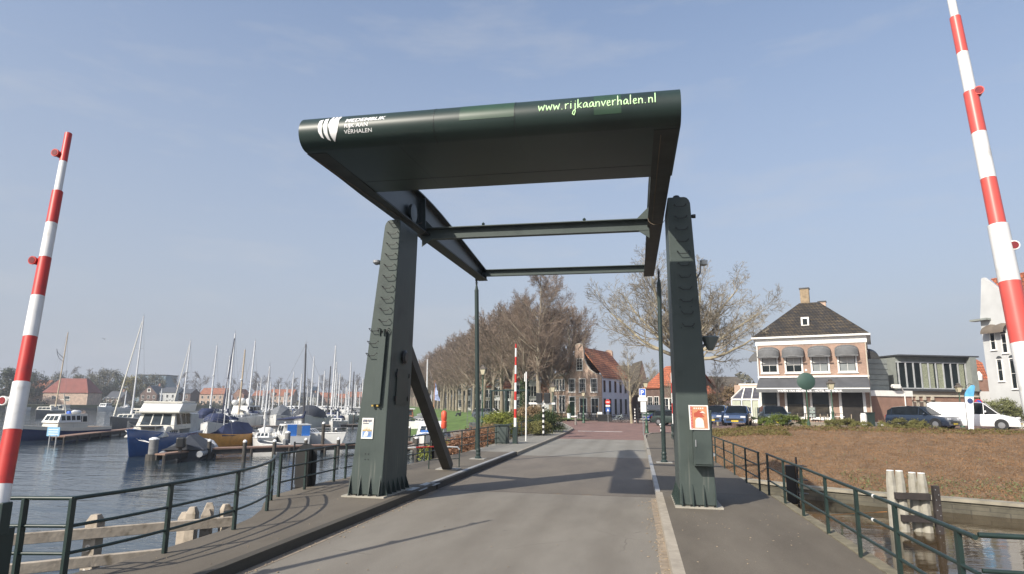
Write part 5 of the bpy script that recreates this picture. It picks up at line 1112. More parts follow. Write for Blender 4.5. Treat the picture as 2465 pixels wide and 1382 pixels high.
# ---------------- vehicles ----------------
TYRE=M('tyre rubber',(.018,.018,.018),.85); RIM=M('alloy rim',(.35,.36,.37),.3,metal=.8); CGL=M('car glass',(.010,.013,.016),.10,spec=.12,nz=.3)
LAMPG=M('headlight glass',(.55,.57,.6),.1,nz=.05); TAILR=M('tail light',(.35,.02,.02),.2)
def car(label,loc,rz,paint,L=4.5,Wd=1.8,H=1.5,kind='suv',group='cars parked at the quay'):
    """nose towards local +x; profile lists (x/L, top z of body belt, roof z or None)"""
    t=thing('parked_car' if kind!='van' else 'parked_van',label,'car' if kind!='van' else 'van',loc,rz,group)
    w=Wd/2; hb=.62*H if kind!='van' else .56*H
    if kind=='van': K=[(-.5,.42,0),(-.49,.56,0),(-.48,.56,.95),(-.44,.56,1.0),(0,.56,1.0),(.14,.56,.98),(.30,.55,.60),(.33,.54,0),(.47,.44,0),(.5,.3,0)]
    elif kind=='hatch': K=[(-.5,.40,0),(-.485,.60,0),(-.46,.62,.80),(-.40,.62,.94),(-.15,.62,1.),(.05,.62,.97),(.22,.61,.63),(.25,.60,0),(.46,.50,0),(.5,.34,0)]
    else: K=[(-.5,.42,0),(-.485,.59,0),(-.46,.60,.82),(-.38,.60,.95),(-.15,.60,1.),(.06,.60,.98),(.23,.60,.63),(.26,.59,0),(.46,.53,0),(.5,.36,0)]
    rings=[]; g=[]
    for u,b,r in K:
        x=u*L; e=1-.10*(abs(u)/.5)**5; zb=b*H; ww=w*e
        rings.append([(x,-ww*.93,.24),(x,-ww,.45),(x,-ww*.99,zb*.86),(x,-ww*.94,zb),(x,0,zb+.03),(x,ww*.94,zb),(x,ww*.99,zb*.86),(x,ww,.45),(x,ww*.93,.24)])
    body=MB().loft(rings); bo=body.obj('body',paint,t,smooth=1,bev=.01)
    gr=[(u*L,b*H,r*H) for u,b,r in K if r]
    # roof slab + glasshouse
    def ring(x,b,r,k=1.): 
        f=(r-b)/(H*.4); wr=w*(.93-.20*min(1,f)); return [(x,-w*.925,b),(x,-wr,r-.04),(x,-wr*.7,r),(x,wr*.7,r),(x,wr,r-.04),(x,w*.925,b)]
    rr=[ring(*q) for q in gr]
    if kind=='van':
        MB().loft([ring(*q) for q in gr[:3]]+[ring(.02*L,.56*H,H)]).obj('load_body',paint,t,smooth=1)
        rr=[ring(.02*L,.56*H,H)]+[ring(*q) for q in gr[3:]]
    gl=MB().loft(rr,closed=False,caps=False)
    if kind!='van': gl.add([rr[0][k] for k in range(6)],[tuple(range(6))])
    gl.add([rr[-1][k] for k in range(6)],[tuple(range(6))])
    go=gl.obj('windows',CGL,t)
    rf=MB(); q=rr[1:-1] if kind!='van' else rr[:-1]
    rf.loft([[(a[0],a[1]*1.01,a[2]+.012) for a in r_2[1:5]] for r_2 in q],closed=False,caps=False); rf.obj('roof',paint,t,smooth=1)
    pl=MB()
    for s in (1,5):
        for i in (range(len(rr)) if kind=='van' else (1,3,4)):
            if i>=len(rr): continue
            a=rr[i][0 if s==1 else 5]; b=rr[i][1 if s==1 else 4]; sg=-1 if s==1 else 1
            MB().bar((a[0],a[1]+sg*.012,a[2]),(b[0],b[1]+sg*.012,b[2]),.03,.07).obj('pillar',paint,go)
    sgn=[(-1,0,1),(1,5,4)]
    for sg,i0,i1 in sgn:
        a=rr[-1][i0]; b=rr[-2][i1]; MB().bar((a[0],a[1],a[2]+.01),(b[0],b[1]+0.0,b[2]+.015),.05,.04).obj('pillar',paint,go)
    for x in (-.30*L,.31*L):
        for s in (-1,1):
            wh=thing('wheel',None,None,(x,s*(w-.10),.33)); wh.parent=t
            MB().lathe([(.20,-.1),(.33,-.09),(.34,0),(.33,.09),(.20,.1)],20,(0,0,0),'Y').obj('tyre',TYRE,wh,smooth=1)
            MB().lathe([(.03,-.11),(.20,-.105),(.20,.105),(.03,.11)],14,(0,0,0),'Y').obj('rim',RIM,wh)
            MB().lathe([(.02,-.09),(.39,-.09),(.39,.095),(.02,.095)],20,(x,s*(w-.09),.36),'Y').obj('wheel_arch',BLACK,t)
    for s in (-1,1):
        MB().box((L*.475,s*w*.66,.44*H),(.16,.36,.13)).obj('headlight',LAMPG,t,bev=.02); MB().box((-L*.485,s*w*.75,.50*H),(.10,.22,.22)).obj('tail_light',TAILR,t)
        MB().box((L*.16,s*(w+.09),.66*H),(.12,.2,.13)).obj('mirror',paint,t,bev=.03)
    MB().box((L*.495,0,.30*H),(.05,1.2,.18)).obj('grille',BLACK,t); MB().box((L*.505,0,.24*H),(.02,.5,.11)).obj('number_plate',M('plate yellow',(.6,.45,.05),.5),t)
    return t
NAVY=M('navy car paint',(.010,.020,.040),.25,coat=.8,nz=.05); BLUEC=M('mid blue car paint',(.035,.065,.14),.25,coat=.8,nz=.05); WHC=M('white car paint',(.70,.71,.72),.25,coat=.6,nz=.02)
ROYAL=M('royal blue car paint',(.02,.05,.30),.25,coat=.8,nz=.05); GREYC=M('grey blue car paint',(.06,.08,.10),.3,coat=.7,nz=.05)
hr=HOT.rotation_euler.z
car('dark navy estate car parked right of the hotel door behind the low green hedge',atz(2222,46.2,PLZ+.02),hr-.55,NAVY,4.35,1.85,1.55)
car('white delivery van parked behind the feather banner',atz(2345,45.2,PLZ+.02),hr-.22,WHC,5.3,1.85,1.85,'van')
car('mid blue car facing the canal in front of the white conservatory',atz(1777,49.5,PLZ),-1.82,BLUEC,4.2,1.75,1.5,'hatch')
car('grey blue car half hidden by the green bush before the hotel left window',atz(1864,47.5,PLZ),-1.58,GREYC,4.2,1.75,1.5,'hatch')
car('blue car glimpsed just right of the poster tower',atz(1727,52,PLZ),-1.9,BLUEC,4.1,1.75,1.5,'hatch')
car('royal blue small car parked beyond the road end near the parking sign',atz(1590,77,.42),.25+PI,ROYAL,4.0,1.7,1.42,'hatch')
car('dark green car partly hidden behind the right lifting rod at the road end',atz(1622,66,.42),-.5,GREEN,4.2,1.75,1.5,'hatch')
car('small white car driving along the far shore beneath the orange roofed house',atz(659,333,.25),PI,WHC,4.4,1.8,1.5,'hatch')
car('white car parked at the far shore near the left picture edge',atz(6,256,.25),0,WHC,4.4,1.8,1.5,'hatch')
car('grey car parked behind the avenue trunks near the green frame',atz(1172,96,.2),-.3,GREYC,4.3,1.8,1.5,'hatch')
car('white car parked between the avenue trunks',atz(1190,100,.2),-.3,WHC,4.3,1.8,1.5,'hatch')
# bicycles
def bike(label,loc,rz,col,parts=True):
    t=thing('bicycle',label,'bicycle',loc,rz,'bicycles by the pale blue house')
    for x in (-.53,.53):
        w_=thing('wheel',None,None,(x,0,.34)); w_.parent=t
        MB().tube([(.32*math.cos(a),0,.32*math.sin(a)) for a in [2*PI*k/20 for k in range(21)]],.022,6).obj('tyre',TYRE,w_)
        mb=MB()
        for k in range(8): a=PI*k/8; mb.tube([(.31*math.cos(a),0,.31*math.sin(a)),(-.31*math.cos(a),0,-.31*math.sin(a))],.004,4)
        mb.obj('spokes',GALV,w_)
    mb=MB()
    for a,b in (((-.53,.34),(-.12,.30)),((-.12,.30),(.40,.72)),((-.22,.78),(-.12,.30)),((-.20,.70),(.38,.82)),((-.53,.34),(-.2,.7)),((.53,.34),(.36,.95))): mb.tube([(a[0],0,a[1]),(b[0],0,b[1])],.020,6)
    mb.obj('bike_frame',col,t); MB().tube([(.30,-.28,1.05),(.36,-.1,1.0),(.36,.1,1.0),(.30,.28,1.05)],.015,6).obj('handlebar',BLACK,t)
    MB().ell((-.24,0,.86),(.13,.08,.04)).obj('saddle',BLACK,t); MB().b2((-.75,-.06,.68),(-.35,.06,.70)).obj('carrier',BLACK,t)
    return t
bp=[(1483,75,'leftmost dark bicycle leaning by the pale blue wall',BLACK,.2),(1489,74.5,'white framed bicycle by the pale blue wall',M('pale bike',(.5,.6,.6),.4),.1),(1497,74,'dark bicycle between the white bicycle and the small tree',BLACK,-.15),(1503,75.5,'rightmost dark bicycle beside the small tree trunk',BLACK,.3)]
for px,D,l,c_,rz in bp: bike(l,atz(px,D,.4),rz,c_)
p=atz(1344,60,.2); bike('dark bicycle parked end-on beside the hedge corner left of the far kerb',p,PI/2-.3,BLACK)['group']='single bicycle'
# terrace of the gable house
for k,(px,lab) in enumerate(((1408,'left cafe table on the gable house terrace'),(1421,'middle cafe table on the gable house terrace'),(1434,'right cafe table on the gable house terrace'))):
    p=atz(px,81,.4); t=thing('cafe_table',lab,'table',p,.3,'cafe tables before the gable house')
    MB().lathe([(.4,.70),(.4,.73)],12).obj('tabletop',BLACK,t); MB().lathe([(.2,0),(.03,.05),(.03,.7)],8).obj('leg',BLACK,t)
    for s in (-1,1):
        c=thing('cafe_chair',('chair left of the ' if s<0 else 'chair right of the ')+lab[:-len(' on the gable house terrace')]+' on the gable house terrace','chair',p+Vector((s*.6,0,0)),.3,'cafe chairs before the gable house')
        MB().b2((-.22,-.22,.42),(.22,.22,.46)).obj('seat',BLACK,c); MB().b2((s*.20-.02,-.22,.46),(s*.20+.02,.22,.92)).obj('backrest',WOOD if k==1 else BLACK,c)
        for a in (-.2,.2):
            for b in (-.2,.2): MB().tube([(a,b,0),(a,b,.42)],.015,4).obj('leg',BLACK,c)
p=atz(1420,83,.4); t=thing('terrace_fence','low dark terrace rail with two orange topped posts before the gable house','fence',p,.0)
MB().b2((-1.6,0,.95),(1.8,.05,1.02)).obj('rail',BLACK,t)
for x in (-1.0,.95): MB().box((x,0,.85),(.14,.14,1.7)).obj('post',BLACK,t); MB().ell((x,0,1.75),(.10,.10,.12)).obj('post_lamp',M('orange lamp top',(.5,.25,.06),.5),t)
p=atz(1444,80,.4); t=thing('sandwich_board','white menu board standing before the pale blue house corner','sign',p,.2)
MB().add([(-.3,-.2,0),(.3,-.2,0),(.3,0,1.1),(-.3,0,1.1),(-.3,-.17,0),(.3,-.17,0),(.3,.03,1.1),(-.3,.03,1.1)],[(0,1,2,3),(7,6,5,4),(0,4,5,1),(1,5,6,2),(2,6,7,3),(3,7,4,0)]).obj('panel',WHITE,t)
p=atz(1455,78,.4); t=thing('planter','black rectangular planter box before the pale blue wall','planter',p); MB().b2((-.8,-.3,0),(.9,.3,.85)).obj('box',BLACK,t,bev=.03)
p=atz(1370,84,.4); t=thing('potted_shrub','clipped cone shrub in a pot beside the green door','plant',p); MB().lathe([(.2,0),(.26,.9)],10).obj('pot',PBLUE,t); SHG=M('clipped shrub',(.05,.06,.02),.9,nz=.5,ns=9); MB().lathe([(.3,.9),(.35,1.1),(.22,1.6),(.03,2.1)],12).obj('foliage',SHG,t)
# stepped rack right of the small tree
p=atz(1538,72,.4); t=thing('slatted_ramp','white edged stepped ramp beside the striped pole','ramp',p,.1)
for k in range(6): MB().b2((0,.25*k,.15+.3*k),(1.2,.25*k+.25,.22+.3*k)).obj('step',WREN if k%2 else CONC,t)
MB().b2((-.05,0,0),(0,1.6,2.1)).obj('side',BLACK,t)
# green steel frame, railing enclosure, bench person
p=atz(1180,72,.1); q=atz(1272,67,.1)
t,L=frame(p,q,'steel_frame','dark green steel goal frame standing in front of the avenue trunks','frame')
h=at(1220,940,70).z-.1
MB().box((L/2,0,h),(L+.4,.12,.14)).obj('top_beam',RAILM,t)
for u in (.02,.44,.98): MB().box((L*u,0,h/2),(.22,.22,h)).obj('post',RAILM,t)
t=thing('fence','grey wire fence around a small terrace at the lawn edge behind the left lifting rod','fence',atz(1124,60,-.1),.1)
for k in range(7): MB().box((k*.62,0,.9),(.05,.05,1.8)).obj('post',M('fence grey',(.10,.11,.11),.6),t)
for z in (.1,.5,.9,1.3,1.75): MB().b2((0,-.015,z),(3.72,.015,z+.03)).obj('wire',_mc['fence grey'],t)
MB().b2((.1,.4,0),(3.5,1.4,.75)).obj('terrace_box',_mc['fence grey'],t)
# flag pole on the lawn
p=atz(1040,62,-.4); h=at(1043,915,62).z-p.z
t=thing('flag_pole','orange brown mast flying a blue and white pennant on the harbour lawn','flag',p)
MB().tube([(0,0,0),(.1,0,h*.5),(.14,0,h)],[.05,.04,.02],8).obj('pole',M('varnished pole',(.35,.14,.05),.5),t)
mb=MB(); rr=[]
for k in range(9): z=h*(.62+.35*k/8); rr.append([(.13,0,z),(.13+.55*(1-k/9)+.04*math.sin(k*2),.1*math.sin(k*1.3),z-.1)])
mb.loft(rr,closed=False,caps=False).obj('pennant',M('pennant blue white',(.35,.42,.62),.7,nz=.6,ns=1.5),t,fix=False)
# lounging person on the grass
def person_sit(label,loc,rz,shirt,trouser,skin=(.45,.27,.19)):
    t=thing('person',label,'person',loc,rz)
    SK=M('skin tone',skin,.6,nz=.05)
    mb=MB(); mb.loft([[(x+a*math.cos(2*PI*k/10),b*math.sin(2*PI*k/10),z) for k in range(10)] for x,z,a,b in ((0,.02,.13,.18),(0,.14,.13,.18),(-.06,.35,.11,.17),(-.10,.52,.10,.20),(-.10,.58,.05,.07),(-.09,.64,.05,.055))])
    for s in (-1,1):
        mb.tube([(0,s*.09,.10),(.24,s*.11,.38),(.44,s*.13,.42)],[.085,.075,.062],8); mb.tube([(.44,s*.13,.42),(.60,s*.13,.05)],[.06,.045],8)
        mb.tube([(-.10,s*.19,.52),(.04,s*.25,.34),(.26,s*.18,.40)],[.045,.04,.03],8)
    mb.ell((-.07,0,.76),(.09,.075,.115),12,8); bd=mb.obj('body',shirt,t,smooth=1)
    mb=MB()
    for s in (-1,1): mb.tube([(0,s*.09,.10),(.24,s*.11,.38),(.44,s*.13,.42),(.60,s*.13,.08)],[.095,.085,.070,.055],8)
    mb.obj('trousers',trouser,t,smooth=1)
    MB().ell((-.085,0,.79),(.098,.085,.105),12,8).obj('hair',BLACK,t,smooth=1)
    MB().ell((-.035,0,.755),(.066,.06,.09),12,8).obj('face',SK,t,smooth=1)
    mb=MB()
    for s in (-1,1): mb.box((.66,s*.13,.04),(.2,.08,.08))
    mb.obj('shoes',BLACK,t); return t
person_sit('person in dark clothes sitting on the lawn by the avenue trunks',atz(1107,96,.5)+Vector((0,0,.02)),-2.4,M('dark shirt',(.03,.03,.04),.9),M('dark trousers',(.03,.035,.05),.9))
# ---------------- jetties and piles ----------------
PLK=planks('jetty planks',(.24,.19,.155),.15); PLK2=planks('brown jetty planks',(.27,.17,.125),.15)
JD=M('jetty dark frame',(.045,.04,.035),.8,nz=.3)
def jetty(label,a,b,w=1.6,z=-.95,mat=None,step=2.6):
    a=Vector((a.x,a.y,z)); b=Vector((b.x,b.y,z)); d=b-a; L=d.length; t=thing('jetty',label,'jetty',a,math.atan2(d.y,d.x),'wooden jetties of the marina')
    MB().b2((0,-w/2,-.10),(L,w/2,0)).obj('deck',mat or PLK,t); MB().b2((0,-w/2+.05,-.42),(L,-w/2+.15,-.10)).obj('side_beam',JD,t); MB().b2((0,w/2-.15,-.42),(L,w/2-.05,-.10)).obj('side_beam',JD,t)
    n=min(int(L/step),45)
    for k in range(n+1):
        MB().lathe([(.10,-1.6),(.10,-.1)],6,(L*k/n,-w/2+.02,0)).obj('leg',JD,t)
    return t
J1a=gz(372,1098,-.95); J1b=gz(505,1078,-.95); J1c=gz(1010,1055,-.95)
jetty('nearest brown jetty crossing the picture behind the first row of dark piles',J1b,gz(862,1062,-.95)+Vector((5,1,0)),1.15,mat=PLK2)
jetty('short jetty finger beside the blue motor yacht and grey inflatable',gz(385,1092,-.95),J1b,.7,mat=PLK2)
jetty('low brown jetty at the left with blue notice board',gz(140,1050,-.95),gz(372,1025,-.95),1.15,mat=PLK2)
jetty('second jetty behind the sloops across the marina',gz(585,1026,-.95),gz(880,1021,-.95),1.6)
jetty('third jetty far back among the white yachts',gz(585,1006,-.95),gz(880,1006,-.95),1.8)
jetty('farthest jetty among the crowded yachts near the far shore',gz(560,995,-.95),gz(880,994,-.95),2.)
jetty('jetty glimpsed between tower and strut',gz(985,1078,-.95),gz(1040,1060,-.95),1.4)
p=gz(144,1052,-.95); t=thing('notice_board','pale blue notice board at the end of the left jetty','sign',p)
MB().b2((-1.45,0,.05),(-.1,.06,.85)).obj('board',M('notice blue',(.22,.42,.60),.6),t)
for k in range(3): MB().b2((-1.3,-.006,.2+.2*k),(-.25,0,.26+.2*k)).obj('text_line',WHITE,t)
MB().box((-1.1,.03,-.4),(.08,.08,1.2)).obj('post',GALV,t); MB().box((-.4,.03,-.4),(.08,.08,1.2)).obj('post',GALV,t)
DP=M('dark mooring pile',(.055,.05,.043),.8,nz=.35,ns=4)
DPG=M('grey mooring pile',(.17,.17,.17),.8,nz=.3,ns=4)
def mpile(px,pyb,pyt,r=.14,mat=None,lab=None,cap=True,grp='white capped mooring piles in the marina'):
    b=gz(px,pyb,WZ); h=at(px,pyt,b.dot(FW)).z-WZ
    t=thing('mooring_pile',lab or 'dark mooring pile with white cap standing in the harbour','pile',b,0,grp)
    MB().lathe([(r,-1.5),(r,h)],12).obj('shaft',mat or DP,t,smooth=1)
    if cap: MB().lathe([(r*1.06,h-.02),(r*1.05,h+.06),(r*.4,h+.15)],12).obj('cap',WHITE,t)
mpile(366,1108,1058,.30,DPG,'thick grey mooring pile with white cap at the bow of the blue motor yacht')
MB().lathe([(.42,-.1),(.44,.0),(.42,.4)],14,gz(366,1108,WZ)).obj('tmp',DP); tag(bpy.data.objects['tmp'],'dark floating collar ring around the thick grey pile','pile collar'); bpy.data.objects['tmp'].name='pile_collar'
L1=[(501,1105,1062,'first dark pile left of the curved railing, beside the grey inflatable'),(586,1112,1064,'dark pile under the orange hulled sloop'),(658,1108,1063,'dark pile right of the small white sloop dinghy'),(735,1090,1059,'dark pile left of the oval ship signal'),(775,1090,1020,'tall dark pile directly right of the oval ship signal'),(813,1096,1058,'dark pile between ship signal and harbour side tower'),(747,1052,1034,'dark pile in front of the covered grey motorboat'),(808,1056,1034,'dark pile left of the tower in open water'),(622,1060,1035,'short dark pile left of the small white sloop mast'),(690,1085,1042,'grey brown pile before the white boat stern')]
for px,b,t_,lab in L1: mpile(px,b,t_,.13 if px not in (690,) else .22,None if px!=690 else DPG,lab)
for k,(px,b,t_) in enumerate(((600,1022,1000),(612,1024,1005),(668,1024,1006),(686,1034,1018),(648,1002,984),(668,1004,986),(820,1020,1000),(851,1020,998),(765,1012,993),(552,1032,1020),(575,1010,990),(705,1000,985),(725,1003,990),(790,1000,988),(840,1000,989),(630,1000,986))): mpile(px,b,t_,.14,None,'dark mooring pile with white cap among the farther jetties')
for px,b,t_,lab in ((985,1062,1030,'dark pile right behind the harbour side tower'),(996,1086,1052,'white capped dark pile between tower and strut'),(1001,1120,1055,'dark pile under the railing behind the tower')): mpile(px,b,t_,.14,None,lab)
# ---------------- boats ----------------
NAVYB=M('navy hull',(.012,.028,.10),.25,coat=.4); BLUEH=M('blue hull',(.018,.09,.28),.25,coat=.4,nz=.1); WHB=M('white gelcoat',(.66,.66,.64),.35,nz=.04); CRB=M('cream superstructure',(.58,.56,.49),.5,nz=.05)
ORH=M('orange varnish hull',(.55,.27,.06),.35,nz=.15); GRH=M('grey hull',(.16,.16,.16),.4); DKC=M('dark boat cover',(.05,.055,.065),.8,nz=.2); GCV=M('grey boat cover',(.16,.17,.18),.8,nz=.15); BCV=M('navy boat cover',(.018,.028,.075),.8,nz=.25)
TEAK=M('teak deck',(.28,.19,.11),.7,nz=.15); ALU=M('aluminium mast',(.58,.59,.60),.4,metal=.1); DKM=M('dark mast',(.05,.05,.055),.5); RIG=M('rigging wire',(.18,.18,.19),.5); BGL=M('boat glass',(.02,.03,.035),.08,nz=.4)
ASP=M('pale mast wood',(.42,.34,.24),.6)
def hull(t,L,B,F,mat,bow=.35,stern=.8,rake=.12,sheer=.3,deck=None,wl=None,name='hull',gun=None):
    """bow towards +x, z=0 waterline"""
    rings=[]; n=12; gl=[]
    for i in range(n+1):
        u=i/n; x=-L/2+L*u
        wd=B/2*(stern+(1-stern)*min(1,u/.35)) if u<.35 else B/2*max(.02,(1-((u-.35)/.65)**2.3))
        f=F*(1+sheer*max(0,(u-.35)/.65)**2+.06*(1-u)); xr=x+rake*L*.5*max(0,(u-.75)/.25)
        rings.append([(x*1.0,-.0,-.45),(x,-wd*.62,-.35),(x+(xr-x)*.4,-wd*.92,.08),(xr,-wd,f),(xr,wd,f),(x+(xr-x)*.4,wd*.92,.08),(x,wd*.62,-.35)]); gl.append((xr,wd,f))
    h=MB().loft(rings).obj(name,mat,t,smooth=1)
    mb=MB(); mb.loft([[(x,-w_*.97,f+.015),(x,w_*.97,f+.015)] for x,w_,f in gl],closed=False,caps=False); mb.obj('deck',deck or TEAK,t,fix=False)
    mb=MB()
    for s in (-1,1): mb.tube([(x,s*w_,f+.03) for x,w_,f in gl],.04,6)
    mb.obj('gunwale',gun or WHB,h)
    return gl
def cabin(t,x0,x1,w0,z0,h,mat,slope=.25,back=.05,wins=4,winh=.45,top=None,name='cabin'):
    zt=z0+h; w1=w0*.86
    mb=MB().add([(x0,-w0/2,z0),(x1,-w0/2,z0),(x1,w0/2,z0),(x0,w0/2,z0),(x0+back,-w1/2,zt),(x1-slope,-w1/2,zt),(x1-slope,w1/2,zt),(x0+back,w1/2,zt)],[(3,2,1,0),(4,5,6,7),(0,1,5,4),(1,2,6,5),(2,3,7,6),(3,0,4,7)])
    c=mb.obj(name,mat,t,bev=.04)
    za=z0+h*(1-winh)*.75; zb=za+h*winh
    def side(s,xa,xb):
        def P(x,z): f=(z-z0)/h; return (x,s*(w0/2+(w1-w0)/2*f+.012),z)
        MB().quad(P(xa,za),P(xb,za),P(xb-.03,zb),P(xa+.03,zb)).obj('window',BGL,c,fix=False)
    if wins:
        W_=(x1-x0-slope-back)/wins
        for k in range(wins):
            for s in (-1,1): side(s,x0+back+.08+W_*k,x0+back+W_*(k+1)-.06)
        for k in range(3):
            ya=-w0*.40+w0*.8*k/3+.05; yb=-w0*.40+w0*.8*(k+1)/3-.05
            fx=lambda z:x1-slope*(z-z0)/h+.012
            MB().quad((fx(za),ya,za),(fx(za),yb,za),(fx(zb),yb*.9,zb),(fx(zb),ya*.9,zb)).obj('windscreen',BGL,c,fix=False)
    return c
def mast(t,x,z0,h,mat=None,r=.07,boom=0,cover=None,fore=None,aft=None,spr=True,furl=None,B=2.,lean=0.,radar=False):
    mat=mat or ALU; tx=x-lean*h
    m_=MB().tube([(x,0,z0),(tx,0,z0+h)],[r,r*.6],8).obj('mast',mat,t,smooth=1)
    top=Vector((tx,0,z0+h)); mb=MB()
    if fore is not None: mb.tube([(fore,0,1.0),top],.012,4)
    if aft is not None: mb.tube([(aft,0,1.0),top],.012,4)
    for s in (-1,1):
        if spr:
            for f in ((.5,) if h<11 else (.38,.68)):
                e=(x-lean*h*f,s*B*.32*(1.1-f),z0+h*f); mb.tube([(x-lean*h*f,0,z0+h*f),e],.02,4)
            mb.tube([(x,s*B*.45,z0-.2),(x-lean*h*.5,s*B*.24,z0+h*.5),top],.010,4)
        else: mb.tube([(x,s*B*.45,z0-.2),top],.010,4)
    mb.tube([top,top+Vector((.0,0,.45))],.012,4); mb.tube([top+Vector((-.2,0,.1)),top+Vector((.25,0,.12))],.012,4)
    mb.obj('rigging',RIG,t)
    if furl is not None: MB().tube([(fore,0,1.2),top+(Vector((fore,0,1.2))-top)*.06],[.11,.05],8).obj('furled_sail',furl,t,smooth=1)
    if boom:
        MB().tube([(x,0,z0+1.1),(x-boom,0,z0+1.0)],.05,6).obj('boom',mat,t)
        if cover:
            MB().tube([(x+.1,0,z0+1.9),(x-.05,0,z0+1.35),(x-boom*.5,0,z0+1.22),(x-boom,0,z0+1.1)],[.08,.16,.14,.06],8).obj('sail_cover',cover,t,smooth=1)
    if radar: MB().lathe([(.05,0),(.25,.05),(.25,.18),(.1,.22)],10,(x-lean*h*.55+.3,0,z0+h*.55)).obj('radar',WHB,t)
    return m_
def rails(t,gl,h=.55,mat=None,n0=0):
    mb=MB()
    for s in (-1,1):
        pts=[(x,s*w_*.95,f+h) for x,w_,f in gl[n0:]]; mb.tube(pts,.013,5); mb.tube([(x,y,z-h*.5) for x,y,z in pts],.008,4)
        for p in pts[::2]: mb.tube([(p[0],p[1],p[2]-h),p],.012,4)
    return mb.obj('pulpit_rail',mat or GALV,t)
def boat(name,label,px,py,heading_px,cat='boat',group=None,D=None):
    """px,py waterline centre; heading_px = (px,py) of a point towards the bow, or angle"""
    p=gz(px,py,WZ) if D is None else atz(px,D,WZ)
    if isinstance(heading_px,tuple): q=gz(*heading_px,WZ); rz=math.atan2(q.y-p.y,q.x-p.x)
    else: rz=heading_px
    return thing(name,label,cat,p,rz,group)
# B1 blue motor yacht, centre-left
a=gz(318,1099,WZ); b=gz(495,1062,WZ); L=11.4; mid=a+(b-a).normalized()*L*.5
t=thing('motor_yacht','blue hulled motor yacht with white flybridge and three big front windows','motor yacht',mid,math.atan2(a.y-b.y,a.x-b.x))
gl=hull(t,L,3.8,1.25,BLUEH,sheer=.55,rake=.25,deck=WHB,stern=.85,gun=BLUEH); rails(t,gl,.6,n0=6)
cb=cabin(t,-.2,4.0,2.7,1.25,.75,CRB,slope=1.5,wins=0,name='coachroof'); 
for k in range(4):
    for s in (-1,1): MB().lathe([(.10,-.01),(.10,.02)],10,(.6+.5*k,s*1.30,1.55),'Y').obj('porthole',BGL,cb)
w1=cabin(t,-2.6,1.9,2.9,1.7,1.35,CRB,slope=.75,wins=3,winh=.62,name='wheelhouse'); MB().b2((-2.8,-1.62,3.03),(1.55,1.62,3.13)).obj('roof',CRB,w1)
fb=MB().add([(-3.0,-1.55,3.12),(1.15,-1.5,3.12),(1.15,1.5,3.12),(-3.,1.55,3.12),(-3.0,-1.65,3.75),(.35,-1.5,3.75),(.35,1.5,3.75),(-3.,1.65,3.75)],[(3,2,1,0),(4,5,6,7),(0,1,5,4),(1,2,6,5),(2,3,7,6),(3,0,4,7)]).obj('flybridge_cover',WHB,t,bev=.05)
MB().box((-1.4,0,3.84),(3.6,2.9,.14)).obj('flybridge_top',CRB,fb,bev=.04)
MB().b2((-5.0,-1.35,1.2),(-2.7,1.35,2.9)).obj('aft_canopy',M('pale canopy',(.42,.44,.44),.7),t,bev=.08)
MB().box((2.9,0,2.02),(1.2,1.6,.05)).obj('foredeck_cover',DKC,t); MB().tube([(5.2,0,1.8),(6.1,0,1.9)],.08,6).obj('bowsprit',BLUEH,t); MB().box((5.5,0,1.65),(.3,.35,.35)).obj('anchor',GALV,t)
tpos=t.matrix_basis
pp=gz(366,1108,WZ)+Vector((0,0,1.7)); lp=t.matrix_basis.inverted() if False else None
q=Matrix.Rotation(-t.rotation_euler.z,3,'Z')@(pp-mid)
for x in (4.2,3.2): MB().tube([(x,-1.2,1.75),((x+q.x)/2,(q.y-1.2)/2,1.2),(q.x,q.y,q.z-.6)],.022,5).obj('mooring_line',WHB,t)
# B2 navy workboat left
a=gz(60,1060,WZ); b=atz(247,73,WZ); t=thing('motor_boat','navy blue motor boat with cream wheelhouse and white framed windows at the far left','motor boat',atz(146,67.5,WZ),math.atan2(a.y-b.y,a.x-b.x))
t.scale=(.80,.82,.86); gl=hull(t,12.5,3.7,1.2,NAVYB,sheer=.5,rake=.12,deck=TEAK,gun=CRB); rails(t,gl,.5,n0=0)
mb=MB(); mb.loft([[(x,-w_*1.01,f-.33),(x,-w_*1.015,f+.05),(x,-w_*.96,f+.05),(x,-w_*.96,f-.33)] for x,w_,f in gl]); mb.loft([[(x,w_*1.01,f-.33),(x,w_*1.015,f+.05),(x,w_*.96,f+.05),(x,w_*.96,f-.33)] for x,w_,f in gl]); mb.obj('bulwark',CRB,t)
c_=cabin(t,-2.6,1.9,2.5,1.15,1.75,CRB,slope=.5,wins=5,winh=.38,name='wheelhouse')
cabin(t,-1.5,1.9,2.62,1.9,.9,WHB,slope=.45,wins=4,winh=.6,name='wheelhouse_front')
MB().tube([(-.3,0,2.9),(.4,0,5.3)],.06,6).tube([(.1,-.8,4.6),(.1,.8,4.6)],.04,5).obj('mast',CRB,t)
MB().ell((-1.5,.3,3.1),(.7,.45,.3)).obj('cover',WHB,t,smooth=1); MB().ell((-.9,-.2,3.0),(.25,.4,.28)).obj('tarpaulin',_mc['sign blue'],t,smooth=1)
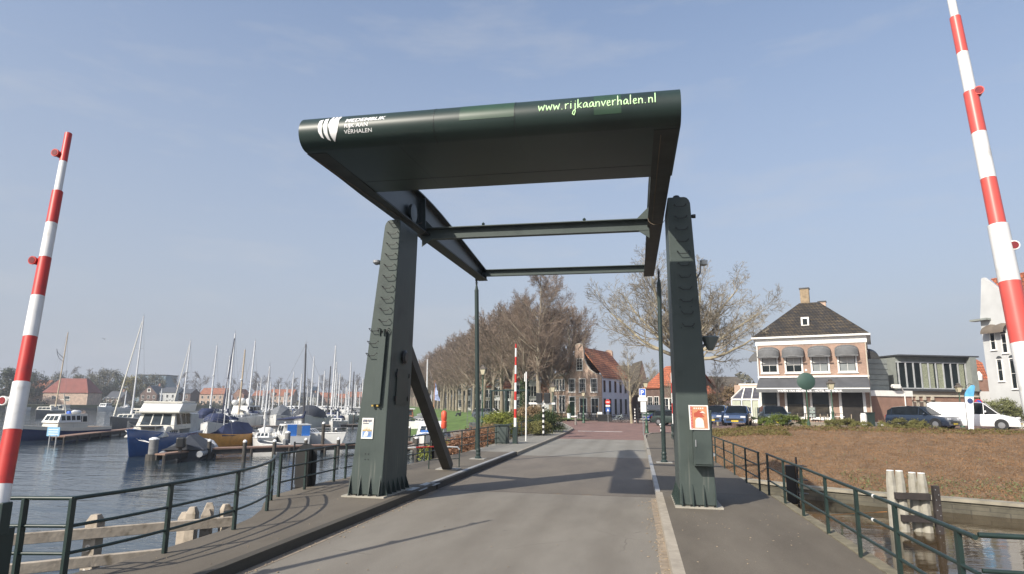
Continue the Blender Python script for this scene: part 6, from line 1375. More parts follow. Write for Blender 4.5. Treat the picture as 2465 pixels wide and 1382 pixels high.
# B3 ketch with furled sail
a=gz(268,1026,WZ); b=gz(350,1018,WZ); t=thing('sailing_ketch','dark hulled sailing yacht with tallest pale mast and thick furled headsail at the left','sailing yacht',atz(311,92,WZ),-1.15)
D=(a).dot(FW); gl=hull(t,13,3.6,1.25,GRH,sheer=.5,rake=.2,deck=WHB); rails(t,gl); cabin(t,-2.6,2.8,2.3,1.3,.75,CRB,slope=1,wins=4)
hm=at(345,758,t.location.dot(FW)).z-WZ-1.4; mast(t,-.3,1.3,hm,None,.13,4.5,None,fore=6.8,aft=-6.3,furl=M('sail cloth',(.55,.53,.46),.8),B=3.6,lean=.025)
cabin(t,-5,-2.6,2.2,1.3,1.5,CRB,slope=.4,wins=2,name='sprayhood')
# B4 two-mast sloop behind yacht
_cv=(WHB,BCV,GCV,CRB)
def sloop(label,px,pyb,pxt,pyt,D,L=10,hm=None,hullm=None,cover=None,furl=None,mastm=None,rz=None,cab=True,cz=.6,group='sailing yachts moored in the marina',mb_=None,radar=False,lean=.05):
    p=atz(px,D,WZ); rz=rz if rz is not None else math.atan2(-.2,-1)
    t=thing('sailing_yacht',label,'sailing yacht',p,rz,group)
    gl=hull(t,L,L*.29,L*.095+.15,hullm or WHB,sheer=.25,rake=.18,deck=WHB); rails(t,gl,.5)
    if cab: cabin(t,-L*.12,L*.24,L*.19,L*.095+.2,.5,WHB,slope=.7,wins=3); MB().ell((-L*.16,0,L*.095+.75),(L*.07,L*.10,.38)).obj('sprayhood',cover or _cv[int(px)%4],t,smooth=1)
    hh=at(pxt,pyt,D).z-WZ-1.2
    mast(t,L*.06,1.2,hh,mastm,max(.075,.006*L+.0009*D),L*.34,cover or _cv[int(px)%4],fore=L*.56,aft=-L*.49,furl=furl,B=L*.29,lean=lean,radar=radar)
    return t
SC_=M('sail cloth',(.55,.53,.46),.8); NSC=M('navy sail cloth',(.02,.025,.05),.8)
HD=-1.25
sloop('white sloop with leaning furled headsail behind the blue motor yacht flybridge',440,985,455,820,150,13,furl=SC_,rz=HD,radar=True)
sloop('white sloop with thin mast left of the crossing dark masts',506,985,518,832,140,12,rz=HD,cover=BCV,radar=True)
sloop('black hulled sloop with dark furled headsail making the crossing dark mast pair',545,1028,567,803,78,11,hullm=NAVYB,furl=NSC,mastm=ALU,rz=-1.08,lean=.05)
sloop('ketch with wooden pale mast and radar dish beside the tall white mast',575,1010,584,842,105,12,mastm=ASP,rz=HD,radar=True)
sloop('white sloop with tall white mast and dark backstay right of the wooden mast',597,1005,606,820,110,13,rz=HD,lean=.08)
sloop('thin masted white sloop behind the wooden masts, far row',541,1000,546,855,170,11,rz=HD)
t=sloop('small white sloop with short white mast moored at the near jetty',634,1075,649,882,58,6.5,rz=HD+.1,cover=WHB,lean=.09,cab=True)
sloop('sloop with black furled mast and white cockpit beside the grey covered launch',716,1062,725,828,62,8.5,rz=HD+1.2,mastm=DKM,cover=BCV,lean=.04)
sloop('white sloop with double halyard mast far behind the black mast',747,1000,757,858,190,13,rz=HD)
sloop('white sloop with the tallest bright mast of the right cluster',797,1012,806,832,112,12,rz=HD)
sloop('white sloop with grey mast just left of the tallest bright mast of the right cluster',788,1008,798,882,120,11,rz=HD,mastm=DKM,cover=DKC)
sloop('white sloop with second bright mast in the right cluster',802,1010,809,872,125,11,rz=HD)
sloop('thin masted sloop left of the right mast cluster',775,1000,783,893,150,10,rz=HD)
sloop('thin masted sloop with tall mast near the harbour side tower',838,998,844,872,150,10,rz=HD)
sloop('dark masted sloop beside the harbour side tower',846,1002,853,895,140,10,rz=HD,mastm=DKM)
sloop('sloop with blue boot stripe beside the white floating dock, right cluster',812,1018,814,900,100,9,rz=HD,cover=BCV)
sloop('white sloop whose lone mast shows right of the strut',1022,1040,1035,865,95,11,rz=HD+.4)
# crowded far rows, indistinguishable
rnd=random.Random(5)
proto=[sloop('white sailing yacht with bare mast in the crowded far rows of the marina',700,1000,705,895+q*10,180+10*q,9+q,rz=HD,cab=True,group='white yachts in the crowded far rows',cover=(BCV,WHB,GCV)[q]) for q in range(3)]
for k in range(30):
    px=585+rnd.random()*285; D=rnd.choice((150,165,200,225,255,280)); 
    if px<690: D=max(D,200)
    dup(proto[k%3],atz(px,D,WZ),HD+rnd.choice((0,0,PI))+rnd.uniform(-.1,.1),group='white yachts in the crowded far rows',sc=(1,1,rnd.uniform(.62,.95)))
# far shore sloops on the left half
for k,(px,pt,D) in enumerate(((300,940,230),(385,935,240),(720,900,240),(600,930,230))):
    sloop(['sloop with short mast near the dark barge','sloop with short mast right of the tall ketch','sloop in the middle distance behind the covered launch','sloop in the middle distance by the white cabin cruiser'][k],px,990,px+4,pt,D,10,rz=HD)
# B2b old barge with gaff
a=atz(125,150,WZ); t=thing('sailing_barge','old grey sailing barge with pale mast and curved gaff behind the navy motor boat','barge',a,HD+.2)
gl=hull(t,20,4.4,1.4,GRH,sheer=.2,rake=.05,deck=CRB,bow=.2); cabin(t,-7,-2,3.2,1.4,1.3,CRB,slope=.3,wins=4); cabin(t,1,6,3.0,1.4,.9,CRB,slope=.4,wins=3,name='fore_cabin')
hh=at(140,797,150).z-WZ-1.5; mast(t,-1.5,1.5,hh,ASP,.17,0,None,fore=9,aft=-9,B=4,lean=.09)
MB().tube([(-1.5-hh*.06,0,hh*.70),(.5,0,hh*.73),(2.2,0,hh*.78),(3.0,0,hh*.84),(2.2,0,hh*.80),(-1.5-hh*.065,0,hh*.74)],.05,6).obj('gaff',DKM,t)
for px,lab in ((40,'small white cruiser in front of the barge at far left'),(252,'pale cabin cruiser at the quay right of the red roofed barn')):
    t=thing('motor_boat',lab,'motor boat',atz(px,205 if px<100 else 240,WZ),HD); gl=hull(t,10,3.2,1.2,WHB,deck=WHB); cabin(t,-2.5,2.5,2.5,1.2,1.5,WHB,slope=.9,wins=3)
t=thing('flybridge_cruiser','big white flybridge cruiser behind the blue motor yacht roof','motor yacht',atz(425,225,WZ),HD); gl=hull(t,16,4.4,1.7,WHB,deck=WHB,sheer=.3); cabin(t,-4,4,3.4,1.7,1.5,WHB,slope=2,wins=4); MB().b2((-6,-1.7,3.2),(1.8,1.7,3.4)).obj('flybridge',WHB,t)
# white cabin cruiser stern-on mid (595,970)
t=thing('cabin_cruiser','tall white cabin cruiser with bundled white cover seen stern-on among the masts','motor yacht',atz(596,128,WZ),PI/2+.1)
gl=hull(t,11,4.2,1.6,WHB,deck=WHB,stern=.95); cabin(t,-3,2,3.9,1.6,1.5,WHB,slope=.8,wins=3); rr=MB()
for k in range(7): rr.ell((-2.5+.6*(k%3),-1.4+.5*k,3.7+.35*(k%2)),(.7,.6,.6),10,6)
rr.obj('bundled_cover',WHB,t,smooth=1); MB().b2((-5.4,-1.8,1.6),(-3,1.8,1.7)).obj('aft_deck',WHB,t)
# orange sloop with navy tent (500-590, 1070)
a=gz(520,1078,WZ); b=gz(590,1062,WZ); t=thing('sailing_dinghy','orange varnished sailing boat under a navy tent cover at the near jetty','sailing boat',gz(550,1071,WZ),-1.62); t.scale=(.88,.88,.92)
gl=hull(t,8.2,2.6,.95,ORH,sheer=.35,deck=TEAK,gun=ORH)
MB().loft([[(x,-w_,.95),(x,-w_*.9,1.15),(x,0,h_),(x,w_*.9,1.15),(x,w_,.95)] for x,w_,h_ in ((-3.8,.95,1.1),(-3,1.15,2.1),(-1,1.25,2.3),(.8,1.2,2.1),(2.2,.9,1.4))],closed=False).obj('tent_cover',BCV,t)
mast(t,1.0,1.0,5.5,ALU,.06,3.6,None,fore=4,aft=-4,B=2.6,spr=False); MB().ell((2.6,-1.35,.75),(.3,.18,.38)).obj('fender',M('yellow fender',(.45,.42,.08),.6),t); MB().box((-1.3,-1.32,1.05),(1.1,.05,.65)).obj('pale_sheet',M('mint sheet',(.5,.65,.6),.7),t)
# white bow with grey canvas between blue yacht and orange boat
t=thing('motor_boat','white bowed boat under a navy canopy between the blue motor yacht and the orange boat','motor boat',gz(513,1060,WZ),-1.1); gl=hull(t,7.5,2.7,1.5,WHB,sheer=.3,deck=WHB); MB().ell((-1,0,2.0),(2.2,1.25,.8)).obj('canopy',BCV,t,smooth=1); rails(t,gl,.5)
t=thing('motor_boat','boat with dark blue canopy showing above the blue motor yacht stern','motor boat',gz(492,1030,WZ),-1.2); gl=hull(t,8,2.8,1.1,WHB,deck=WHB); MB().ell((-.6,0,1.9),(2.2,1.3,1.1)).obj('canopy',BCV,t,smooth=1)
# inflatables / covered tender beside the yacht
a=gz(425,1102,WZ); t=thing('tender','grey covered inflatable tender with black outboard beside the blue motor yacht','tender',gz(430,1112,WZ)+(gz(515,1082,WZ)-gz(430,1112,WZ)).normalized()*3.6,math.atan2(gz(515,1082,WZ).y-gz(430,1112,WZ).y,gz(515,1082,WZ).x-gz(430,1112,WZ).x)); t.scale=(1.12,1.35,1.3)
for s in (-1,1): MB().tube([(-2.9,s*.85,.35),(1.5,s*.85,.42),(2.9,s*.45,.6),(3.4,0,.72)],[.16,.22,.22,.16],10).obj('tube',M('tender tube grey',(.34,.35,.36),.5),t,smooth=1)
MB().loft([[(x,-w_,.55),(x,0,h_),(x,w_,.55)] for x,w_,h_ in ((-2.6,1.0,.9),(-1,1.05,1.25),(1.2,1.0,1.2),(2.8,.55,.8))],closed=False).obj('cover',DKC,t)
MB().b2((-2.5,-.85,-.2),(2.4,.85,.5)).obj('floor',DKC,t)
o=MB().box((-3.1,0,.95),(.5,.4,.55)).obj('outboard',BLACK,t,bev=.08); MB().box((-3.15,0,.3),(.16,.14,1.0)).obj('outboard_leg',BLACK,o)
t=thing('dinghy','small white dinghy with outboard under the near jetty edge','dinghy',gz(650,1086,WZ),2.6); gl=hull(t,4.2,1.6,.55,WHB,deck=DKC,sheer=.4); o=MB().box((-2.4,0,.8),(.4,.35,.5)).obj('outboard',M('grey outboard',(.15,.16,.17),.4),t,bev=.08); MB().box((-2.42,0,.2),(.12,.1,.8)).obj('outboard_leg',BLACK,o)
# covered grey launch (white hull, grey dome cover)
t=thing('launch','white launch under a domed dark grey cover with black bow emblem','motor boat',gz(741,1041,WZ),-1.25)
t.scale=(1.2,1.3,1.3); gl=hull(t,7.6,3.0,1.35,WHB,sheer=.35,deck=WHB); MB().loft([[(x,-w_,1.4+.1*max(0,x)),(x,-w_*.85,1.4+h_*.6),(x,-w_*.4,1.4+h_*.95),(x,0,1.4+h_),(x,w_*.4,1.4+h_*.95),(x,w_*.85,1.4+h_*.6),(x,w_,1.4+.1*max(0,x))] for x,w_,h_ in ((-3.6,1.1,.5),(-2.6,1.45,1.1),(0,1.5,1.35),(2.,1.15,1.0),(3.2,.5,.45))],closed=False).obj('cover',DKC,t,smooth=1)
t=thing('motor_boat','motor boat under a pale grey canvas cover left of the domed launch','motor boat',gz(672,1026,WZ),HD+.1); t.scale=(1.2,1.2,1.35); gl=hull(t,7.5,2.8,1.1,WHB,deck=WHB); MB().loft([[(x,-w_,1.1),(x,-w_*.7,1.1+h_*.7),(x,0,1.1+h_),(x,w_*.7,1.1+h_*.7),(x,w_,1.1)] for x,w_,h_ in ((-3.4,1.1,.6),(-1.6,1.35,1.5),(.8,1.3,1.3),(3.0,.6,.5))],closed=False).obj('cover',GCV,t)
# white boat with blue panels (680-745,1060)
t=thing('cabin_cruiser','small white cabin boat with bright blue canvas panels by the near jetty','motor boat',gz(698,1073,WZ),2.3)
gl=hull(t,6.4,2.5,.95,WHB,deck=WHB); cabin(t,-1.2,1.6,2.0,.95,1.0,WHB,slope=.6,wins=2)
BLP=M('bright blue canvas',(.03,.17,.55),.7); MB().b2((-3.02,.15,1.0),(-2.96,.95,2.0)).obj('canvas_panel',BLP,t); MB().b2((-3.02,-1.0,1.0),(-2.96,-.3,1.9)).obj('canvas_panel',BLP,t); MB().b2((-3.0,-1.1,1.95),(-1.2,1.1,2.02)).obj('canopy',WHB,t)
t=thing('motor_boat','small white cabin boat with blue door far behind the covered boats','motor boat',gz(686,1008,WZ),HD); gl=hull(t,8,2.7,1.0,WHB,deck=WHB); cabin(t,-2.5,2,2.3,1.0,1.3,WHB,slope=.6,wins=2); MB().box((-3,0,1.6),(.8,2.1,1.2)).obj('canopy',BLP,t)
# blurry run of motor boats far
mp_=thing('motor_boat','white motor cruiser in the crowded far rows of the marina','motor boat',atz(705,215,WZ),HD,'white motor cruisers in the crowded far rows'); gl=hull(mp_,9,3,1.3,WHB,deck=WHB); cabin(mp_,-2.5,2.4,2.5,1.3,1.3,WHB,slope=.8,wins=3); MB().box((-3.2,0,2.0),(1.8,2.4,.8)).obj('canopy',GCV,mp_,bev=.1)
for k in range(16):
    px=690+rnd.random()*180; dup(mp_,atz(px,rnd.choice((140,170,195,215,240,260)),WZ),HD+rnd.choice((0,PI,.3,PI/2)))
# boats between tower and strut
t=thing('motor_yacht','classic motor yacht with wooden wheelhouse and white hull band right of the harbour side tower','motor yacht',gz(998,1035,WZ)+Vector((-3,4,0)),-1.2)
gl=hull(t,10,3.3,1.5,NAVYB,deck=WHB,sheer=.4,gun=WHB); cabin(t,-2,2.2,2.5,1.5,1.5,M('mahogany',(.22,.09,.04),.4,nz=.2),slope=.4,wins=3); MB().b2((-2.4,-1.4,3.0),(2.3,1.4,3.12)).obj('roof',WHB,t); MB().b2((-4,-1.2,1.5),(-2,1.2,2.6)).obj('aft_canopy',WHB,t); rails(t,gl,.5)
mast(t,0,3.0,3.2,WHB,.05,0,None,spr=False,B=1.5)
t=thing('cabin_cruiser','white cabin cruiser with slim mast seen through the railing behind the strut','motor boat',gz(1032,1088,WZ)+Vector((-1,3.5,0)),-1.35)
gl=hull(t,8,2.8,1.1,WHB,deck=WHB,sheer=.35,gun=BLUEH); cabin(t,-1.5,2.0,2.2,1.1,1.05,WHB,slope=1.0,wins=3); MB().b2((-3.2,-1.15,1.1),(-1.3,1.15,2.35)).obj('aft_canopy',WHB,t,bev=.06); rails(t,gl,.5); mast(t,.3,2.1,3.0,ALU,.04,0,None,spr=False,B=1.5)
MB().b2((2.,-.6,1.55),(3.0,.6,1.7)).obj('hatch',BLP,t)
t=thing('motor_boat','low grey boat moored under the rubble bank behind the railing','motor boat',gz(1062,1082,WZ)+Vector((-1.2,4,0)),-1.2); gl=hull(t,6,2.2,.8,WHB,deck=GCV); MB().ell((-.4,0,1.0),(1.6,.9,.4)).obj('cover',GCV,t,smooth=1)
t=thing('gull','small gull flying in the open sky above the harbour','bird',at(252,816,60)); mb=MB().ell((0,0,0),(.20,.06,.06)); mb.add([(0.05,.05,0),(-.1,.05,0),(-.12,.55,.12),(-.02,.5,.12)],[(0,1,2,3)]).add([(0.05,-.05,0),(-.1,-.05,0),(-.12,-.55,.12),(-.02,-.5,.12)],[(0,1,2,3)]).obj('body',GREYC,t); t.scale=(.55,.55,.55)
# ---------------- vegetation ----------------
BARK=M('lime bark',(.23,.20,.15),.95,nz=.35,ns=1.5,bump=.7,bs=9); TWIG=M('bare reddish twigs',(.21,.16,.122),.9,nz=.3,ns=.5)
TWIGP=M('bare plane twigs',(.24,.21,.16),.9,nz=.3,ns=.4); BARKP=M('plane bark',(.33,.29,.20),.9,nz=.35,ns=1.2,bump=.4,bs=6)
class Tree:
    def __init__(s,seed): s.r=random.Random(seed); s.t=MB(); s.c=MB()
    def vec(s): 
        a=s.r.uniform(0,2*PI); z=s.r.uniform(-1,1); q=math.sqrt(1-z*z); return Vector((q*math.cos(a),q*math.sin(a),z))
    def br(s,p,d,L,r,lv,spec):
        sp=spec[lv]; n=sp['seg']; pts=[p.copy()]; dirs=[]; q=p.copy(); dd=d.copy()
        for i in range(n):
            dd=(dd+s.vec()*sp['wob']+Vector((0,0,sp['up']))).normalized(); q=q+dd*L/n; pts.append(q.copy()); dirs.append(dd.copy())
        r1=r*sp.get('tip',.35)
        (s.t if lv<=spec['split'] else s.c).tube(pts,[r+(r1-r)*i/n for i in range(n+1)],sp['sides'],caps=False)
        if lv+1>=spec['n']: return
        k=sp['kids']; k=int(k+s.r.random()) if k%1 else int(k)
        for j in range(k):
            f=sp['from']+(1-sp['from'])*(j+s.r.random())/k; i=min(int(f*n),n-1); base=pts[i].lerp(pts[i+1],f*n-i); dr=dirs[i]
            side=s.vec(); side=(side-dr*side.dot(dr)).normalized(); an=R_(sp['ang']*s.r.uniform(.75,1.25))
            nd=dr*math.cos(an)+side*math.sin(an)
            if lv==0 and 'env' in spec: LL=spec['env'](f)*s.r.uniform(.85,1.12)
            else: LL=L*sp['lr']*(1.05-.45*f)*s.r.uniform(.75,1.2)
            rr=max(spec['minr'],(r+(r1-r)*f)*sp['rr'])
            s.br(base,nd,LL,rr,lv+1,spec)
def make_tree(name,label,cat,seed,H,spec,bm,tm,loc=(0,0,0),group=None,rz=0,trunk_h=None,extra=None):
    T=Tree(seed); T.br(Vector((0,0,-.3)),Vector((0,0,1)),H,spec['r0'],0,spec)
    if extra: extra(T,spec)
    t=thing(name,label,cat,loc,rz,group)
    a=T.t.obj('trunk',bm,t,smooth=1,fix=False); b=T.c.obj('crown',tm,t,fix=False); return t
def lime_spec(q=1.,H=17,minr=.0095,wide=4.6,lo=.30):
    return {'n':5,'split':1,'r0':.36,'minr':minr,'env':lambda f:(wide*1.50*max(.10,min(1,max(lo,(f-.10)*2.2))*(max(0,1-f)**.60)*1.22)),
     0:dict(seg=10,wob=.05,up=.06,sides=8,kids=36*q,**{'from':.27},ang=46,lr=.4,rr=.42,tip=.10),
     1:dict(seg=6,wob=.09,up=.085,sides=5,kids=12,**{'from':.15},ang=40,lr=.42,rr=.45,tip=.25),
     2:dict(seg=3,wob=.14,up=.08,sides=3,kids=9*q,**{'from':.12},ang=38,lr=.5,rr=.55,tip=.4),
     3:dict(seg=2,wob=.15,up=.05,sides=3,kids=4.5*q,**{'from':.1},ang=35,lr=.55,rr=.7,tip=.5),
     4:dict(seg=1,wob=.1,up=.05,sides=3,kids=0,**{'from':.1},ang=30,lr=.5,rr=.7,tip=.5)}
def fine(s):
    s=dict(s); s['n']=6; s[3]=dict(s[3],kids=4.5); s[4]=dict(seg=1,wob=.12,up=.04,sides=3,kids=1.5,**{'from':.15},ang=36,lr=.6,rr=.75,tip=.5); s[5]=dict(seg=1,wob=.1,up=.03,sides=3,kids=0,**{'from':.1},ang=30,lr=.5,rr=.7,tip=.4); s['minr']=.007; return s
# avenue: first tree is the big one with the twin stems
A0=atz(1297,76,.45); A1=atz(1046,205,.5); ad=(A1-A0); ad.z=0; AL=ad.length; ad.normalize()
H0t=at(1292,668,80).z-.4
names=['second','third','fourth','fifth','sixth','seventh','eighth','ninth','tenth','eleventh','twelfth','thirteenth','fourteenth','fifteenth','sixteenth','seventeenth','eighteenth','nineteenth','twentieth']
big=make_tree('lime_tree','biggest bare lime tree, left stem of the twin trunks','tree',3,H0t*.985,fine(lime_spec(1.12,H0t,wide=5.1)),BARK,TWIG,A0,'bare lime trees of the harbour avenue')
v2=make_tree('lime_tree','bare lime tree forming the right stem of the twin trunks','tree',8,H0t*.76,fine(lime_spec(.9,H0t,wide=3.5)),BARK,TWIG,atz(1328,77,.45),'bare lime trees of the harbour avenue',rz=1)
va=make_tree('lime_tree','bare lime tree with ivy covered trunk, second in the front avenue row','tree',21,15.5,lime_spec(1.0,wide=5.4,lo=.7),BARK,TWIG,A0+ad*7.6,'bare lime trees of the harbour avenue',rz=.5)
vb=make_tree('lime_tree','third bare lime tree in the front avenue row','tree',34,15.2,lime_spec(.95,minr=.013,wide=5.6,lo=.8),BARK,TWIG,A0+ad*15.,'bare lime trees of the harbour avenue',rz=2)
vc=make_tree('lime_tree','fourth bare lime tree in the front avenue row','tree',55,15.5,lime_spec(.9,minr=.022,wide=5.8,lo=.8),BARK,TWIG,A0+ad*22.4,'bare lime trees of the harbour avenue',rz=4)
rt_=random.Random(9)
for k in range(4,40):
    src=(vb,vc)[k%2] if k<12 else vc
    d_=ad*7.4*k; lab=(names[k-1] if k<12 else None)
    lab=('%s bare lime tree in the front avenue row, counted from the bridge'%lab) if lab else 'distant bare lime tree in the long front row of the avenue'
    dup(src,A0+d_+Vector((rt_.uniform(-.4,.4),rt_.uniform(-.4,.4),0)),rt_.uniform(0,6.3),lab,'bare lime trees of the harbour avenue',sc=rt_.uniform(.97,1.04))
side=Vector((-ad.y,ad.x,0))*-1
for k in range(1,28):
    src=(va,vb,vc)[k%3] if k<8 else vc
    lab=('%s bare lime tree in the rear avenue row, counted from the bridge'%names[k-1]) if k<9 else 'distant bare lime tree in the rear row of the avenue'
    dup(src,A0+ad*(7.6*k+3)+side*7.5,rt_.uniform(0,6.3),lab,'bare lime trees of the harbour avenue rear row',sc=rt_.uniform(.9,1.0))
# leaves builder
def leaves(mb,rnd,n,pos,size,flat=0.):
    for _ in range(n):
        c=pos(rnd); s=size*rnd.uniform(.6,1.4); a=Vector((rnd.gauss(0,1),rnd.gauss(0,1),rnd.gauss(0,1)*(1-flat))).normalized(); b=Vector((rnd.gauss(0,1),rnd.gauss(0,1),rnd.gauss(0,1))); b=(b-a*b.dot(a)).normalized()*s*.6; a=a*s
        o=len(mb.v); mb.v+=[tuple(c-a),tuple(c+b),tuple(c+a),tuple(c-b)]; mb.f.append((o,o+1,o+2,o+3))
    return mb
def leafmat(name,c,var=.5,ns=2.):
    m=M(name,c,.75,nz=var,ns=ns,spec=.3); return m
IVY=leafmat('ivy leaf',(.035,.06,.018)); 
rl=random.Random(77)
def cyl(r0,h0,h1):
    def f(r):
        a=r.uniform(0,6.28); q=r0*r.uniform(.8,1.4); return Vector((q*math.cos(a),q*math.sin(a),r.uniform(h0,h1)))
    return f
leaves(MB(),rl,2500,cyl(.42,.3,5.2),.09).obj('ivy',IVY,va,fix=False)
# plane tree behind the right tower
PS={'n':6,'split':1,'r0':.48,'minr':.014,
 0:dict(seg=4,wob=.04,up=.02,sides=9,kids=8,**{'from':.78},ang=55,lr=.85,rr=.62,tip=.6),
 1:dict(seg=9,wob=.17,up=.065,sides=6,kids=10,**{'from':.18},ang=42,lr=.52,rr=.55,tip=.22),
 2:dict(seg=6,wob=.20,up=.10,sides=4,kids=7,**{'from':.15},ang=42,lr=.55,rr=.55,tip=.3),
 3:dict(seg=4,wob=.2,up=.10,sides=3,kids=5,**{'from':.12},ang=42,lr=.55,rr=.6,tip=.4),
 4:dict(seg=2,wob=.2,up=.03,sides=3,kids=3.5,**{'from':.1},ang=40,lr=.6,rr=.75,tip=.5),
 5:dict(seg=1,wob=.15,up=.03,sides=3,kids=0,**{'from':.1},ang=30,lr=.5,rr=.7,tip=.5)}
def plane_extra(T,spec):
    for a,L_,el,z in ((PI*.98,9.5,.14,6.6),(PI*.90,9.0,.42,6.9),(PI*1.05,8.0,.75,7.4),(.02,7.9,.30,6.6),(.1,7.2,.10,6.3),(-.1,7.6,.8,7.4),(PI*.5,6.5,1.15,7.4),(PI*.75,7.8,1.0,7.5),(.35,7.5,1.15,7.5)):
        T.br(Vector((0,0,z-.3)),Vector((math.cos(a)*math.cos(el),math.sin(a)*math.cos(el)*.6,math.sin(el))).normalized(),L_,.20,1,spec)
Pp=atz(1652,60,.5)
make_tree('plane_tree','large spreading bare plane tree behind the poster tower','tree',4,8.2,PS,BARKP,TWIGP,Pp,None,rz=-.19,extra=plane_extra)
SM={'n':5,'split':1,'r0':.17,'minr':.009,'env':lambda f:3.7*(1.2-f),
 0:dict(seg=8,wob=.05,up=.05,sides=8,kids=26,**{'from':.30},ang=45,lr=.4,rr=.4,tip=.12),
 1:dict(seg=5,wob=.15,up=.14,sides=4,kids=7,**{'from':.2},ang=40,lr=.45,rr=.5,tip=.3),
 2:dict(seg=3,wob=.15,up=.08,sides=3,kids=5,**{'from':.15},ang=38,lr=.5,rr=.6,tip=.4),
 3:dict(seg=2,wob=.15,up=.05,sides=3,kids=3,**{'from':.1},ang=35,lr=.55,rr=.7,tip=.5),
 4:dict(seg=1,wob=.1,up=.05,sides=3,kids=0,**{'from':.1},ang=30,lr=.5,rr=.7,tip=.5)}
st=make_tree('street_tree','small bare street tree with grey green trunk before the pale blue wall','tree',12,8.0,SM,BARKP,TWIGP,atz(1521,72,.4))
dup(st,atz(1728,66,.5),2.,'small bare tree with pale twigs between poster tower and conservatory',sc=.72)
dup(st,atz(1622,80,.4),1.,'thin bare tree between the right rod and the tower edge',sc=.7)
dup(st,atz(1566,125,.4),3.,'bare tree top behind the grey tiled house, left of the orange roofs',sc=1.3)
# olive bush pink right by white house
def bush(name,label,loc,r,n,size,mat,stem=True,cat='shrub',group=None,rz=0,seed=1,low=.15,nclump=26):
    t=thing(name,label,cat,loc,rz,group); rn=random.Random(seed); cl=[]
    for _ in range(nclump):
        a=rn.uniform(0,6.28); u=rn.random()**.5; z=rn.uniform(low,1); k=math.sqrt(max(.05,1-max(0,(z-.35)/.65)**2)); cl.append(Vector((r[0]*u*k*math.cos(a),r[1]*u*k*math.sin(a),r[2]*z*.88)))
    cr_=min(r)*.34
    def pos(q): c=rn.choice(cl); return c+Vector((q.gauss(0,cr_*.55),q.gauss(0,cr_*.55),abs(q.gauss(0,cr_*.5))-cr_*.15))
    leaves(MB(),rn,n,pos,size).obj('foliage',mat,t,fix=False)
    if stem:
        mb=MB()
        for c in cl[:14]: mb.tube([(c.x*.1,c.y*.1,-.1),(c.x*.5,c.y*.5,c.z*.5),c],[.025,.018,.008],4)
        mb.obj('stem',BARK,t)
    return t
HG=leafmat('low hedge leaf',(.105,.14,.028)); HG2=leafmat('olive hedge leaf',(.14,.135,.045)); FOR_=leafmat('yellow green shrub leaf',(.17,.19,.035)); DKH=leafmat('dark hedge leaf',(.045,.065,.02)); BAMB=leafmat('bamboo leaf',(.15,.16,.07)); REDB=leafmat('red brown shrub',(.20,.105,.06)); DRYB=leafmat('dry brown shrub',(.20,.14,.075))
def on(px,D,z): return atz(px,D,z)
bush('shrub','bright green low shrub at the embankment top left of the round sign back',on(1885,42.6,PLZ+.12),(1.55,.6,.75),9500,.034,HG,seed=2,nclump=44)
bush('shrub','olive green low shrub at the embankment top below the hotel door',on(2036,42.2,PLZ+.12),(1.6,.5,.50),8000,.034,HG2,seed=3,nclump=44)
bush('shrub','olive green low shrub before the navy estate car',on(2180,41.4,PLZ+.12),(1.75,.5,.55),9000,.034,HG2,seed=4,nclump=44)
bush('bamboo_shrub','airy olive bamboo shrub at the white house by the right boom',on(2415,48,PLZ),(1.7,1.0,2.2),13000,.046,BAMB,seed=5,nclump=60)
bush('shrub','small dark shrub in front of the conservatory',on(1800,52,PLZ),(1.,.5,.6),1500,.05,DKH,seed=6)
bush('shrub','yellow green flowering shrub behind the far left railing beside the cabinet',on(1200,46,.0),(1.5,1.1,1.75),13000,.045,FOR_,seed=7,nclump=70)
bush('shrub','green shrub right of the yellow green shrub behind the cabinet',on(1228,50,.0),(1.1,1.0,1.7),7000,.05,DKH,seed=8,nclump=50)
bush('hedge','dark leafy hedge beside the black and white pole, left of the corner wing',on(1314,52,.1),(1.35,1.2,1.75),13000,.045,DKH,seed=9,nclump=80,cat='hedge')
bush('shrub','dry brown shrub thicket under the twin trunk tree',on(1275,56,.1),(2.6,1.5,2.0),9000,.07,DRYB,seed=10,nclump=70)
for k,(x,y,s,l) in enumerate(((-9.2,34,1.,'red brown shrub just behind the left lifting rod railing'),(-9.3,37.5,1.1,'red brown shrub left of the cabinet behind the railing'),(-9.0,31.5,.7,'low red brown shrub beside the dark narrow ship signal'),(-9.4,41,1.1,'red brown shrub under the yellow green shrub'),(-9.3,48,1.1,'red brown shrub behind the white pole'))):
    bush('shrub',l,(x,y,-.6+k*.08),(1.2*s,1.9*s,1.2*s),8500,.042,(REDB,REDB,REDB,DRYB,DRYB)[k],seed=20+k,nclump=50)
bush('shrub','yellow green low growth on the bank below the dark narrow ship signal',(-10.8,35.5,-.9),(1.2,1.8,1.0),3500,.06,FOR_,seed=31,nclump=40)
bush('shrub','mixed brown green growth at the footway edge beside the striped pole',on(1296,47.5,.1),(.9,1.2,1.0),4500,.05,HG2,seed=32,nclump=40)
bush('shrub','tall twiggy thicket behind the conservatory below the grey roof',on(1790,80,.4),(4.5,2,4.6),12000,.09,DRYB,seed=33,nclump=90)
bush('shrub','brown thicket between poster tower and conservatory in front of the houses',on(1712,74,.4),(2.6,2,3.2),6000,.08,DRYB,seed=34,nclump=60)
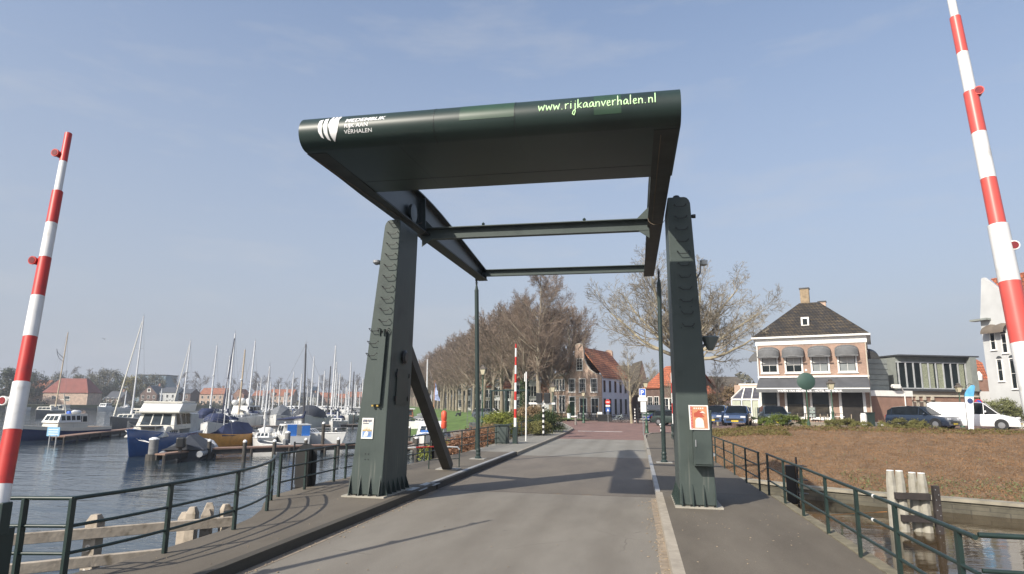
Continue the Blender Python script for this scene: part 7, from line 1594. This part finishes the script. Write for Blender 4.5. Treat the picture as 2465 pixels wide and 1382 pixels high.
# far trees across the harbour
FT1=leafmat('far budding foliage',(.125,.12,.085),.4,.4); FT2=leafmat('far evergreen foliage',(.075,.085,.055),.4,.4); FT3=leafmat('willow foliage',(.20,.17,.05),.4,.4)
def fartree(label,px,D,pyt,wpx,mat,n=2600,seed=1,size=.30,group='trees across the harbour',bare=False):
    p=atz(px,D,.25); h=at(px,pyt,D).z-.25; w_=wpx/FPX*D/2
    t=thing('tree',label,'tree',p,0,group); rn=random.Random(seed); cl=[]
    for _ in range(34):
        a=rn.uniform(0,6.28); u=rn.random()**.5; z=rn.uniform(.28,1); k=math.sqrt(max(.04,1-((z-.6)/.42)**2)); cl.append(Vector((w_*u*k*math.cos(a)*.9,w_*u*k*math.sin(a)*.9,h*z*.93)))
    def pos(q): c=rn.choice(cl); return c+Vector((q.gauss(0,w_*.16),q.gauss(0,w_*.16),q.gauss(0,h*.055)))
    leaves(MB(),rn,int(n*1.5),pos,size).obj('crown',mat,t,fix=False)
    mb=MB().tube([(0,0,-.3),(0,0,h*.5)],[h*.03,h*.015],7)
    for c in cl[:26]: mb.tube([(0,0,h*.25),(c.x*.5,c.y*.5,c.z*.75),c],[h*.012,h*.008,.05],4)
    mb.obj('trunk',BARK,t); return t
ftl=[(10,250,885,60,FT2,2600,'dark round tree at the left picture edge across the harbour'),(70,270,893,60,FT2,2600,'dark tree just left of the red hipped barn'),(125,330,898,50,FT1,1500,'tree top behind the red hipped barn'),(185,320,900,45,FT1,1500,'tree top behind the right side of the barn'),(243,310,884,80,FT1,4200,'big tree between the barn and the dark brick house'),(275,330,900,50,FT2,2600,'dark tree right of the big tree beyond the barn'),(312,315,905,50,FT3,2600,'yellow willow left of the dark gabled house'),(370,345,903,55,FT1,2400,'tree in front of the glass office block'),(335,340,902,40,FT1,1500,'slim tree left of the glass office block')]
for k,(px,D,pt,wp,mt,n,l) in enumerate(ftl): fartree(l,px,D,pt,wp,mt,n,seed=40+k)
FB={'n':4,'split':0,'r0':.35,'minr':.055,
 0:dict(seg=5,wob=.06,up=.05,sides=6,kids=14,**{'from':.3},ang=45,lr=.5,rr=.4,tip=.2),
 1:dict(seg=4,wob=.16,up=.10,sides=3,kids=8,**{'from':.2},ang=40,lr=.5,rr=.5,tip=.3),
 2:dict(seg=2,wob=.16,up=.05,sides=3,kids=5,**{'from':.1},ang=38,lr=.5,rr=.6,tip=.4),
 3:dict(seg=1,wob=.1,up=.05,sides=3,kids=0,**{'from':.1},ang=30,lr=.5,rr=.7,tip=.5)}
FTW=M('far twigs',(.13,.11,.09),.9)
fb_=make_tree('tree','bare tree between the white house and the orange row house across the harbour','tree',60,14,FB,FTW,FTW,atz(477,335,.25),'bare trees across the harbour')
for px,D,s,l in ((430,335,1.,'bare tree behind the grey house across the harbour'),(565,345,.8,'bare tree between orange row house and gabled house'),(622,345,1.05,'bare tree left of the bright orange roof'),(608,350,.9,'bare tree behind the white cabin cruiser cover'),(664,360,.9,'bare tree behind the bright orange roof'),(700,362,.9,'bare tree right of the bright orange roof chimneys'),(740,370,.9,'bare tree beside the small dark tower block'),(780,365,1.,'bare tree behind the right mast cluster'),(822,370,1.,'bare tree right of the right mast cluster'),(862,372,1.05,'bare tree just left of the harbour side tower'),(160,330,1.1,'bare tree behind the barn ridge'),(215,322,1.,'bare tree right of the barn ridge'),(40,285,.9,'bare tree behind the left boom'),(520,350,.7,'bare tree behind the orange row house')):
    dup(fb_,atz(px,D,.25),px,l,sc=s)
fartree('dark low tree before the brown house left of the bright orange roof',630,338,955,30,FT2,900,seed=80)
fartree('dark bush between gabled and white house across the harbour',375,305,955,16,FT2,500,seed=81)
t=MB(); rn=random.Random(90)
def strippos(q):
    px=q.uniform(-40,960); k=q.random(); D=235+(px/960)*120+12+q.uniform(0,5); p=atz(px,D,.25); return p+Vector((0,0,abs(q.gauss(0,.8))))
leaves(t,rn,5000,strippos,.45); tag(t.obj('bank_scrub',FT1,fix=False),'low grey green scrub along the far shore','scrub',None,'stuff')
def treeline(q):
    px=q.uniform(-60,1250); D=420+q.uniform(0,25); p=atz(px,D,.25); hh=7+3.5*math.sin(px*.031)+2.5*math.sin(px*.083+1); return p+Vector((0,0,q.random()**.7*hh*.62))
t=MB(); leaves(t,rn,26000,treeline,.5); tag(t.obj('distant_woods',FT1,fix=False),'hazy line of distant woods behind the town','woods',None,'stuff')
def tl2(q):
    px=q.uniform(1560,2100); D=190+q.uniform(0,20); p=atz(px,D,.5); hh=9+3*math.sin(px*.05); return p+Vector((0,0,q.random()**.7*hh))
t=MB(); leaves(t,rn,9000,tl2,.5); tag(t.obj('distant_woods',FT1,fix=False),'twiggy distant trees behind the houses by the hotel','woods',None,'stuff')
# ground cover on the embankment
rg=random.Random(123)
def cover(name,label,mat,n,size,sel,up=.16):
    mb=MB(); R=len(EMB); C_=len(EMB[0])
    cells=[(i,j) for i in range(R-1) for j in range(C_-1)]
    wts=[((EMB[i+1][j]-EMB[i][j]).cross(EMB[i][j+1]-EMB[i][j])).length*sel(i,j,(EMB[i][j]+EMB[i+1][j+1])/2) for i,j in cells]
    pick=rg.choices(cells,wts,k=n)
    for i,j in pick:
        a,b=rg.random(),rg.random(); p=EMB[i][j].lerp(EMB[i+1][j],a).lerp(EMB[i][j+1].lerp(EMB[i+1][j+1],a),b)
        hgt=up*(.5+.8*max(0,math.sin(p.x*1.9+p.y*1.1)*math.sin(p.y*2.3-p.x*.7)))
        p=p+Vector((0,0,rg.random()*hgt)); s=size*rg.uniform(.6,1.5)
        d1=Vector((rg.gauss(0,1),rg.gauss(0,1),rg.uniform(.1,1.2))).normalized()*s; d2=Vector((rg.gauss(0,1),rg.gauss(0,1),rg.gauss(0,.6))).normalized()*s*.45
        o=len(mb.v); mb.v+=[tuple(p-d1),tuple(p+d2),tuple(p+d1),tuple(p-d2)]; mb.f.append((o,o+1,o+2,o+3))
    o=mb.obj(name,mat,fix=False); return tag(o,label,'ground cover',None,'stuff')
near=lambda i,j,p: (1 if p.x<34 else .05)*(30./max(20,p.length))
cover('ground_cover','dense russet brown ground cover on the embankment',leafmat('russet ground cover',(.235,.130,.060),.28,.8),300000,.0235,near,.11)
cover('ground_cover','scattered paler straw coloured stems in the ground cover',leafmat('straw stems',(.29,.18,.095),.3,2.),24000,.028,near,.13)
cover('ground_cover','olive green patches at the top of the embankment',leafmat('olive patches',(.13,.115,.035),.4,2.),12000,.055,lambda i,j,p:near(i,j,p)*(1. if j>=8 and p.x<9 else (.5 if j>=9 else 0)),.2)
cover('ground_cover','green weeds along the foot of the embankment by the coping',leafmat('green weeds',(.12,.14,.06),.4,2.),8000,.05,lambda i,j,p:near(i,j,p)*(1. if j<=1 and p.x>9 else .02),.25)

# small litter along the kerbs
lt_=MB()
for k in range(900):
    c=rg.random()
    if c<.35: x=RX1-abs(rg.gauss(0,.16)); z=.008
    elif c<.6: x=RX0+abs(rg.gauss(0,.14)); z=.008
    elif c<.8: x=rg.uniform(.7,3.2); z=.155
    elif c<.9: x=rg.uniform(RX0,RX1); z=.008
    else: x=rg.uniform(-7.0,-5.9); z=.155
    y=rg.uniform(3,17.5); s_=rg.uniform(.004,.014)*(1.6 if c<.6 else 1); a=rg.uniform(0,3)
    lt_.box((x,y,z),(s_*2,s_,s_*.5),a)
tag(lt_.obj('litter',M('dry leaf litter',(.30,.24,.17),.9,nz=.6,ns=40),fix=False),'scattered grit and dry leaf bits along the kerbs','litter',None,'stuff')
# ---------------- haze ----------------
mh_=bpy.data.materials.new('haze air'); mh_.use_nodes=True; t_=mh_.node_tree; t_.nodes.clear(); o_=t_.nodes.new('ShaderNodeOutputMaterial'); v_=t_.nodes.new('ShaderNodeVolumePrincipled')
v_.inputs['Density'].default_value=.0005; v_.inputs['Color'].default_value=(.80,.86,.95,1); v_.inputs['Anisotropy'].default_value=.2
t_.links.new(v_.outputs[0],o_.inputs['Volume'])
hb=MB().b2((-2900,-1600,-4.2),(2900,3100,32)).obj('haze',mh_); hb['kind']='stuff'; hb['label']='thin pale spring haze in the air'
